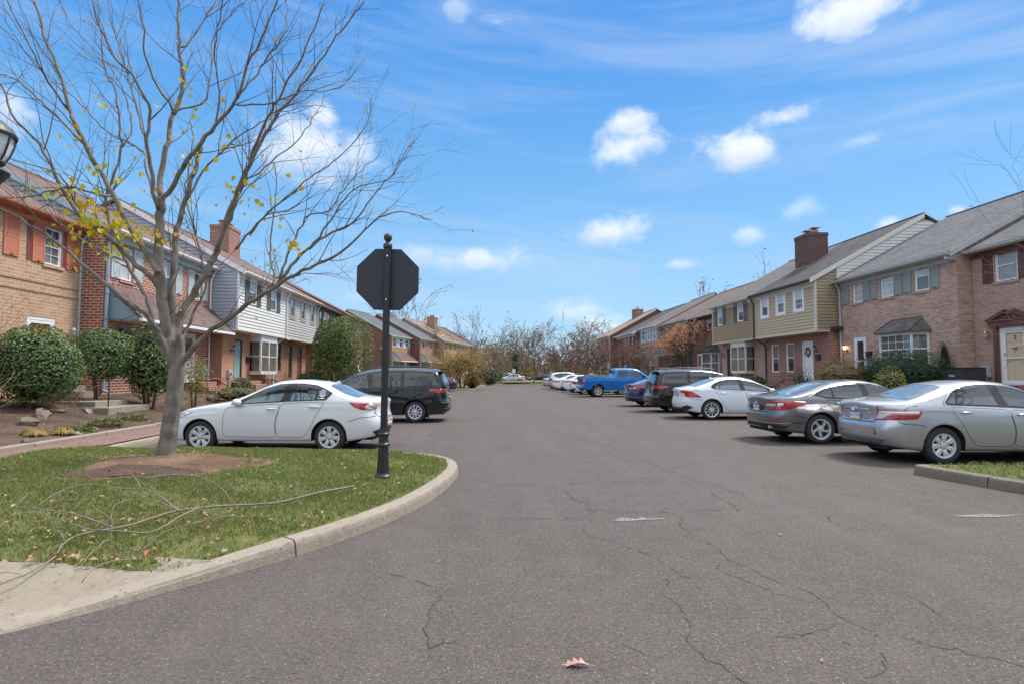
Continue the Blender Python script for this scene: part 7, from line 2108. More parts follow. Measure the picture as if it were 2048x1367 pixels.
# ---- the bare street tree in the foreground: surveyed limbs, then grown twigs
LIMBS = [
    ([(-5.22, 9.75, 0.06), (-5.19, 9.75, 0.3), (-5.12, 9.75, 0.91), (-5.05, 9.75, 1.64), (-5.02, 9.75, 1.98), (-5.02, 9.75, 2.25)], 0.190, 0.150),
    ([(-5.13, 9.75, 1.68), (-5.24, 9.69, 2.47), (-5.32, 9.63, 3.13), (-5.32, 9.57, 3.79), (-5.27, 9.51, 4.28), (-5.24, 9.45, 4.47)], 0.135, 0.085),
    ([(-5.05, 9.8, 1.68), (-5.19, 9.86, 2.3), (-5.27, 9.93, 2.84), (-5.29, 9.99, 3.54), (-5.32, 10.06, 4.0), (-5.17, 10.12, 4.73), (-5.08, 10.19, 5.29), (-5.02, 10.25, 5.64)], 0.115, 0.040),
    ([(-5.03, 9.8, 1.73), (-5.12, 9.87, 2.32), (-5.1, 9.94, 2.67), (-4.96, 10.01, 2.94), (-4.67, 10.08, 3.52), (-4.52, 10.15, 4.11), (-4.27, 10.23, 4.97), (-4.08, 10.3, 5.6), (-3.77, 10.37, 6.26), (-3.48, 10.44, 6.71), (-3.0, 10.51, 7.45), (-2.75, 10.58, 7.95), (-2.22, 10.65, 8.73)], 0.100, 0.012),
    ([(-4.65, 10.05, 3.5), (-4.41, 9.94, 4.24), (-4.19, 9.83, 4.72), (-3.96, 9.72, 5.15), (-3.81, 9.61, 5.48), (-3.56, 9.49, 5.86), (-3.32, 9.38, 6.27), (-3.02, 9.27, 6.66), (-2.79, 9.16, 7.12), (-2.55, 9.05, 7.58)], 0.055, 0.012),
    ([(-5.07, 9.75, 1.64), (-4.84, 9.69, 1.93), (-4.64, 9.64, 2.14), (-4.32, 9.58, 2.38), (-3.93, 9.52, 2.63), (-3.56, 9.46, 2.89), (-3.31, 9.41, 3.03), (-3.02, 9.35, 3.2), (-2.66, 9.29, 3.37), (-2.29, 9.24, 3.54), (-2.05, 9.18, 3.71), (-1.87, 9.12, 3.91), (-1.64, 9.06, 4.07), (-1.27, 9.01, 4.17), (-0.76, 8.95, 4.03)], 0.085, 0.006),
    ([(-3.39, 9.45, 3.0), (-3.22, 9.56, 3.27), (-3.05, 9.67, 3.59), (-2.76, 9.78, 3.88), (-2.36, 9.89, 4.13), (-2.28, 10.01, 4.22), (-1.94, 10.12, 4.74), (-1.59, 10.23, 5.23), (-1.28, 10.34, 5.75), (-1.27, 10.45, 6.09)], 0.040, 0.005),
    ([(-3.42, 9.45, 3.02), (-3.45, 9.55, 3.26), (-3.55, 9.65, 3.58), (-3.54, 9.75, 4.23), (-3.54, 9.85, 4.76), (-3.59, 9.95, 5.24)], 0.025, 0.010),
    ([(-5.21, 9.65, 2.05), (-5.32, 9.54, 2.38), (-5.42, 9.43, 2.56), (-5.61, 9.32, 2.68), (-5.86, 9.21, 2.95), (-6.13, 9.1, 3.22), (-6.37, 8.99, 3.48), (-6.59, 8.88, 3.7), (-6.9, 8.77, 3.91), (-7.1, 8.66, 4.02), (-7.44, 8.55, 4.15)], 0.075, 0.015),
    ([(-5.25, 9.65, 2.8), (-5.36, 9.57, 3.11), (-5.61, 9.49, 3.36), (-5.96, 9.41, 3.74), (-6.35, 9.33, 4.04), (-6.59, 9.25, 4.4), (-6.72, 9.17, 4.72), (-6.91, 9.09, 5.16), (-7.19, 9.01, 5.5), (-7.41, 8.93, 6.0), (-7.59, 8.85, 6.38)], 0.070, 0.012),
    ([(-5.4, 9.85, 2.06), (-5.56, 9.92, 2.44), (-5.68, 9.98, 2.79), (-5.89, 10.05, 3.11), (-6.15, 10.12, 3.51), (-6.45, 10.18, 4.09), (-6.63, 10.25, 4.61), (-6.53, 10.32, 5.2), (-6.48, 10.38, 5.65), (-6.67, 10.45, 6.72), (-6.9, 10.52, 7.08), (-7.03, 10.58, 7.76), (-7.18, 10.65, 8.57)], 0.055, 0.012),
    ([(-5.29, 9.55, 3.25), (-5.7, 9.56, 3.87), (-5.96, 9.58, 4.29), (-6.12, 9.59, 4.58), (-6.57, 9.6, 5.38), (-6.84, 9.61, 5.94), (-6.97, 9.62, 6.4), (-7.33, 9.64, 7.25), (-7.55, 9.65, 7.88)], 0.075, 0.022),
    ([(-6.57, 9.6, 5.38), (-7.09, 9.79, 5.85), (-7.65, 9.98, 6.33), (-8.15, 10.17, 6.74), (-8.61, 10.36, 6.95), (-9.12, 10.55, 7.11)], 0.035, 0.010),
    ([(-6.87, 9.65, 5.96), (-7.0, 9.47, 6.24), (-7.04, 9.29, 6.41), (-7.15, 9.11, 6.79), (-7.3, 8.93, 7.19), (-7.3, 8.75, 7.43)], 0.030, 0.008),
    ([(-6.1, 9.6, 4.53), (-6.14, 9.41, 4.47), (-6.45, 9.22, 4.55), (-6.61, 9.02, 4.44), (-6.87, 8.83, 4.26), (-7.05, 8.64, 4.17), (-7.21, 8.45, 4.09)], 0.030, 0.010),
    ([(-5.39, 9.75, 4.18), (-5.77, 9.9, 5.12), (-5.9, 10.05, 5.44), (-6.65, 10.2, 5.9), (-7.38, 10.35, 6.61), (-7.96, 10.5, 7.07), (-8.87, 10.65, 7.56)], 0.025, 0.006),
    ([(-5.24, 9.45, 4.43), (-4.99, 9.37, 4.67), (-4.82, 9.29, 4.92), (-4.57, 9.22, 5.22), (-4.25, 9.14, 5.57), (-3.9, 9.06, 5.98), (-3.73, 8.98, 6.48), (-3.57, 8.91, 6.71), (-3.4, 8.83, 7.0), (-3.17, 8.75, 7.47)], 0.060, 0.014),
    ([(-3.9, 9.05, 5.98), (-3.78, 9.25, 6.35), (-3.63, 9.45, 6.8), (-3.38, 9.65, 7.45), (-3.44, 9.85, 8.26)], 0.028, 0.010),
    ([(-5.24, 9.45, 4.43), (-5.32, 9.55, 4.84), (-5.29, 9.65, 5.38), (-5.26, 9.75, 6.0), (-5.18, 9.85, 6.34), (-5.22, 9.95, 6.83), (-5.33, 10.05, 7.33), (-5.45, 10.15, 8.39)], 0.070, 0.024),
    ([(-5.18, 9.85, 7.23), (-5.04, 10.1, 7.76), (-4.85, 10.35, 8.46)], 0.024, 0.014),
    ([(-5.25, 9.75, 5.98), (-5.27, 9.65, 6.15), (-5.41, 9.55, 6.38), (-5.49, 9.45, 6.61), (-5.52, 9.35, 6.82), (-5.51, 9.25, 7.18), (-5.57, 9.15, 7.7)], 0.030, 0.012),
    ([(-5.28, 9.85, 6.11), (-5.23, 10.01, 6.24), (-4.92, 10.17, 6.5), (-4.92, 10.33, 7.19), (-4.93, 10.49, 7.91), (-4.45, 10.65, 8.68)], 0.025, 0.008),
    ([(-5.27, 9.45, 4.26), (-5.3, 9.36, 4.52), (-5.33, 9.27, 4.95), (-5.33, 9.18, 5.32), (-5.26, 9.09, 5.86), (-5.33, 9.01, 5.97), (-5.46, 8.92, 6.24), (-5.69, 8.83, 6.51), (-5.88, 8.74, 7.0), (-5.94, 8.65, 7.34)], 0.050, 0.014),
    ([(-5.36, 9.25, 5.31), (-5.63, 9.41, 5.83), (-5.86, 9.57, 6.41), (-6.16, 9.73, 7.1), (-6.43, 9.89, 7.72), (-6.61, 10.05, 8.28)], 0.030, 0.010),
    ([(-4.08, 9.95, 4.97), (-3.84, 10.13, 5.24), (-3.71, 10.31, 5.5), (-3.39, 10.49, 5.91), (-3.15, 10.67, 6.48), (-3.01, 10.85, 6.96)], 0.022, 0.006),
    ([(-3.98, 9.25, 5.96), (-3.48, 9.4, 6.08), (-3.1, 9.55, 6.33), (-2.79, 9.7, 6.47), (-2.49, 9.85, 6.59), (-2.3, 10.0, 6.94), (-2.08, 10.15, 7.34)], 0.020, 0.005),
    ([(-3.77, 10.05, 6.08), (-3.66, 10.28, 6.34), (-3.11, 10.52, 6.59), (-2.7, 10.75, 6.61)], 0.014, 0.004),
    ([(-4.25, 9.95, 3.72), (-3.84, 9.84, 4.15), (-3.23, 9.72, 4.68), (-2.82, 9.61, 4.96), (-2.38, 9.49, 5.21), (-2.09, 9.38, 5.48), (-1.85, 9.26, 5.8), (-1.8, 9.15, 6.1)], 0.032, 0.005),
    ([(-3.96, 9.85, 3.96), (-3.78, 10.03, 4.36), (-3.46, 10.21, 4.51), (-3.22, 10.39, 4.8), (-3.0, 10.57, 5.34), (-2.87, 10.75, 5.74)], 0.022, 0.006),
    ([(-3.32, 9.45, 3.12), (-2.97, 9.62, 4.19), (-2.63, 9.78, 4.39), (-2.34, 9.95, 4.91), (-2.12, 10.12, 5.25), (-1.84, 10.28, 5.62), (-1.86, 10.45, 5.93)], 0.028, 0.005),
    ([(-2.76, 9.25, 3.59), (-2.4, 9.11, 4.04), (-2.03, 8.97, 4.51), (-1.47, 8.83, 4.63), (-1.3, 8.69, 4.8), (-1.06, 8.55, 5.12)], 0.024, 0.005),
    ([(-2.63, 9.35, 3.44), (-2.16, 9.1, 3.4), (-1.76, 8.85, 3.53)], 0.012, 0.004),
    ([(-3.06, 9.45, 3.21), (-2.48, 9.1, 3.19), (-2.04, 8.75, 3.05)], 0.012, 0.004),
    ([(-5.08, 10.05, 2.33), (-4.91, 10.16, 2.87), (-4.88, 10.28, 3.24), (-5.13, 10.39, 4.08), (-5.32, 10.51, 4.48), (-5.45, 10.62, 5.07), (-5.41, 10.74, 5.78), (-5.53, 10.85, 6.4)], 0.035, 0.012),
    ([(-5.13, 10.05, 4.62), (-4.96, 10.21, 5.17), (-4.74, 10.36, 5.55), (-4.46, 10.52, 6.0), (-4.16, 10.68, 6.31), (-3.72, 10.84, 6.79), (-3.44, 10.99, 7.43), (-3.06, 11.15, 8.14)], 0.030, 0.006),
    ([(-4.3, 9.25, 5.62), (-4.15, 9.02, 6.02), (-4.15, 8.8, 6.46), (-3.98, 8.57, 6.97), (-3.81, 8.35, 7.21)], 0.022, 0.010),
    ([(-6.11, 10.05, 3.5), (-6.68, 10.23, 3.75), (-7.24, 10.41, 4.06), (-7.81, 10.59, 4.46), (-8.51, 10.77, 5.16), (-8.93, 10.95, 5.5)], 0.028, 0.008),
    ([(-6.36, 9.35, 4.04), (-6.35, 9.1, 4.3), (-6.41, 8.85, 4.61), (-6.66, 8.6, 4.67), (-6.88, 8.35, 4.72)], 0.026, 0.008),
    ([(-3.34, 9.45, 6.3), (-3.11, 9.65, 6.98), (-2.75, 9.85, 7.51), (-2.46, 10.05, 8.06)], 0.014, 0.005),
    ([(-6.39, 10.25, 5.6), (-6.37, 10.45, 6.11), (-6.79, 10.65, 7.14), (-7.7, 10.85, 8.1), (-8.15, 11.05, 8.81)], 0.022, 0.007),
]
rnd = random.Random(77)
st_root = empty('street_tree', (-5.2, 9.75, 0.2), 'large bare street tree with grey trunk and few yellow leaves on the island', 'tree')
SO = Vector((-5.2, 9.75, 0.2))
tb = MB(); thick = MB(); tw = MB(); tips = []
for li, (pts, ra, rb) in enumerate(LIMBS):
    if li and abs(pts[0][0] + 5.05) < .45 and pts[0][2] < 2.5: pts = [(-5.07, 9.75, pts[0][2] - .42)] + pts
    P = [p - SO for p in catmull(pts, 0.12)]
    n = len(P); ra, rb = (ra * .74, rb * .76) if li == 0 else (ra * .70, rb * .80)
    R = [rb + (ra - rb) * (1 - i / (n - 1)) ** 1.15 for i in range(n)]
    if li == 0: R = [r * (1 - .62 * max(0, (i / (n - 1) - .74) / .26)) for i, r in enumerate(R)]
    if li == 0: R = [r * (1 + 0.26 * max(0, 1 - i / 5.0) ** 2) for i, r in enumerate(R)]
    j = 0.010 + 0.0 * ra
    P = [p + Vector((rnd.gauss(0, j), rnd.gauss(0, j * 1.5), rnd.gauss(0, j))) * (0.4 if li == 0 else 1) for p in P]
    kk = max([i for i in range(n) if R[i] > .034] + [-1])
    if kk > 2: thick.tube(P[:kk + 1], R[:kk + 1], 14)
    if kk < n - 2: tb.tube(P[max(0, kk - 2):], R[max(0, kk - 2):], 9 if ra > .03 else 6)
    if li == 0: continue
    L = sum((P[i + 1] - P[i]).length for i in range(n - 1))
    dens = 3.2
    for k in range(int(L * dens)):
        f = rnd.uniform(0.22, 1.0); i = min(n - 2, int(f * (n - 1))); p = P[i]; base = (P[i + 1] - P[i]).normalized()
        if R[i] > 0.07 and rnd.random() < .75: continue
        o = base.orthogonal().normalized(); o.rotate(Matrix.Rotation(rnd.uniform(0, 2 * pi), 3, base))
        d = (base * 0.9 + o * rnd.uniform(.45, 1.0) + Vector((0, 0, 0.22))).normalized()
        ln = rnd.uniform(0.35, 1.25) * (0.6 if f > .75 else 1.0)
        rr = min(R[i] * 0.6, 0.005 + 0.006 * ln)
        grow(tw, p, d, ln, rr, 1, rnd, 0.75, 0.03, 6, tips, {1: 3, 2: 2}, 0.10, 0.0017, 0.3)
to = thick.build('trunk', BARK, st_root, uv=False, smooth=True)
md = to.modifiers.new('remesh', 'REMESH'); md.mode = 'VOXEL'; md.voxel_size = 0.014; md.use_smooth_shade = True
md = to.modifiers.new('smooth', 'SMOOTH'); md.iterations = 7; md.factor = 0.5
tb.build('limbs', BARK, st_root, uv=False, smooth=True)
tw.build('twigs', TWIG, st_root, uv=False, smooth=True)
lm = MB()
YC = [(-6.15, 9.2, 4.15, .24, 44), (-5.95, 9.3, 3.95, .32, 60), (-5.6, 9.3, 3.75, .2, 26), (-6.45, 9.0, 4.3, .22, 18), (-5.7, 9.4, 3.95, .18, 14), (-6.25, 9.5, 3.75, .28, 26), (-3.05, 9.4, 3.65, .1, 12), (-4.15, 9.9, 4.7, .22, 18), (-3.95, 10.1, 4.55, .15, 10),
      (-6.6, 9.6, 5.5, .3, 7), (-5.9, 9.6, 5.3, .5, 10), (-4.9, 9.7, 5.9, .35, 14), (-4.7, 9.6, 5.3, .3, 12), (-5.5, 9.3, 4.6, .4, 12), (-3.5, 9.6, 5.0, .35, 8), (-6.8, 9.2, 4.9, .4, 10), (-5.05, 9.5, 6.3, .3, 8), (-3.35, 9.8, 4.15, .3, 5), (-6.7, 9.3, 3.6, .2, 6)]
for x, y, z, s, n in YC:
    for k in range(n):
        p = Vector((x + rnd.gauss(0, s), y + rnd.gauss(0, s), z + rnd.gauss(0, s * .7))) - SO
        heart_leaf(lm, p, Vector((rnd.gauss(0, 1), rnd.gauss(0, 1) - .6, rnd.gauss(0, .6))), rnd.uniform(.05, .10), rnd)
for k in range(160):
    t, d = tips[rnd.randrange(len(tips))]
    if t.z > 7.2: continue
    add_leaf(lm, t + Vector((rnd.gauss(0, .02), rnd.gauss(0, .02), -0.02)), Vector((rnd.gauss(0, 1), rnd.gauss(0, 1) - .5, rnd.gauss(0, .5))), rnd.uniform(.04, .07), rnd, 0.7, 0.3)
lm.build('leaves', LF_YEL, st_root, uv=False)

# ---- tree outside the frame on the right whose twigs reach in
tr2 = empty('street_tree', (10.6, 6.4, 0.15), 'bare tree at the right edge, only its outer twigs reaching over the houses', 'tree')
rnd = random.Random(5); tb = MB(); tips = []
tb.tube([(0, 0, -0.2), (0.05, 0.1, 1.4), (0.0, 0.2, 2.6)], [.15, .11, .10], 9)
for d, ln, r, z in ((Vector((-0.62, 0.75, 0.62)), 2.2, .04, 2.0), (Vector((-0.75, 0.9, 0.35)), 2.1, .035, 1.8), (Vector((-0.3, 0.8, 0.85)), 2.2, .045, 2.2), (Vector((.5, .4, 1.)), 2.5, .045, 2.6), (Vector((-0.6, 0.7, .5)), 2.0, .035, 2.2), (Vector((0.2, -.6, 1)), 2.4, .045, 2.6)):
    grow(tb, Vector((0, 0.15, z)), d, ln, r, 3, rnd, 0.7, 0.03, 6, tips, {3: 4, 2: 4, 1: 3}, 0.12, 0.002, 0.3)
tb.build('trunk', TWIG, tr2, uv=False, smooth=True)
m = MB()
for k in range(60):
    t, d = tips[rnd.randrange(len(tips))]; add_leaf(m, t + Vector((0, 0, -0.03)), Vector((rnd.gauss(0, 1), rnd.gauss(0, 1), 0)), 0.05, rnd, 0.3)
m.build('seed_pods', LF_BROWN, tr2, uv=False)

# ---- shrubs in front of the left houses
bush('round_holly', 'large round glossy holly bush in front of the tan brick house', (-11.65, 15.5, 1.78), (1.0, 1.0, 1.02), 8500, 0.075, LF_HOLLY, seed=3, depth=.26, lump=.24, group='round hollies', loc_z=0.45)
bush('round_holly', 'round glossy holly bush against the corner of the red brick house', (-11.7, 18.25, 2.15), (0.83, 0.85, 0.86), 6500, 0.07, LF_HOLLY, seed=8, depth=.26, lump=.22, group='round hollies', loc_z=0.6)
bush('rhododendron', 'tall loose rhododendron with long leaves behind the street tree trunk', (-10.75, 19.1, 1.9), (0.78, 0.8, 1.28), 2600, 0.15, LF_RHOD, seed=12, asp=0.32, corek=0.7, loc_z=0.45)
bush('rhododendron', 'small yellowish shrub by the steps, right of the street tree trunk', (-9.9, 20.3, 1.35), (0.5, 0.5, 0.95), 700, 0.11, LF_LIME, core=None, seed=14, asp=0.35, loc_z=0.4, depth=.8)
def bare_shrub(label, x, y, z, h, n, seed, mat, spr=0.5, leaf=None, nl=0):
    r_ = random.Random(seed); root = empty('bare_shrub', (x, y, z), label, 'shrub'); tb = MB(); tips = []
    for k in range(n):
        a = r_.uniform(0, 2 * pi); d = Vector((cos(a) * spr * r_.random(), sin(a) * spr * r_.random(), 1))
        grow(tb, Vector((0.1 * cos(a), 0.1 * sin(a), -.05)), d, h * r_.uniform(.5, .9), 0.010, 2, r_, 0.6, 0.02, 5, tips, {2: 3, 1: 2}, 0.14, 0.0025, .35)
    tb.build('stem', mat, root, uv=False)
    if leaf:
        m = MB()
        for k in range(nl):
            t, d = tips[r_.randrange(len(tips))]; add_leaf(m, t, Vector((r_.gauss(0, 1), r_.gauss(0, 1), 1)), .07, r_, .5)
        m.build('foliage', leaf, root, uv=False)
    return root
STEM_RED = M('stem_reddish', (0.22, 0.11, 0.075), 0.8, var=0.2); STEM_TAN = M('stem_tan', (0.30, 0.23, 0.14), 0.8, var=0.2)
bare_shrub('leafless reddish shrub at the left edge beside the holly', -12.4, 14.1, 0.55, 2.6, 26, 4, STEM_RED, .55)
bare_shrub('bare tan stems with a few leaves in front of the first steps', -11.6, 16.6, 0.42, 1.25, 22, 6, STEM_TAN, .45, LF_LIME, 40)
bare_shrub('spindly rose stems at the left edge by the rocks', -10.6, 12.4, 0.3, 1.3, 8, 9, STEM_TAN, .5, LF_TAN, 24)
bare_shrub('thin rose bush with pale flowers in front of the white box bay', -11.3, 31.4, 0.75, 1.7, 14, 10, STEM_TAN, .45, LF_LIME, 120)
bare_shrub('dry climbing stems beside the narrow dark windows', -11.7, 35.4, 0.8, 1.7, 12, 11, STEM_TAN, .45, LF_TAN, 90)
bush('clipped_hedge', 'low clipped green hedge under the narrow dark windows', (-10.7, 36.6, 1.25), (0.85, 1.5, 0.55), 1500, 0.07, LF_EVER, seed=21, loc_z=0.7)
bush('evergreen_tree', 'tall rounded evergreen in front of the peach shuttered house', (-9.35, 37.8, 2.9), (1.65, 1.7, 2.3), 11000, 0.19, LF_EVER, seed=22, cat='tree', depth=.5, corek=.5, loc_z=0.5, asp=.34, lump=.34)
bush('hedge', 'long low hedge beside the gable of the dark brick end house', (-8.6, 56.8, 1.0), (2.4, 1.2, 0.9), 1600, 0.16, LF_OLIVE, seed=23, loc_z=0.3)
bush('hedge', 'bright green shrub under the far lamp post', (-7.4, 59.5, 1.2), (1.1, 1.0, 0.9), 900, 0.15, LF_LIME, seed=24, loc_z=0.4)
bush('low_shrub', 'low green plants by the meter of the cream clapboard house', (-11.2, 27.3, 1.05), (0.5, 0.9, 0.4), 500, 0.07, LF_LIME, seed=25, loc_z=0.7)
bush('low_shrub', 'grassy green clump on the bank below the red handrail', (-10.2, 24.3, 0.75), (0.8, 1.6, 0.3), 700, 0.08, LF_LIME, seed=26, loc_z=0.5)
for i, (x, y, r, lab, lf, n) in enumerate(((-9.55, 12.75, .30, 'yellow daylily clump nearest the path, left half of a pair', LF_LILY, 170), (-9.3, 13.25, .26, 'yellow daylily clump nearest the path, right half of a pair', LF_LILY, 150), (-9.45, 14.1, .34, 'green leafy groundcover clump beside the flat white rock', LF_CLUMP, 330),
        (-9.6, 15.2, .40, 'green groundcover clump, middle one along the path', LF_CLUMP, 380), (-9.75, 16.6, .42, 'green groundcover clump nearest the street tree trunk', LF_CLUMP, 380), (-11.3, 18.0, .3, 'small groundcover clump by the steps in the bed', LF_CLUMP, 200))):
    r_ = random.Random(40 + i); z = bed_z(x, y); root = empty('groundcover_plant', (x, y, z - 0.01), lab, 'plant', 'low plants along the path'); m = MB()
    for k in range(n):
        a = r_.uniform(0, 2 * pi); q = r * sqrt(r_.random()); hgt = (0.12 if lf is LF_LILY else 0.17) * (1 - (q / r) ** 2 * .7) + .02
        if lf is LF_LILY:
            b0 = len(m.v); cx, cy = 0.4 * q * cos(a), 0.4 * q * sin(a); ex, ey = cx + .17 * cos(a), cy + .17 * sin(a); w = .013
            for px, py, pz in ((cx - w * sin(a), cy + w * cos(a), 0), (cx + w * sin(a), cy - w * cos(a), 0), ((cx + ex) / 2 + w * sin(a), (cy + ey) / 2 - w * cos(a), hgt + .05), ((cx + ex) / 2 - w * sin(a), (cy + ey) / 2 + w * cos(a), hgt + .05), (ex, ey, hgt * .5)): m.v.append((px, py, pz))
            m.f += [(b0, b0 + 1, b0 + 2, b0 + 3), (b0 + 3, b0 + 2, b0 + 4)]; m.m += [0, 0]
        else:
            add_leaf(m, Vector((q * cos(a), q * sin(a), hgt * r_.uniform(.5, 1.05))), Vector((r_.gauss(0, .5), r_.gauss(0, .5), 1)), .075, r_, .8)
    m.build('foliage', lf, root, uv=False)
# rocks in the bed
ROCK = concrete('rock', (0.14, 0.11, 0.085), (0.23, 0.19, 0.15), 0.5); ROCK_W = concrete('rock_pale', (0.21, 0.185, 0.165), (0.31, 0.28, 0.255), 0.4)
for i, (x, y, s, mt, lab) in enumerate(((-9.05, 11.95, (.17, .12, .10), ROCK, 'brown boxy rock nearest the path edging'), (-10.4, 13.7, (.30, .2, .16), ROCK, 'long grey brown rock behind the daylilies'), (-10.9, 14.8, (.34, .24, .20), ROCK, 'biggest tan rock, leaning slab in the bed'),
        (-9.25, 13.55, (.20, .12, .09), ROCK_W, 'flat white rock left of the green clumps'), (-11.0, 16.6, (.2, .14, .11), ROCK_W, 'pale rock in front of the bare tan stems'), (-10.5, 17.2, (.22, .12, .15), ROCK_W, 'upright pale rock nearest the rhododendron'), (-11.2, 15.7, (.22, .2, .1), ROCK, 'low flat tan rock behind the bigger one'))):
    m = MB(); s = [q * .82 for q in s]; m.blob((0, 0, s[2] * .25), s, 8, 60 + i, 0.22)
    o = m.build('garden_rock', mt, None, loc=(x, y, bed_z(x, y))); o.rotation_euler = (.1 * sin(i), .12 * cos(i), i * 1.1); tag(o, lab, 'rock', 'rocks in the planting bed')
m = MB(); m.blob((0, 0, .12), (.14, .14, .13), 10, 2, .03); o = m.build('garden_ball', M('stone_dark', (0.09, 0.09, 0.10), .7), None, loc=(-10.6, 22.9, 0.5)); tag(o, 'dark round stone ball on the bank below the red handrail', 'stone ball')

# ---- shrubs in front of the right houses
bush('yew_hedge', 'dark green spreading yew hedge under the bay window', (16.9, 21.9, 1.5), (1.25, 1.9, 0.82), 5200, 0.14, LF_YEW, seed=31, asp=.28, depth=.4, loc_z=0.6)
bush('autumn_shrub', 'tan and russet leaved shrub left of the yew hedge', (15.4, 23.4, 1.45), (1.05, 1.25, 0.72), 3600, 0.07, LF_TAN, core=CORE_BR, seed=32, depth=.5, corek=.7, loc_z=0.5)
bush('autumn_shrub', 'russet leaved shrub behind the tan one by the porch light', (16.6, 25.6, 1.6), (0.8, 0.9, 0.75), 1900, 0.07, LF_TAN, core=CORE_BR, seed=37, depth=.5, corek=.7, loc_z=0.6)
bush('lime_shrub', 'small yellow green shrub in front of the yew hedge', (14.85, 19.7, 1.25), (0.52, 0.55, 0.52), 1100, 0.06, LF_LIME, seed=33, depth=.5, corek=.6, loc_z=0.5)
bush('columnar_conifer', 'narrow upright dark conifer at the corner of the pink brick house', (17.95, 20.9, 1.85), (0.19, 0.19, 0.95), 900, 0.08, LF_YEW, seed=34, asp=.3, loc_z=0.8, stems=1)
bush('rose_bush', 'loose dark rose bush below the wreathed white door', (16.3, 27.9, 1.35), (0.85, 0.8, 0.62), 900, 0.07, LF_YEW, core=None, seed=35, depth=.9, stems=7, loc_z=0.6)
bush('green_shrub', 'small green shrub below the cream box bay', (15.0, 30.0, 1.05), (0.6, 0.6, 0.45), 800, 0.09, LF_EVER, seed=36, depth=.5, loc_z=0.5)
bush('green_shrub', 'wide green shrub behind the blue pickup cab', (14.6, 45.6, 1.25), (1.5, 1.2, 0.85), 1300, 0.16, LF_EVER, seed=38, loc_z=0.4)
bush('green_shrub', 'green shrub beyond the white sedans before the end house', (13.2, 63.5, 1.0), (1.7, 1.2, 0.9), 900, 0.2, LF_EVER, seed=39, loc_z=0.2)
tree('red_maple', 'small multi-stemmed tree with red and orange leaves beside the brown brick house', 17.0, 44.6, 0.75, 5.9, 51, LF_RED, 2100, 0.16, BARK_DK, 0.95, 0.04, 2, clump=.24, minr=.022, r0=.13, fork=.48, nch=3)
tree('brown_sapling', 'thin brown twiggy tree left of the red leaved tree', 15.2, 50.0, 0.6, 4.3, 52, LF_TAN, 700, 0.13, BARK_FAR, 0.6, .04, 2, clump=.3, minr=.014, r0=.06)
tree('purple_tree', 'low dark purple leaved tree in front of the red shuttered house', 15.0, 57.5, 0.5, 4.6, 53, LF_PURP, 1400, 0.17, BARK_DK, 0.9, -.02, 2, clump=.4, minr=.02, r0=.1)
tree('purple_tree', 'broad purple brown twiggy tree near the end house', 13.2, 68.0, 0.3, 5.8, 54, LF_PURP, 1500, 0.16, BARK_DK, 0.95, -.01, 3, clump=.5, minr=.022, r0=.14)
tree('purple_tree', 'wide reddish twiggy tree left of the end house', 10.6, 80.0, 0.2, 6.6, 55, LF_PURP, 1200, 0.18, BARK_DK, 0.95, 0.0, 3, clump=.6, minr=.026, r0=.15)
tree('gold_shrub_tree', 'bushy tree with gold and rust leaves on the far grass strip', -1.75, 56.2, 0.12, 4.5, 56, LF_GOLD, 5200, 0.16, BARK_FAR, 0.95, -.02, 5, clump=.36, minr=.02, r0=.08, fork=.28)
r_ = random.Random(3); root = empty('ornamental_grass', (-0.75, 55.2, 0.12), 'orange ornamental grass tuft at the foot of the gold tree', 'plant'); m = MB()
for k in range(900):
    a = r_.uniform(0, 2 * pi); q = .25 * r_.random(); hh = r_.uniform(.6, 1.25); o_ = r_.uniform(.2, .75); w = .012
    b0 = len(m.v)
    for px, py, pz in ((q * cos(a) - w * sin(a), q * sin(a) + w * cos(a), 0), (q * cos(a) + w * sin(a), q * sin(a) - w * cos(a), 0), ((q + o_ * .4) * cos(a), (q + o_ * .4) * sin(a), hh), ((q + o_) * cos(a), (q + o_) * sin(a), hh * .72)): m.v.append((px, py, pz))
    m.f += [(b0, b0 + 1, b0 + 2), (b0 + 1, b0 + 3, b0 + 2)]; m.m += [0, 0]
m.build('foliage', STRAW, root, uv=False)

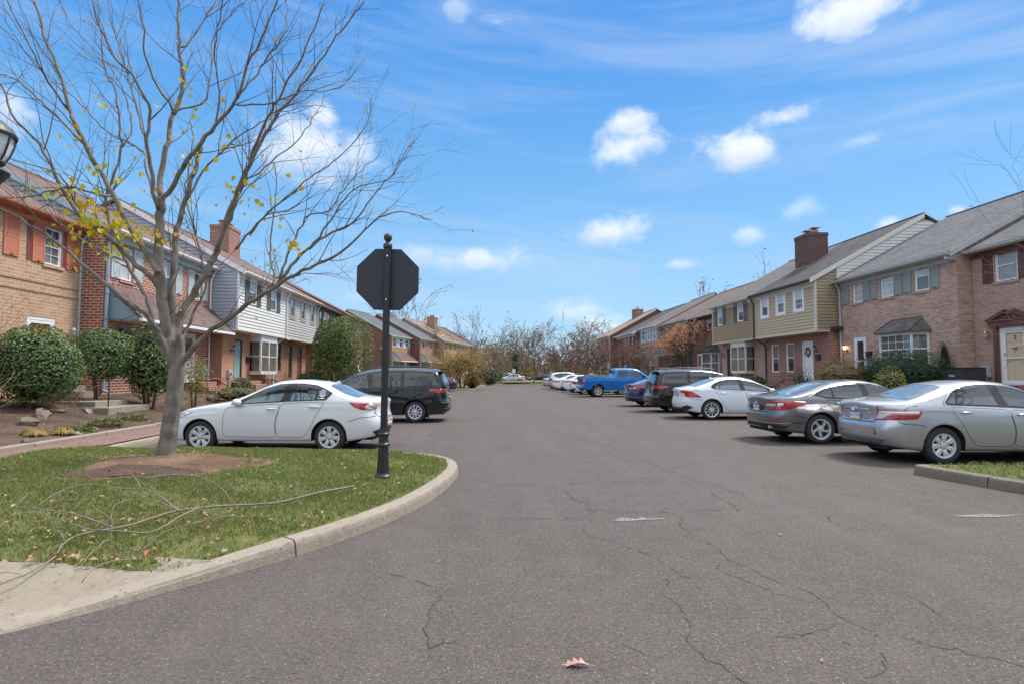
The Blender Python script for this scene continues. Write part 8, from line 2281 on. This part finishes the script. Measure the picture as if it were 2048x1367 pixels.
# ---- bare trees beyond the end of the street
for i, (u, y, h, sd, lab, lf, nl) in enumerate((
    (-8.6, 92, 17.2, 61, 'wide bare tree rising behind the roof of the chimney house', LF_BROWN, 900), (-6.0, 84, 9.0, 62, 'dark twiggy tree just right of the far chimney', LF_BROWN, 700), (-0.9, 104, 13.5, 63, 'slim forked bare tree right of the gold tree', LF_BROWN, 160), (1.6, 108, 11.5, 64, 'bare tree with tan leaves, second right of the gold tree', LF_BROWN, 700),
    (4.2, 112, 11.0, 65, 'bushy brown tree left of the ivy covered trunk', LF_BROWN, 800), (6.6, 108, 11.5, 66, 'ivy covered dark trunk standing behind the far side-on silver car', LF_BROWN, 700), (9.0, 112, 11.5, 67, 'bare tree leaning right behind the far silver car', LF_BROWN, 600), (11.4, 110, 12, 68, 'airy bare tree left of the slender street sapling', LF_BROWN, 500),
    (14.2, 115, 11.5, 69, 'bare tree behind the two far black cars', LF_BROWN, 700), (16.6, 108, 13.5, 70, 'tallest bare tree in the middle of the wood', LF_BROWN, 1100), (19.6, 116, 12, 71, 'bare tree right of the tallest one', LF_BROWN, 600), (22.5, 112, 12.5, 72, 'twiggy tree with many clinging leaves before the right roofs', LF_BROWN, 1000),
    (26.0, 114, 12.5, 73, 'pale bare tree just left of the end house', LF_BROWN, 800), (29.5, 112, 13, 74, 'bare tree showing over the roof of the end house', LF_BROWN, 800), (-13, 110, 13, 75, 'bare tree mostly hidden by the far left roofs', LF_BROWN, 400), (-3.6, 100, 9.5, 77, 'dark twiggy tree between chimney roof and gold tree', LF_BROWN, 900))):
    tree('bare_tree', lab, u, y, 0.2, h * 1.0, sd, lf, int(nl * .42), 0.27, BARK_FAR, 0.62, 0.045, 1, lean=.12 * sin(sd), clump=.35, group='bare trees beyond the street end', minr=.028, r0=.20, fork=.22, nch=3, asp=.6)
tree('bare_tree', 'bare tree top with a few leaves above the cream clapboard roof', -22, 62, 1, 13.0, 81, LF_GOLD, 900, .22, BARK_FAR, .6, .04, 1, clump=.4, minr=.02, r0=.2, group='bare trees beyond the street end')
tree('bare_tree', 'twiggy tree top above the ochre clapboard roof', 33, 60, 1, 14.2, 82, LF_BROWN, 400, .24, BARK_FAR, .6, .04, 1, clump=.4, minr=.02, r0=.2, group='bare trees beyond the street end')
tree('bare_tree', 'small tree top behind the brown roof over the red leaved tree', 30, 64, 1, 12.2, 83, LF_BROWN, 250, .24, BARK_FAR, .6, .04, 1, clump=.4, minr=.02, r0=.18, group='bare trees beyond the street end')
tree('sapling', 'slender upright sapling on the far right grass strip', 7.45, 78.2, 0.13, 7.2, 84, LF_BROWN, 260, .2, BARK_FAR, .35, .10, 1, clump=.3, minr=.02, r0=.075, fork=.45)
bush('ivy', 'dark ivy climbing the trunk behind the far cars', (6.6, 107.7, 3.0), (0.55, 0.5, 3.0), 900, .3, LF_YEW, seed=90, loc_z=0.0, stems=0)
bush('evergreen_shrub', 'dark evergreen shrub right of the gold tree', (1.0, 74.5, 1.2), (1.4, 1.1, 1.1), 800, .22, LF_YEW, seed=91, loc_z=0.1)
bush('evergreen_shrub', 'dark clipped shrub left of the far grass bank', (-0.9, 72.0, 1.0), (1.1, 1.0, 0.9), 600, .2, LF_YEW, seed=92, loc_z=0.1)
bush('lime_shrub', 'yellow green weeping shrub at the edge of the far wood', (2.75, 84, 2.2), (0.75, 0.8, 1.9), 1100, .25, LF_LIME, seed=93, loc_z=0.1, depth=.5)
bush('red_shrub', 'low bright red shrub behind the dark blue sedan', (-4.5, 57.0, 1.2), (1.3, .8, .55), 700, .14, LF_RED, seed=94, loc_z=.3)
tree('brown_sapling', 'grey brown twiggy tree behind the gold tree', 1.9, 80, 0.1, 6.2, 95, LF_BROWN, 1500, .2, BARK_FAR, .8, .02, 3, clump=.5, minr=.02, r0=.12)
# undergrowth of the wood: one mass
wb = MB(); r_ = random.Random(8)
for k in range(13000):
    x = r_.uniform(-45, 60); y = r_.uniform(112, 138)
    hmax = 4.9 + 1.6 * sin(x * .35) + 1.1 * sin(x * .9 + 1) + (y - 112) * .16
    z = r_.random() ** 1.2 * max(1.2, hmax)
    add_leaf(wb, Vector((x, y, z)), Vector((r_.gauss(0, 1), -1, r_.gauss(0, .6))), r_.uniform(.35, .9), r_, .6)
tag(wb.build('undergrowth', LF_BROWN, None, uv=False), kind='stuff')
wb = MB()
for k in range(2600):
    cx = (-6, 9.5, 17.5, 21.5, 27)[r_.randrange(5)]
    x = cx + r_.gauss(0, 1.6); y = r_.uniform(109, 118); z = abs(r_.gauss(0, 1)) * 1.5
    add_leaf(wb, Vector((x, y, z)), Vector((r_.gauss(0, 1), -1, r_.gauss(0, .6))), r_.uniform(.3, .6), r_, .6)
tag(wb.build('undergrowth', LF_GOLD, None, uv=False), kind='stuff')
wb = MB()
for k in range(2200):
    x = r_.uniform(-60, 70); y = r_.uniform(135, 160); z = r_.random() * (5.5 + 2.2 * sin(x * .21) + 1.3 * sin(x * .7))
    if z < 0: continue
    add_leaf(wb, Vector((x, y, z)), Vector((r_.gauss(0, 1), -1, r_.gauss(0, .6))), r_.uniform(.8, 1.7), r_, .7)
tag(wb.build('undergrowth', LF_OLIVE, None, uv=False), kind='stuff')
tw_ = MB()
for k in range(500):
    x = r_.uniform(-30, 45); y = r_.uniform(112, 130); hh = r_.uniform(3, 8)
    p = [Vector((x, y, 0))]
    for q in range(4): p.append(p[-1] + Vector((r_.gauss(0, .3), r_.gauss(0, .3), hh / 4)))
    tw_.tube(p, [.06, .05, .04, .03, .015], 3, cap=False)
tag(tw_.build('undergrowth', BARK_FAR, None, uv=False), kind='stuff')
# unseen leaf mass added behind the viewer to darken reflections in car paint
wb = MB()
for k in range(6000):
    x = r_.uniform(-90, 90); y = r_.uniform(-42, -34); z = r_.random() * (13 + 3 * sin(x * .2) + 1.5 * sin(x * .63))
    add_leaf(wb, Vector((x, y, z)), Vector((r_.gauss(0, 1), 1, r_.gauss(0, .6))), r_.uniform(1.0, 2.0), r_, .7)
for k in range(60): wb.tube([(-90 + 3 * k, -36, 0), (-90 + 3 * k + r_.gauss(0, .5), -36, 11)], [.25, .08], 5)
tag(wb.build('undergrowth', LF_YEW, None, uv=False), kind='stuff')
# ------------------------------------------------------------------ street furniture, small things, grass and litter
POSTBLK = M('post_black', (0.022, 0.022, 0.025), 0.42, var=0.2, vs=9, bump=0.1)
SIGNBACK = M('sign_back', (0.034, 0.036, 0.046), 0.5, var=0.12, vs=3)
RED_S = M('sign_red', (0.42, 0.02, 0.02), 0.4, var=0.05); WHITE_S = M('sign_white', (0.75, 0.75, 0.75), 0.4, var=0.04)
BRONZE = M('finial_bronze', (0.05, 0.043, 0.037), 0.5, var=0.15)
sp = empty('stop_sign', (-1.29, 7.7, 0.15), 'tall black fluted post carrying an octagonal stop sign seen from behind', 'stop sign')
sp.rotation_euler = (0, radians(0.55), 0)
m = MB(); n = 16
prof = [(0.118, 0.0), (0.118, 0.03), (0.105, 0.045), (0.095, 0.06), (0.11, 0.075), (0.108, 0.09), (0.088, 0.11), (0.082, 0.13), (0.066, 0.44), (0.064, 0.47), (0.084, 0.48), (0.088, 0.495), (0.084, 0.51), (0.066, 0.525), (0.062, 0.60), (0.064, 0.615), (0.075, 0.625), (0.075, 0.645), (0.062, 0.66), (0.056, 0.70), (0.054, 0.72)]
b = 40
for r, z in prof:
    for j in range(b):
        k = 1.0 if not (0.13 <= z <= 0.44) else (1.0 if j % 4 < 2 else 0.93)
        m.v.append((r * k * cos(2 * pi * j / b), r * k * sin(2 * pi * j / b), z))
for i in range(len(prof) - 1):
    for j in range(b):
        j2 = (j + 1) % b; m.f.append((i * b + j, i * b + j2, (i + 1) * b + j2, (i + 1) * b + j)); m.m.append(0)
m.build('post_base', POSTBLK, sp, uv=False)
m = MB()
pf = []
for j in range(32):
    k = 1.0 if j % 4 < 2 else 0.94
    pf.append((0.047 * k * cos(2 * pi * j / 32), 0.047 * k * sin(2 * pi * j / 32)))
m.prism_z(pf, 0.72, 3.13); m.build('post', POSTBLK, sp, uv=False)
m = MB(); m.lathe([(0.051, 3.131), (0.06, 3.14), (0.062, 3.165), (0.06, 3.19), (0.052, 3.2), (0.03, 3.215), (0.022, 3.235)], 20)
m.lathe([(0.0, 3.225), (0.03, 3.232), (0.05, 3.255), (0.058, 3.285), (0.05, 3.318), (0.03, 3.338), (0.0, 3.345)], 20); m.build('finial', BRONZE, sp, uv=False, smooth=True)
oc = [(0.455 * cos(pi / 8 + k * pi / 4), 0.455 * sin(pi / 8 + k * pi / 4)) for k in range(8)]
m = MB(); m.v = [(x, 0.058, 2.72 + z) for x, z in oc] + [(x, 0.064, 2.72 + z) for x, z in oc]
m.f = [tuple(range(8)), tuple(range(15, 7, -1))] + [((k + 1) % 8, k, 8 + k, 8 + (k + 1) % 8) for k in range(8)]; m.m = [0] * len(m.f)
so = m.build('sign_panel', SIGNBACK, sp, uv=False)
m = MB(); m.poly([(x * 0.99, 0.0655, 2.72 + z * 0.99) for x, z in reversed(oc)]); m.build('sign_border', WHITE_S, so, uv=False)
m = MB(); m.poly([(x * 0.94, 0.067, 2.72 + z * 0.94) for x, z in reversed(oc)]); m.build('sign_face', RED_S, so, uv=False)
text_mesh('sign_text', 'STOP', 0.36, WHITE_S, so, (0, 0.069, 2.72), (pi / 2, 0, pi), 0.001)
m = MB()
for z in (2.43, 3.02): m.blob((0.0, -0.053, z), (0.011, 0.008, 0.011), 8, 0, 0)
m.build('bolts', M('bolt_zinc', (0.7, 0.7, 0.7), 0.3, metal=.8), sp, uv=False)


def lamp_post(label, x, y, z, h, sc=1.0, group='black lantern lamp posts'):
    r = empty('street_lamp', (x, y, z), label, 'street lamp', group)
    IR = M('lamp_iron', (0.035, 0.037, 0.042), 0.45, var=0.2, vs=8)
    m = MB(); m.lathe([(.14, 0), (.14, .05), (.10, .09), (.09, .5), (.065, .56), (.055, .62), (.048, h - .72)], 18); m.build('post', IR, r, uv=False, smooth=False)
    m = MB(); hb = h - .72
    m.lathe([(.05, hb), (.06, hb + .02), (.06, hb + .05), (.085, hb + .09), (.115, hb + .14), (.16, hb + .20), (.165, hb + .215), (.15, hb + .222), (.10, hb + .228), (.09, hb + .27), (.12, hb + .285), (.13, hb + .30), (.125, hb + .315)], 24)
    m.build('lamp_cup', IR, r, uv=False)
    m = MB(); m.lathe([(.118, hb + .316), (.145, hb + .37), (.17, hb + .45), (.185, hb + .53)], 8); m.build('lamp_glass', M('lamp_panes', (.62, .65, .70), .15, var=.1, spec=.6), r, uv=False)
    m = MB()
    for k in range(8):
        a = 2 * pi * k / 8; m.tube([(q * cos(a), q * sin(a), hb + zz) for q, zz in ((.122, .316), (.15, .37), (.175, .45), (.19, .53))], .009, 5)
    m.build('lamp_cage', IR, r, uv=False)
    m = MB(); m.lathe([(.20, hb + .525), (.205, hb + .545), (.195, hb + .56), (.17, hb + .60), (.11, hb + .66), (.05, hb + .69), (.03, hb + .72), (.035, hb + .75), (.0, hb + .79)], 24); m.build('lamp_cap', IR, r, uv=False, smooth=False)
    return r


lamp_post('black lantern lamp post half cut off by the left edge, over the concrete ramp', -4.235, 5.0, 0.12, 3.71)
lamp_post('small black lantern lamp post in front of the dark brick gable', -10.6, 61.5, 0.3, 4.2)
ws = empty('road_sign', (5.3, 88.5, 0.3), 'small white road sign on a thin post before the far silver car', 'road sign')
m = MB(); m.tube([(0, 0, 0), (0, 0, 1.9)], .03, 6); m.build('post', IRON, ws, uv=False)
m = MB(); m.box(-.25, .25, -.04, -.03, 1.25, 1.95); m.build('sign_panel', WHITE_S, ws, uv=False)
# air conditioner cover, railings, hand rail
ac = empty('air_conditioner', (17.55, 19.6, 0.85), 'dark slatted air conditioner unit between the two brick houses', 'air conditioner')
m = MB(); m.box(-.45, .45, -.45, .45, 0, .92); m.build('casing', M('ac_dark', (0.035, 0.033, 0.034), .5, var=.15), ac, bevel=.02)
m = MB()
for k in range(14):
    a = -.42 + k * .062; m.box(a, a + .03, -.462, -.4505, .08, .84); m.box(-.462, -.4505, a, a + .03, .08, .84)
m.build('grille', M('ac_slat', (0.06, 0.056, 0.058), .5), ac); m = MB(); m.box(-.47, .47, -.47, .47, .921, .95); m.build('lid', DARKP, ac)
m = MB(); m.box(-.464, -.4625, -.12, .12, .62, .69); m.build('name_plate', GREYBOX, ac)
railing(f3, 'black iron railing with ball posts in front of the white box bay', [(2.7, 0.1, 1.2), (2.7, 1.0, 1.2), (3.9, 1.0, 1.2), (4.9, 1.6, 0.8)], group=None)
railing(f2, 'black iron railing beside the meter at the white door', [(6.75, 0.1, 1.2), (6.75, 0.9, 1.2), (6.75, 1.9, 0.7)])
rr = empty('red_handrail', (-11.7, 25.0, 0.65), 'low red painted iron handrail at the foot of the white door steps', 'railing')
m = MB(); RP = M('red_paint', (0.30, 0.05, 0.04), .5)
m.tube([(0, 0, 0), (0, 0, .72), (.15, .1, .74), (1.05, .9, .5), (1.05, .9, -.1)], .022, 6); m.tube([(0, 1.1, 0), (0, 1.1, .72), (.4, 1.1, .72)], .02, 6); m.tube([(0, 0, .72), (0, 1.1, .72)], .02, 6); m.build('handrail', RP, rr)
# steps of the first house seen through the shrubs, with a rail
gs = empty('garden_steps', (-12.0, 18.2, 0.5), 'low concrete garden steps between the two hollies', 'steps')
m = MB(); m.box(-.2, 1.0, -1.3, .2, -.3, .28); m.build('step', KERB, gs, bevel=.015); m = MB(); m.box(.0, 1.5, -1.5, .5, -.3, .12); m.build('step', KERB, gs, bevel=.015)
m = MB(); m.tube([(1.3, -1.2, .1), (1.3, -1.2, .95), (0.2, -1.2, 1.2), (-.4, -1.2, 1.3)], .018, 6); m.build('handrail', IRON, gs)

# ---- fallen branch
FB = [[(-1.5, 6.92), (-1.79, 6.53), (-2.11, 6.19), (-2.51, 6.04), (-2.78, 5.87), (-2.95, 5.76), (-3.04, 5.54), (-3.1, 5.31), (-3.18, 5.16), (-3.26, 5.06), (-3.34, 4.97), (-3.33, 4.78), (-3.23, 4.39), (-3.24, 4.2), (-3.27, 3.98)],
[(-4.94, 6.05), (-4.74, 5.95), (-4.47, 5.88), (-4.08, 5.68), (-3.85, 5.61), (-3.58, 5.46), (-3.25, 5.26)],
[(-4.46, 6.06), (-4.62, 6.54), (-4.65, 6.89), (-4.43, 6.92), (-4.01, 6.7), (-3.81, 6.7), (-3.56, 6.48), (-3.29, 6.18), (-2.91, 5.72)],
[(-5.48, 7.99), (-5.28, 7.98), (-5.22, 8.15), (-4.91, 7.99), (-4.48, 7.59), (-4.11, 7.12), (-3.81, 6.7)],
[(-3.93, 5.39), (-3.79, 5.36), (-3.55, 5.14), (-3.32, 4.97), (-3.14, 4.89), (-2.93, 4.88), (-2.72, 4.88), (-2.66, 5.03), (-2.68, 5.3), (-2.72, 5.75)],
[(-2.86, 4.73), (-2.7, 4.69), (-2.64, 4.98), (-2.45, 5.2), (-2.3, 5.6)], [(-4.38, 6.32), (-3.95, 5.99), (-3.65, 5.72), (-3.35, 5.45)], [(-4.05, 6.61), (-3.72, 6.36), (-3.37, 6.09), (-3.01, 5.83)],
[(-4.28, 5.39), (-4.16, 5.47), (-4.03, 5.6)], [(-4.46, 5.76), (-4.74, 6.22), (-4.98, 6.67)], [(-3.04, 4.94), (-3.47, 5.63), (-3.74, 6.16), (-3.73, 6.41)], [(-3.77, 5.34), (-3.94, 5.65), (-4.01, 5.82)],
[(-2.86, 4.63), (-2.74, 4.64), (-2.65, 4.69)], [(-3.69, 5.06), (-3.56, 5.02), (-3.38, 4.89)], [(-2.92, 4.4), (-3.01, 4.71), (-3.02, 4.88)],
[(-2.58, 6.12), (-2.92, 6.7), (-3.33, 7.25), (-3.65, 7.57), (-3.98, 7.63), (-4.22, 7.45)], [(-3.4, 7.33), (-3.78, 8.07), (-4.06, 8.45), (-4.27, 8.57)], [(-3.3, 4.35), (-3.45, 4.2), (-3.62, 4.22)], [(-3.25, 4.15), (-3.4, 3.95), (-3.6, 3.9)], [(-3.26, 4.0), (-3.2, 3.8), (-3.1, 3.72)], [(-2.63, 4.5), (-2.7, 4.25), (-2.68, 4.05)]]
rnd = random.Random(12); m = MB(); tips = []
BRW = M('branch_bark', (0.21, 0.165, 0.135), .85, var=.25, vs=12)
for i, c in enumerate(FB):
    P = catmull(c, 0.07); n = len(P); out = []
    for k, p in enumerate(P):
        t = k / max(1, n - 1)
        z = (isl_z(p.x, p.y) if p.y > 4.75 else 0.10) + 0.05 + (0.02 if i == 0 else 0.05 * sin(pi * t) + 0.012 * i % 0.05)
        out.append(Vector((p.x + rnd.gauss(0, .004), p.y + rnd.gauss(0, .004), z)))
    r0, r1 = (0.013, 0.006) if i == 0 else ((0.009, 0.003) if i in (1, 2, 4, 15) else (0.005, 0.002))
    m.tube(out, [r0 + (r1 - r0) * k / (n - 1) for k in range(n)] if i == 0 else [r1 + (r0 - r1) * k / (n - 1) for k in range(n)], 6)
    if i in (0, 1, 2, 4, 5, 15):
        for q in range(int(n * .22)):
            k = rnd.randrange(1, n - 1); grow(m, out[k], Vector((rnd.gauss(0, 1), rnd.gauss(0, 1), .35)), rnd.uniform(.12, .4), .0035, 1, rnd, .7, -.02, 4, tips, {1: 2}, .12, .0015, .4)
fbr = m.build('fallen_branch', BRW, None, uv=False, smooth=True)
tag(fbr, 'long forked fallen branch lying across the grass and concrete', 'branch')

# ---- grass, leaf litter, single leaves
GRASS = leafmat('grass_blade', (0.095, 0.155, 0.032), (0.19, 0.24, 0.062), 0.55, 0.25, 0.3, (0.42, 0.36, 0.17))
rnd = random.Random(31)
def grass(name, poly, zf, n, hgt, skip=None, seed=1):
    r = np.random.RandomState(seed); xs = [p[0] for p in poly]; ys = [p[1] for p in poly]
    m = MB(); c = 0
    while c < n:
        x = r.uniform(min(xs), max(xs)); y = r.uniform(min(ys), max(ys))
        if not inside((x, y), poly) or (skip and skip(x, y, r)): continue
        if sin(x * 2.3 + 1.3 * sin(y * 1.9)) * sin(y * 2.7 + x) < -0.45 and r.rand() < .55: continue
        z = zf(x, y); k = 1 + 3 * (r.rand() < .25)
        for q in range(3):
            a = r.uniform(0, 2 * pi); h = hgt * r.uniform(.5, 1.25); l = h * r.uniform(.2, 1.0); w = r.uniform(.0022, .0042)
            px, py = x + r.normal(0, .015), y + r.normal(0, .015); b0 = len(m.v); ca, sa = cos(a), sin(a); a2 = a + r.uniform(.9, 2.2)
            m.v += [(px - w * cos(a2), py - w * sin(a2), z - .005), (px + w * cos(a2), py + w * sin(a2), z - .005), (px + l * ca * .4 + w * .7 * cos(a2), py + l * sa * .4 + w * .7 * sin(a2), z + h * .65), (px + l * ca, py + l * sa, z + h)]
            m.f += [(b0, b0 + 1, b0 + 2), (b0, b0 + 2, b0 + 3)]; m.m += [0, 0]; c += 1
    o = m.build(name, GRASS, None, uv=False)
    return tag(o, kind='stuff')
def fast_isl():
    gx = np.arange(-8.2, -0.1, .1); gy = np.arange(4.4, 12.1, .1); Z = np.array([[isl_z(float(a), float(b)) for b in gy] for a in gx])
    def f(x, y):
        i = min(len(gx) - 1, max(0, int((x + 8.2) / .1))); j = min(len(gy) - 1, max(0, int((y - 4.4) / .1))); return float(Z[i, j])
    return f
FI = fast_isl()
def sk1(x, y, r):
    if inside((x, y), mr): return r.rand() < (.99 if (x + 4.72) ** 2 / 1.35 ** 2 + (y - 8.95) ** 2 / 1.12 ** 2 < .62 else .72)
    return False
grass('grass', lawn_poly, FI, 100000, 0.042, sk1, 2)
lr = [(p.x, p.y) for p in inr][::6] + [(22, 8.3), (14, 8.3)]
lr = [p for p in lr if p[0] < 12]; lr += [(12, 8.2)]
grass('grass', lr, lambda x, y: 0.15 + 0.03 * (x > 7.6), 12000, 0.055, None, 3)
LITTER = leafmat('leaf_litter', (0.36, 0.19, 0.11), (0.46, 0.34, 0.22), 0.7, 0.15, 0.15, (0.40, 0.09, 0.07))
m = MB(); rnd = random.Random(71)
def lay(x, y, z, s, asp=.6): add_leaf(m, Vector((x, y, z)), Vector((rnd.gauss(0, .3), rnd.gauss(0, .3), 1)), s, rnd, asp, .35)
k = 0
while k < 500:
    x = rnd.uniform(-8, -.6); y = rnd.uniform(4.55, 11.6)
    if rnd.random() > (1.0 if (y < 5.8 + .35 * (-1.5 - x) * .3) else .25) or not inside((x, y), lawn_poly): continue
    lay(x, y, FI(x, y) + .035, rnd.uniform(.03, .075)); k += 1
for k in range(26): lay(rnd.uniform(-3.6, -2.3), rnd.uniform(4.56, 4.75), .175, rnd.uniform(.04, .08))
for k in range(700):
    x = rnd.uniform(-13, -8.95); y = rnd.uniform(10.5, 30); lay(x, y, bed_z(x, y) + .02, rnd.uniform(.04, .09))
for k in range(60): lay(rnd.uniform(-8.65, -7.9), rnd.uniform(8, 20), .16, rnd.uniform(.03, .06))
for k in range(400):
    x = rnd.uniform(14.3, 18); y = rnd.uniform(17, 40); lay(x, y, bedR_z(x, y) + .02, rnd.uniform(.05, .1))
for k in range(40): lay(rnd.uniform(7.4, 10), rnd.uniform(5.5, 8), .20, rnd.uniform(.03, .05))
tag(m.build('leaf_litter', LITTER, None, uv=False), kind='stuff')
m = MB()
for x, y, s in ((2.96, 5.5, .06), (-0.35, 4.9, .03), (.72, 9.2, .05), (3.1, 16, .09), (-1.3, 14.8, .10), (.2, 22, .12), (4.5, 12, .06), (2.42, 4.0, .035), (1.9, 3.12, .04), (5.2, 8.3, .05), (.4, 6.9, .04), (-.6, 18.2, .09), (3.9, 27, .12)): lay(x, y, .012, s, .5)
tag(m.build('leaf_litter', LITTER, None, uv=False), kind='stuff')
# the oak leaf
half = [(0, 0), (.012, .022), (.004, .03), (.03, .06), (.052, .075), (.03, .082), (.012, .082), (.04, .115), (.066, .135), (.04, .138), (.015, .13), (.04, .165), (.058, .185), (.032, .182), (.012, .172), (.02, .205), (.0, .235)]
m = MB(); sp_ = []
for sgn in (1, -1):
    b0 = len(m.v)
    for x, y in half:
        m.v.append((sgn * x, y, .010 + .35 * x + .02 * sin(y * 22)))
    for x, y in half: m.v.append((0, y, .010 + .02 * sin(y * 22)))
    n = len(half)
    for i in range(n - 1):
        q = (b0 + i, b0 + i + 1, b0 + n + i + 1, b0 + n + i); m.f.append(q if sgn > 0 else tuple(reversed(q))); m.m.append(0)
m.tube([(0, -.05, .012), (0, .0, .013), (0, .225, .014)], .002, 4)
ol = m.build('oak_leaf', M('oak_leaf', (0.44, 0.26, 0.20), .6, var=.2, vs=30), None, loc=(0.60, 3.14, 0.004), uv=False); ol.rotation_euler = (0, 0, radians(78)); ol.scale = (.66, .66, .66)
tag(ol, 'single dry reddish oak leaf lying on the asphalt near the viewer', 'leaf')

# ------------------------------------------------------------------ groups of repeats
GROUPS = {'parked_car': 'parked cars', 'row_house': 'row houses', 'iron_railing': 'wrought iron railings', 'rhododendron': 'loose shrubs by the red brick house', 'bare_shrub': 'bare shrubs',
          'hedge': 'low hedges beyond the gap', 'low_shrub': 'low plants on the left bank', 'autumn_shrub': 'russet shrubs', 'green_shrub': 'green shrubs on the right', 'purple_tree': 'purple twiggy trees',
          'brown_sapling': 'thin brown trees', 'lime_shrub': 'yellow green shrubs', 'evergreen_shrub': 'dark shrubs by the far grass', 'street_tree': 'bare street trees'}
for o in list(bpy.data.objects):
    if o.parent is None and 'label' in o:
        g_ = GROUPS.get(o.name.split('.')[0])
        if g_ and 'group' not in o: o['group'] = g_
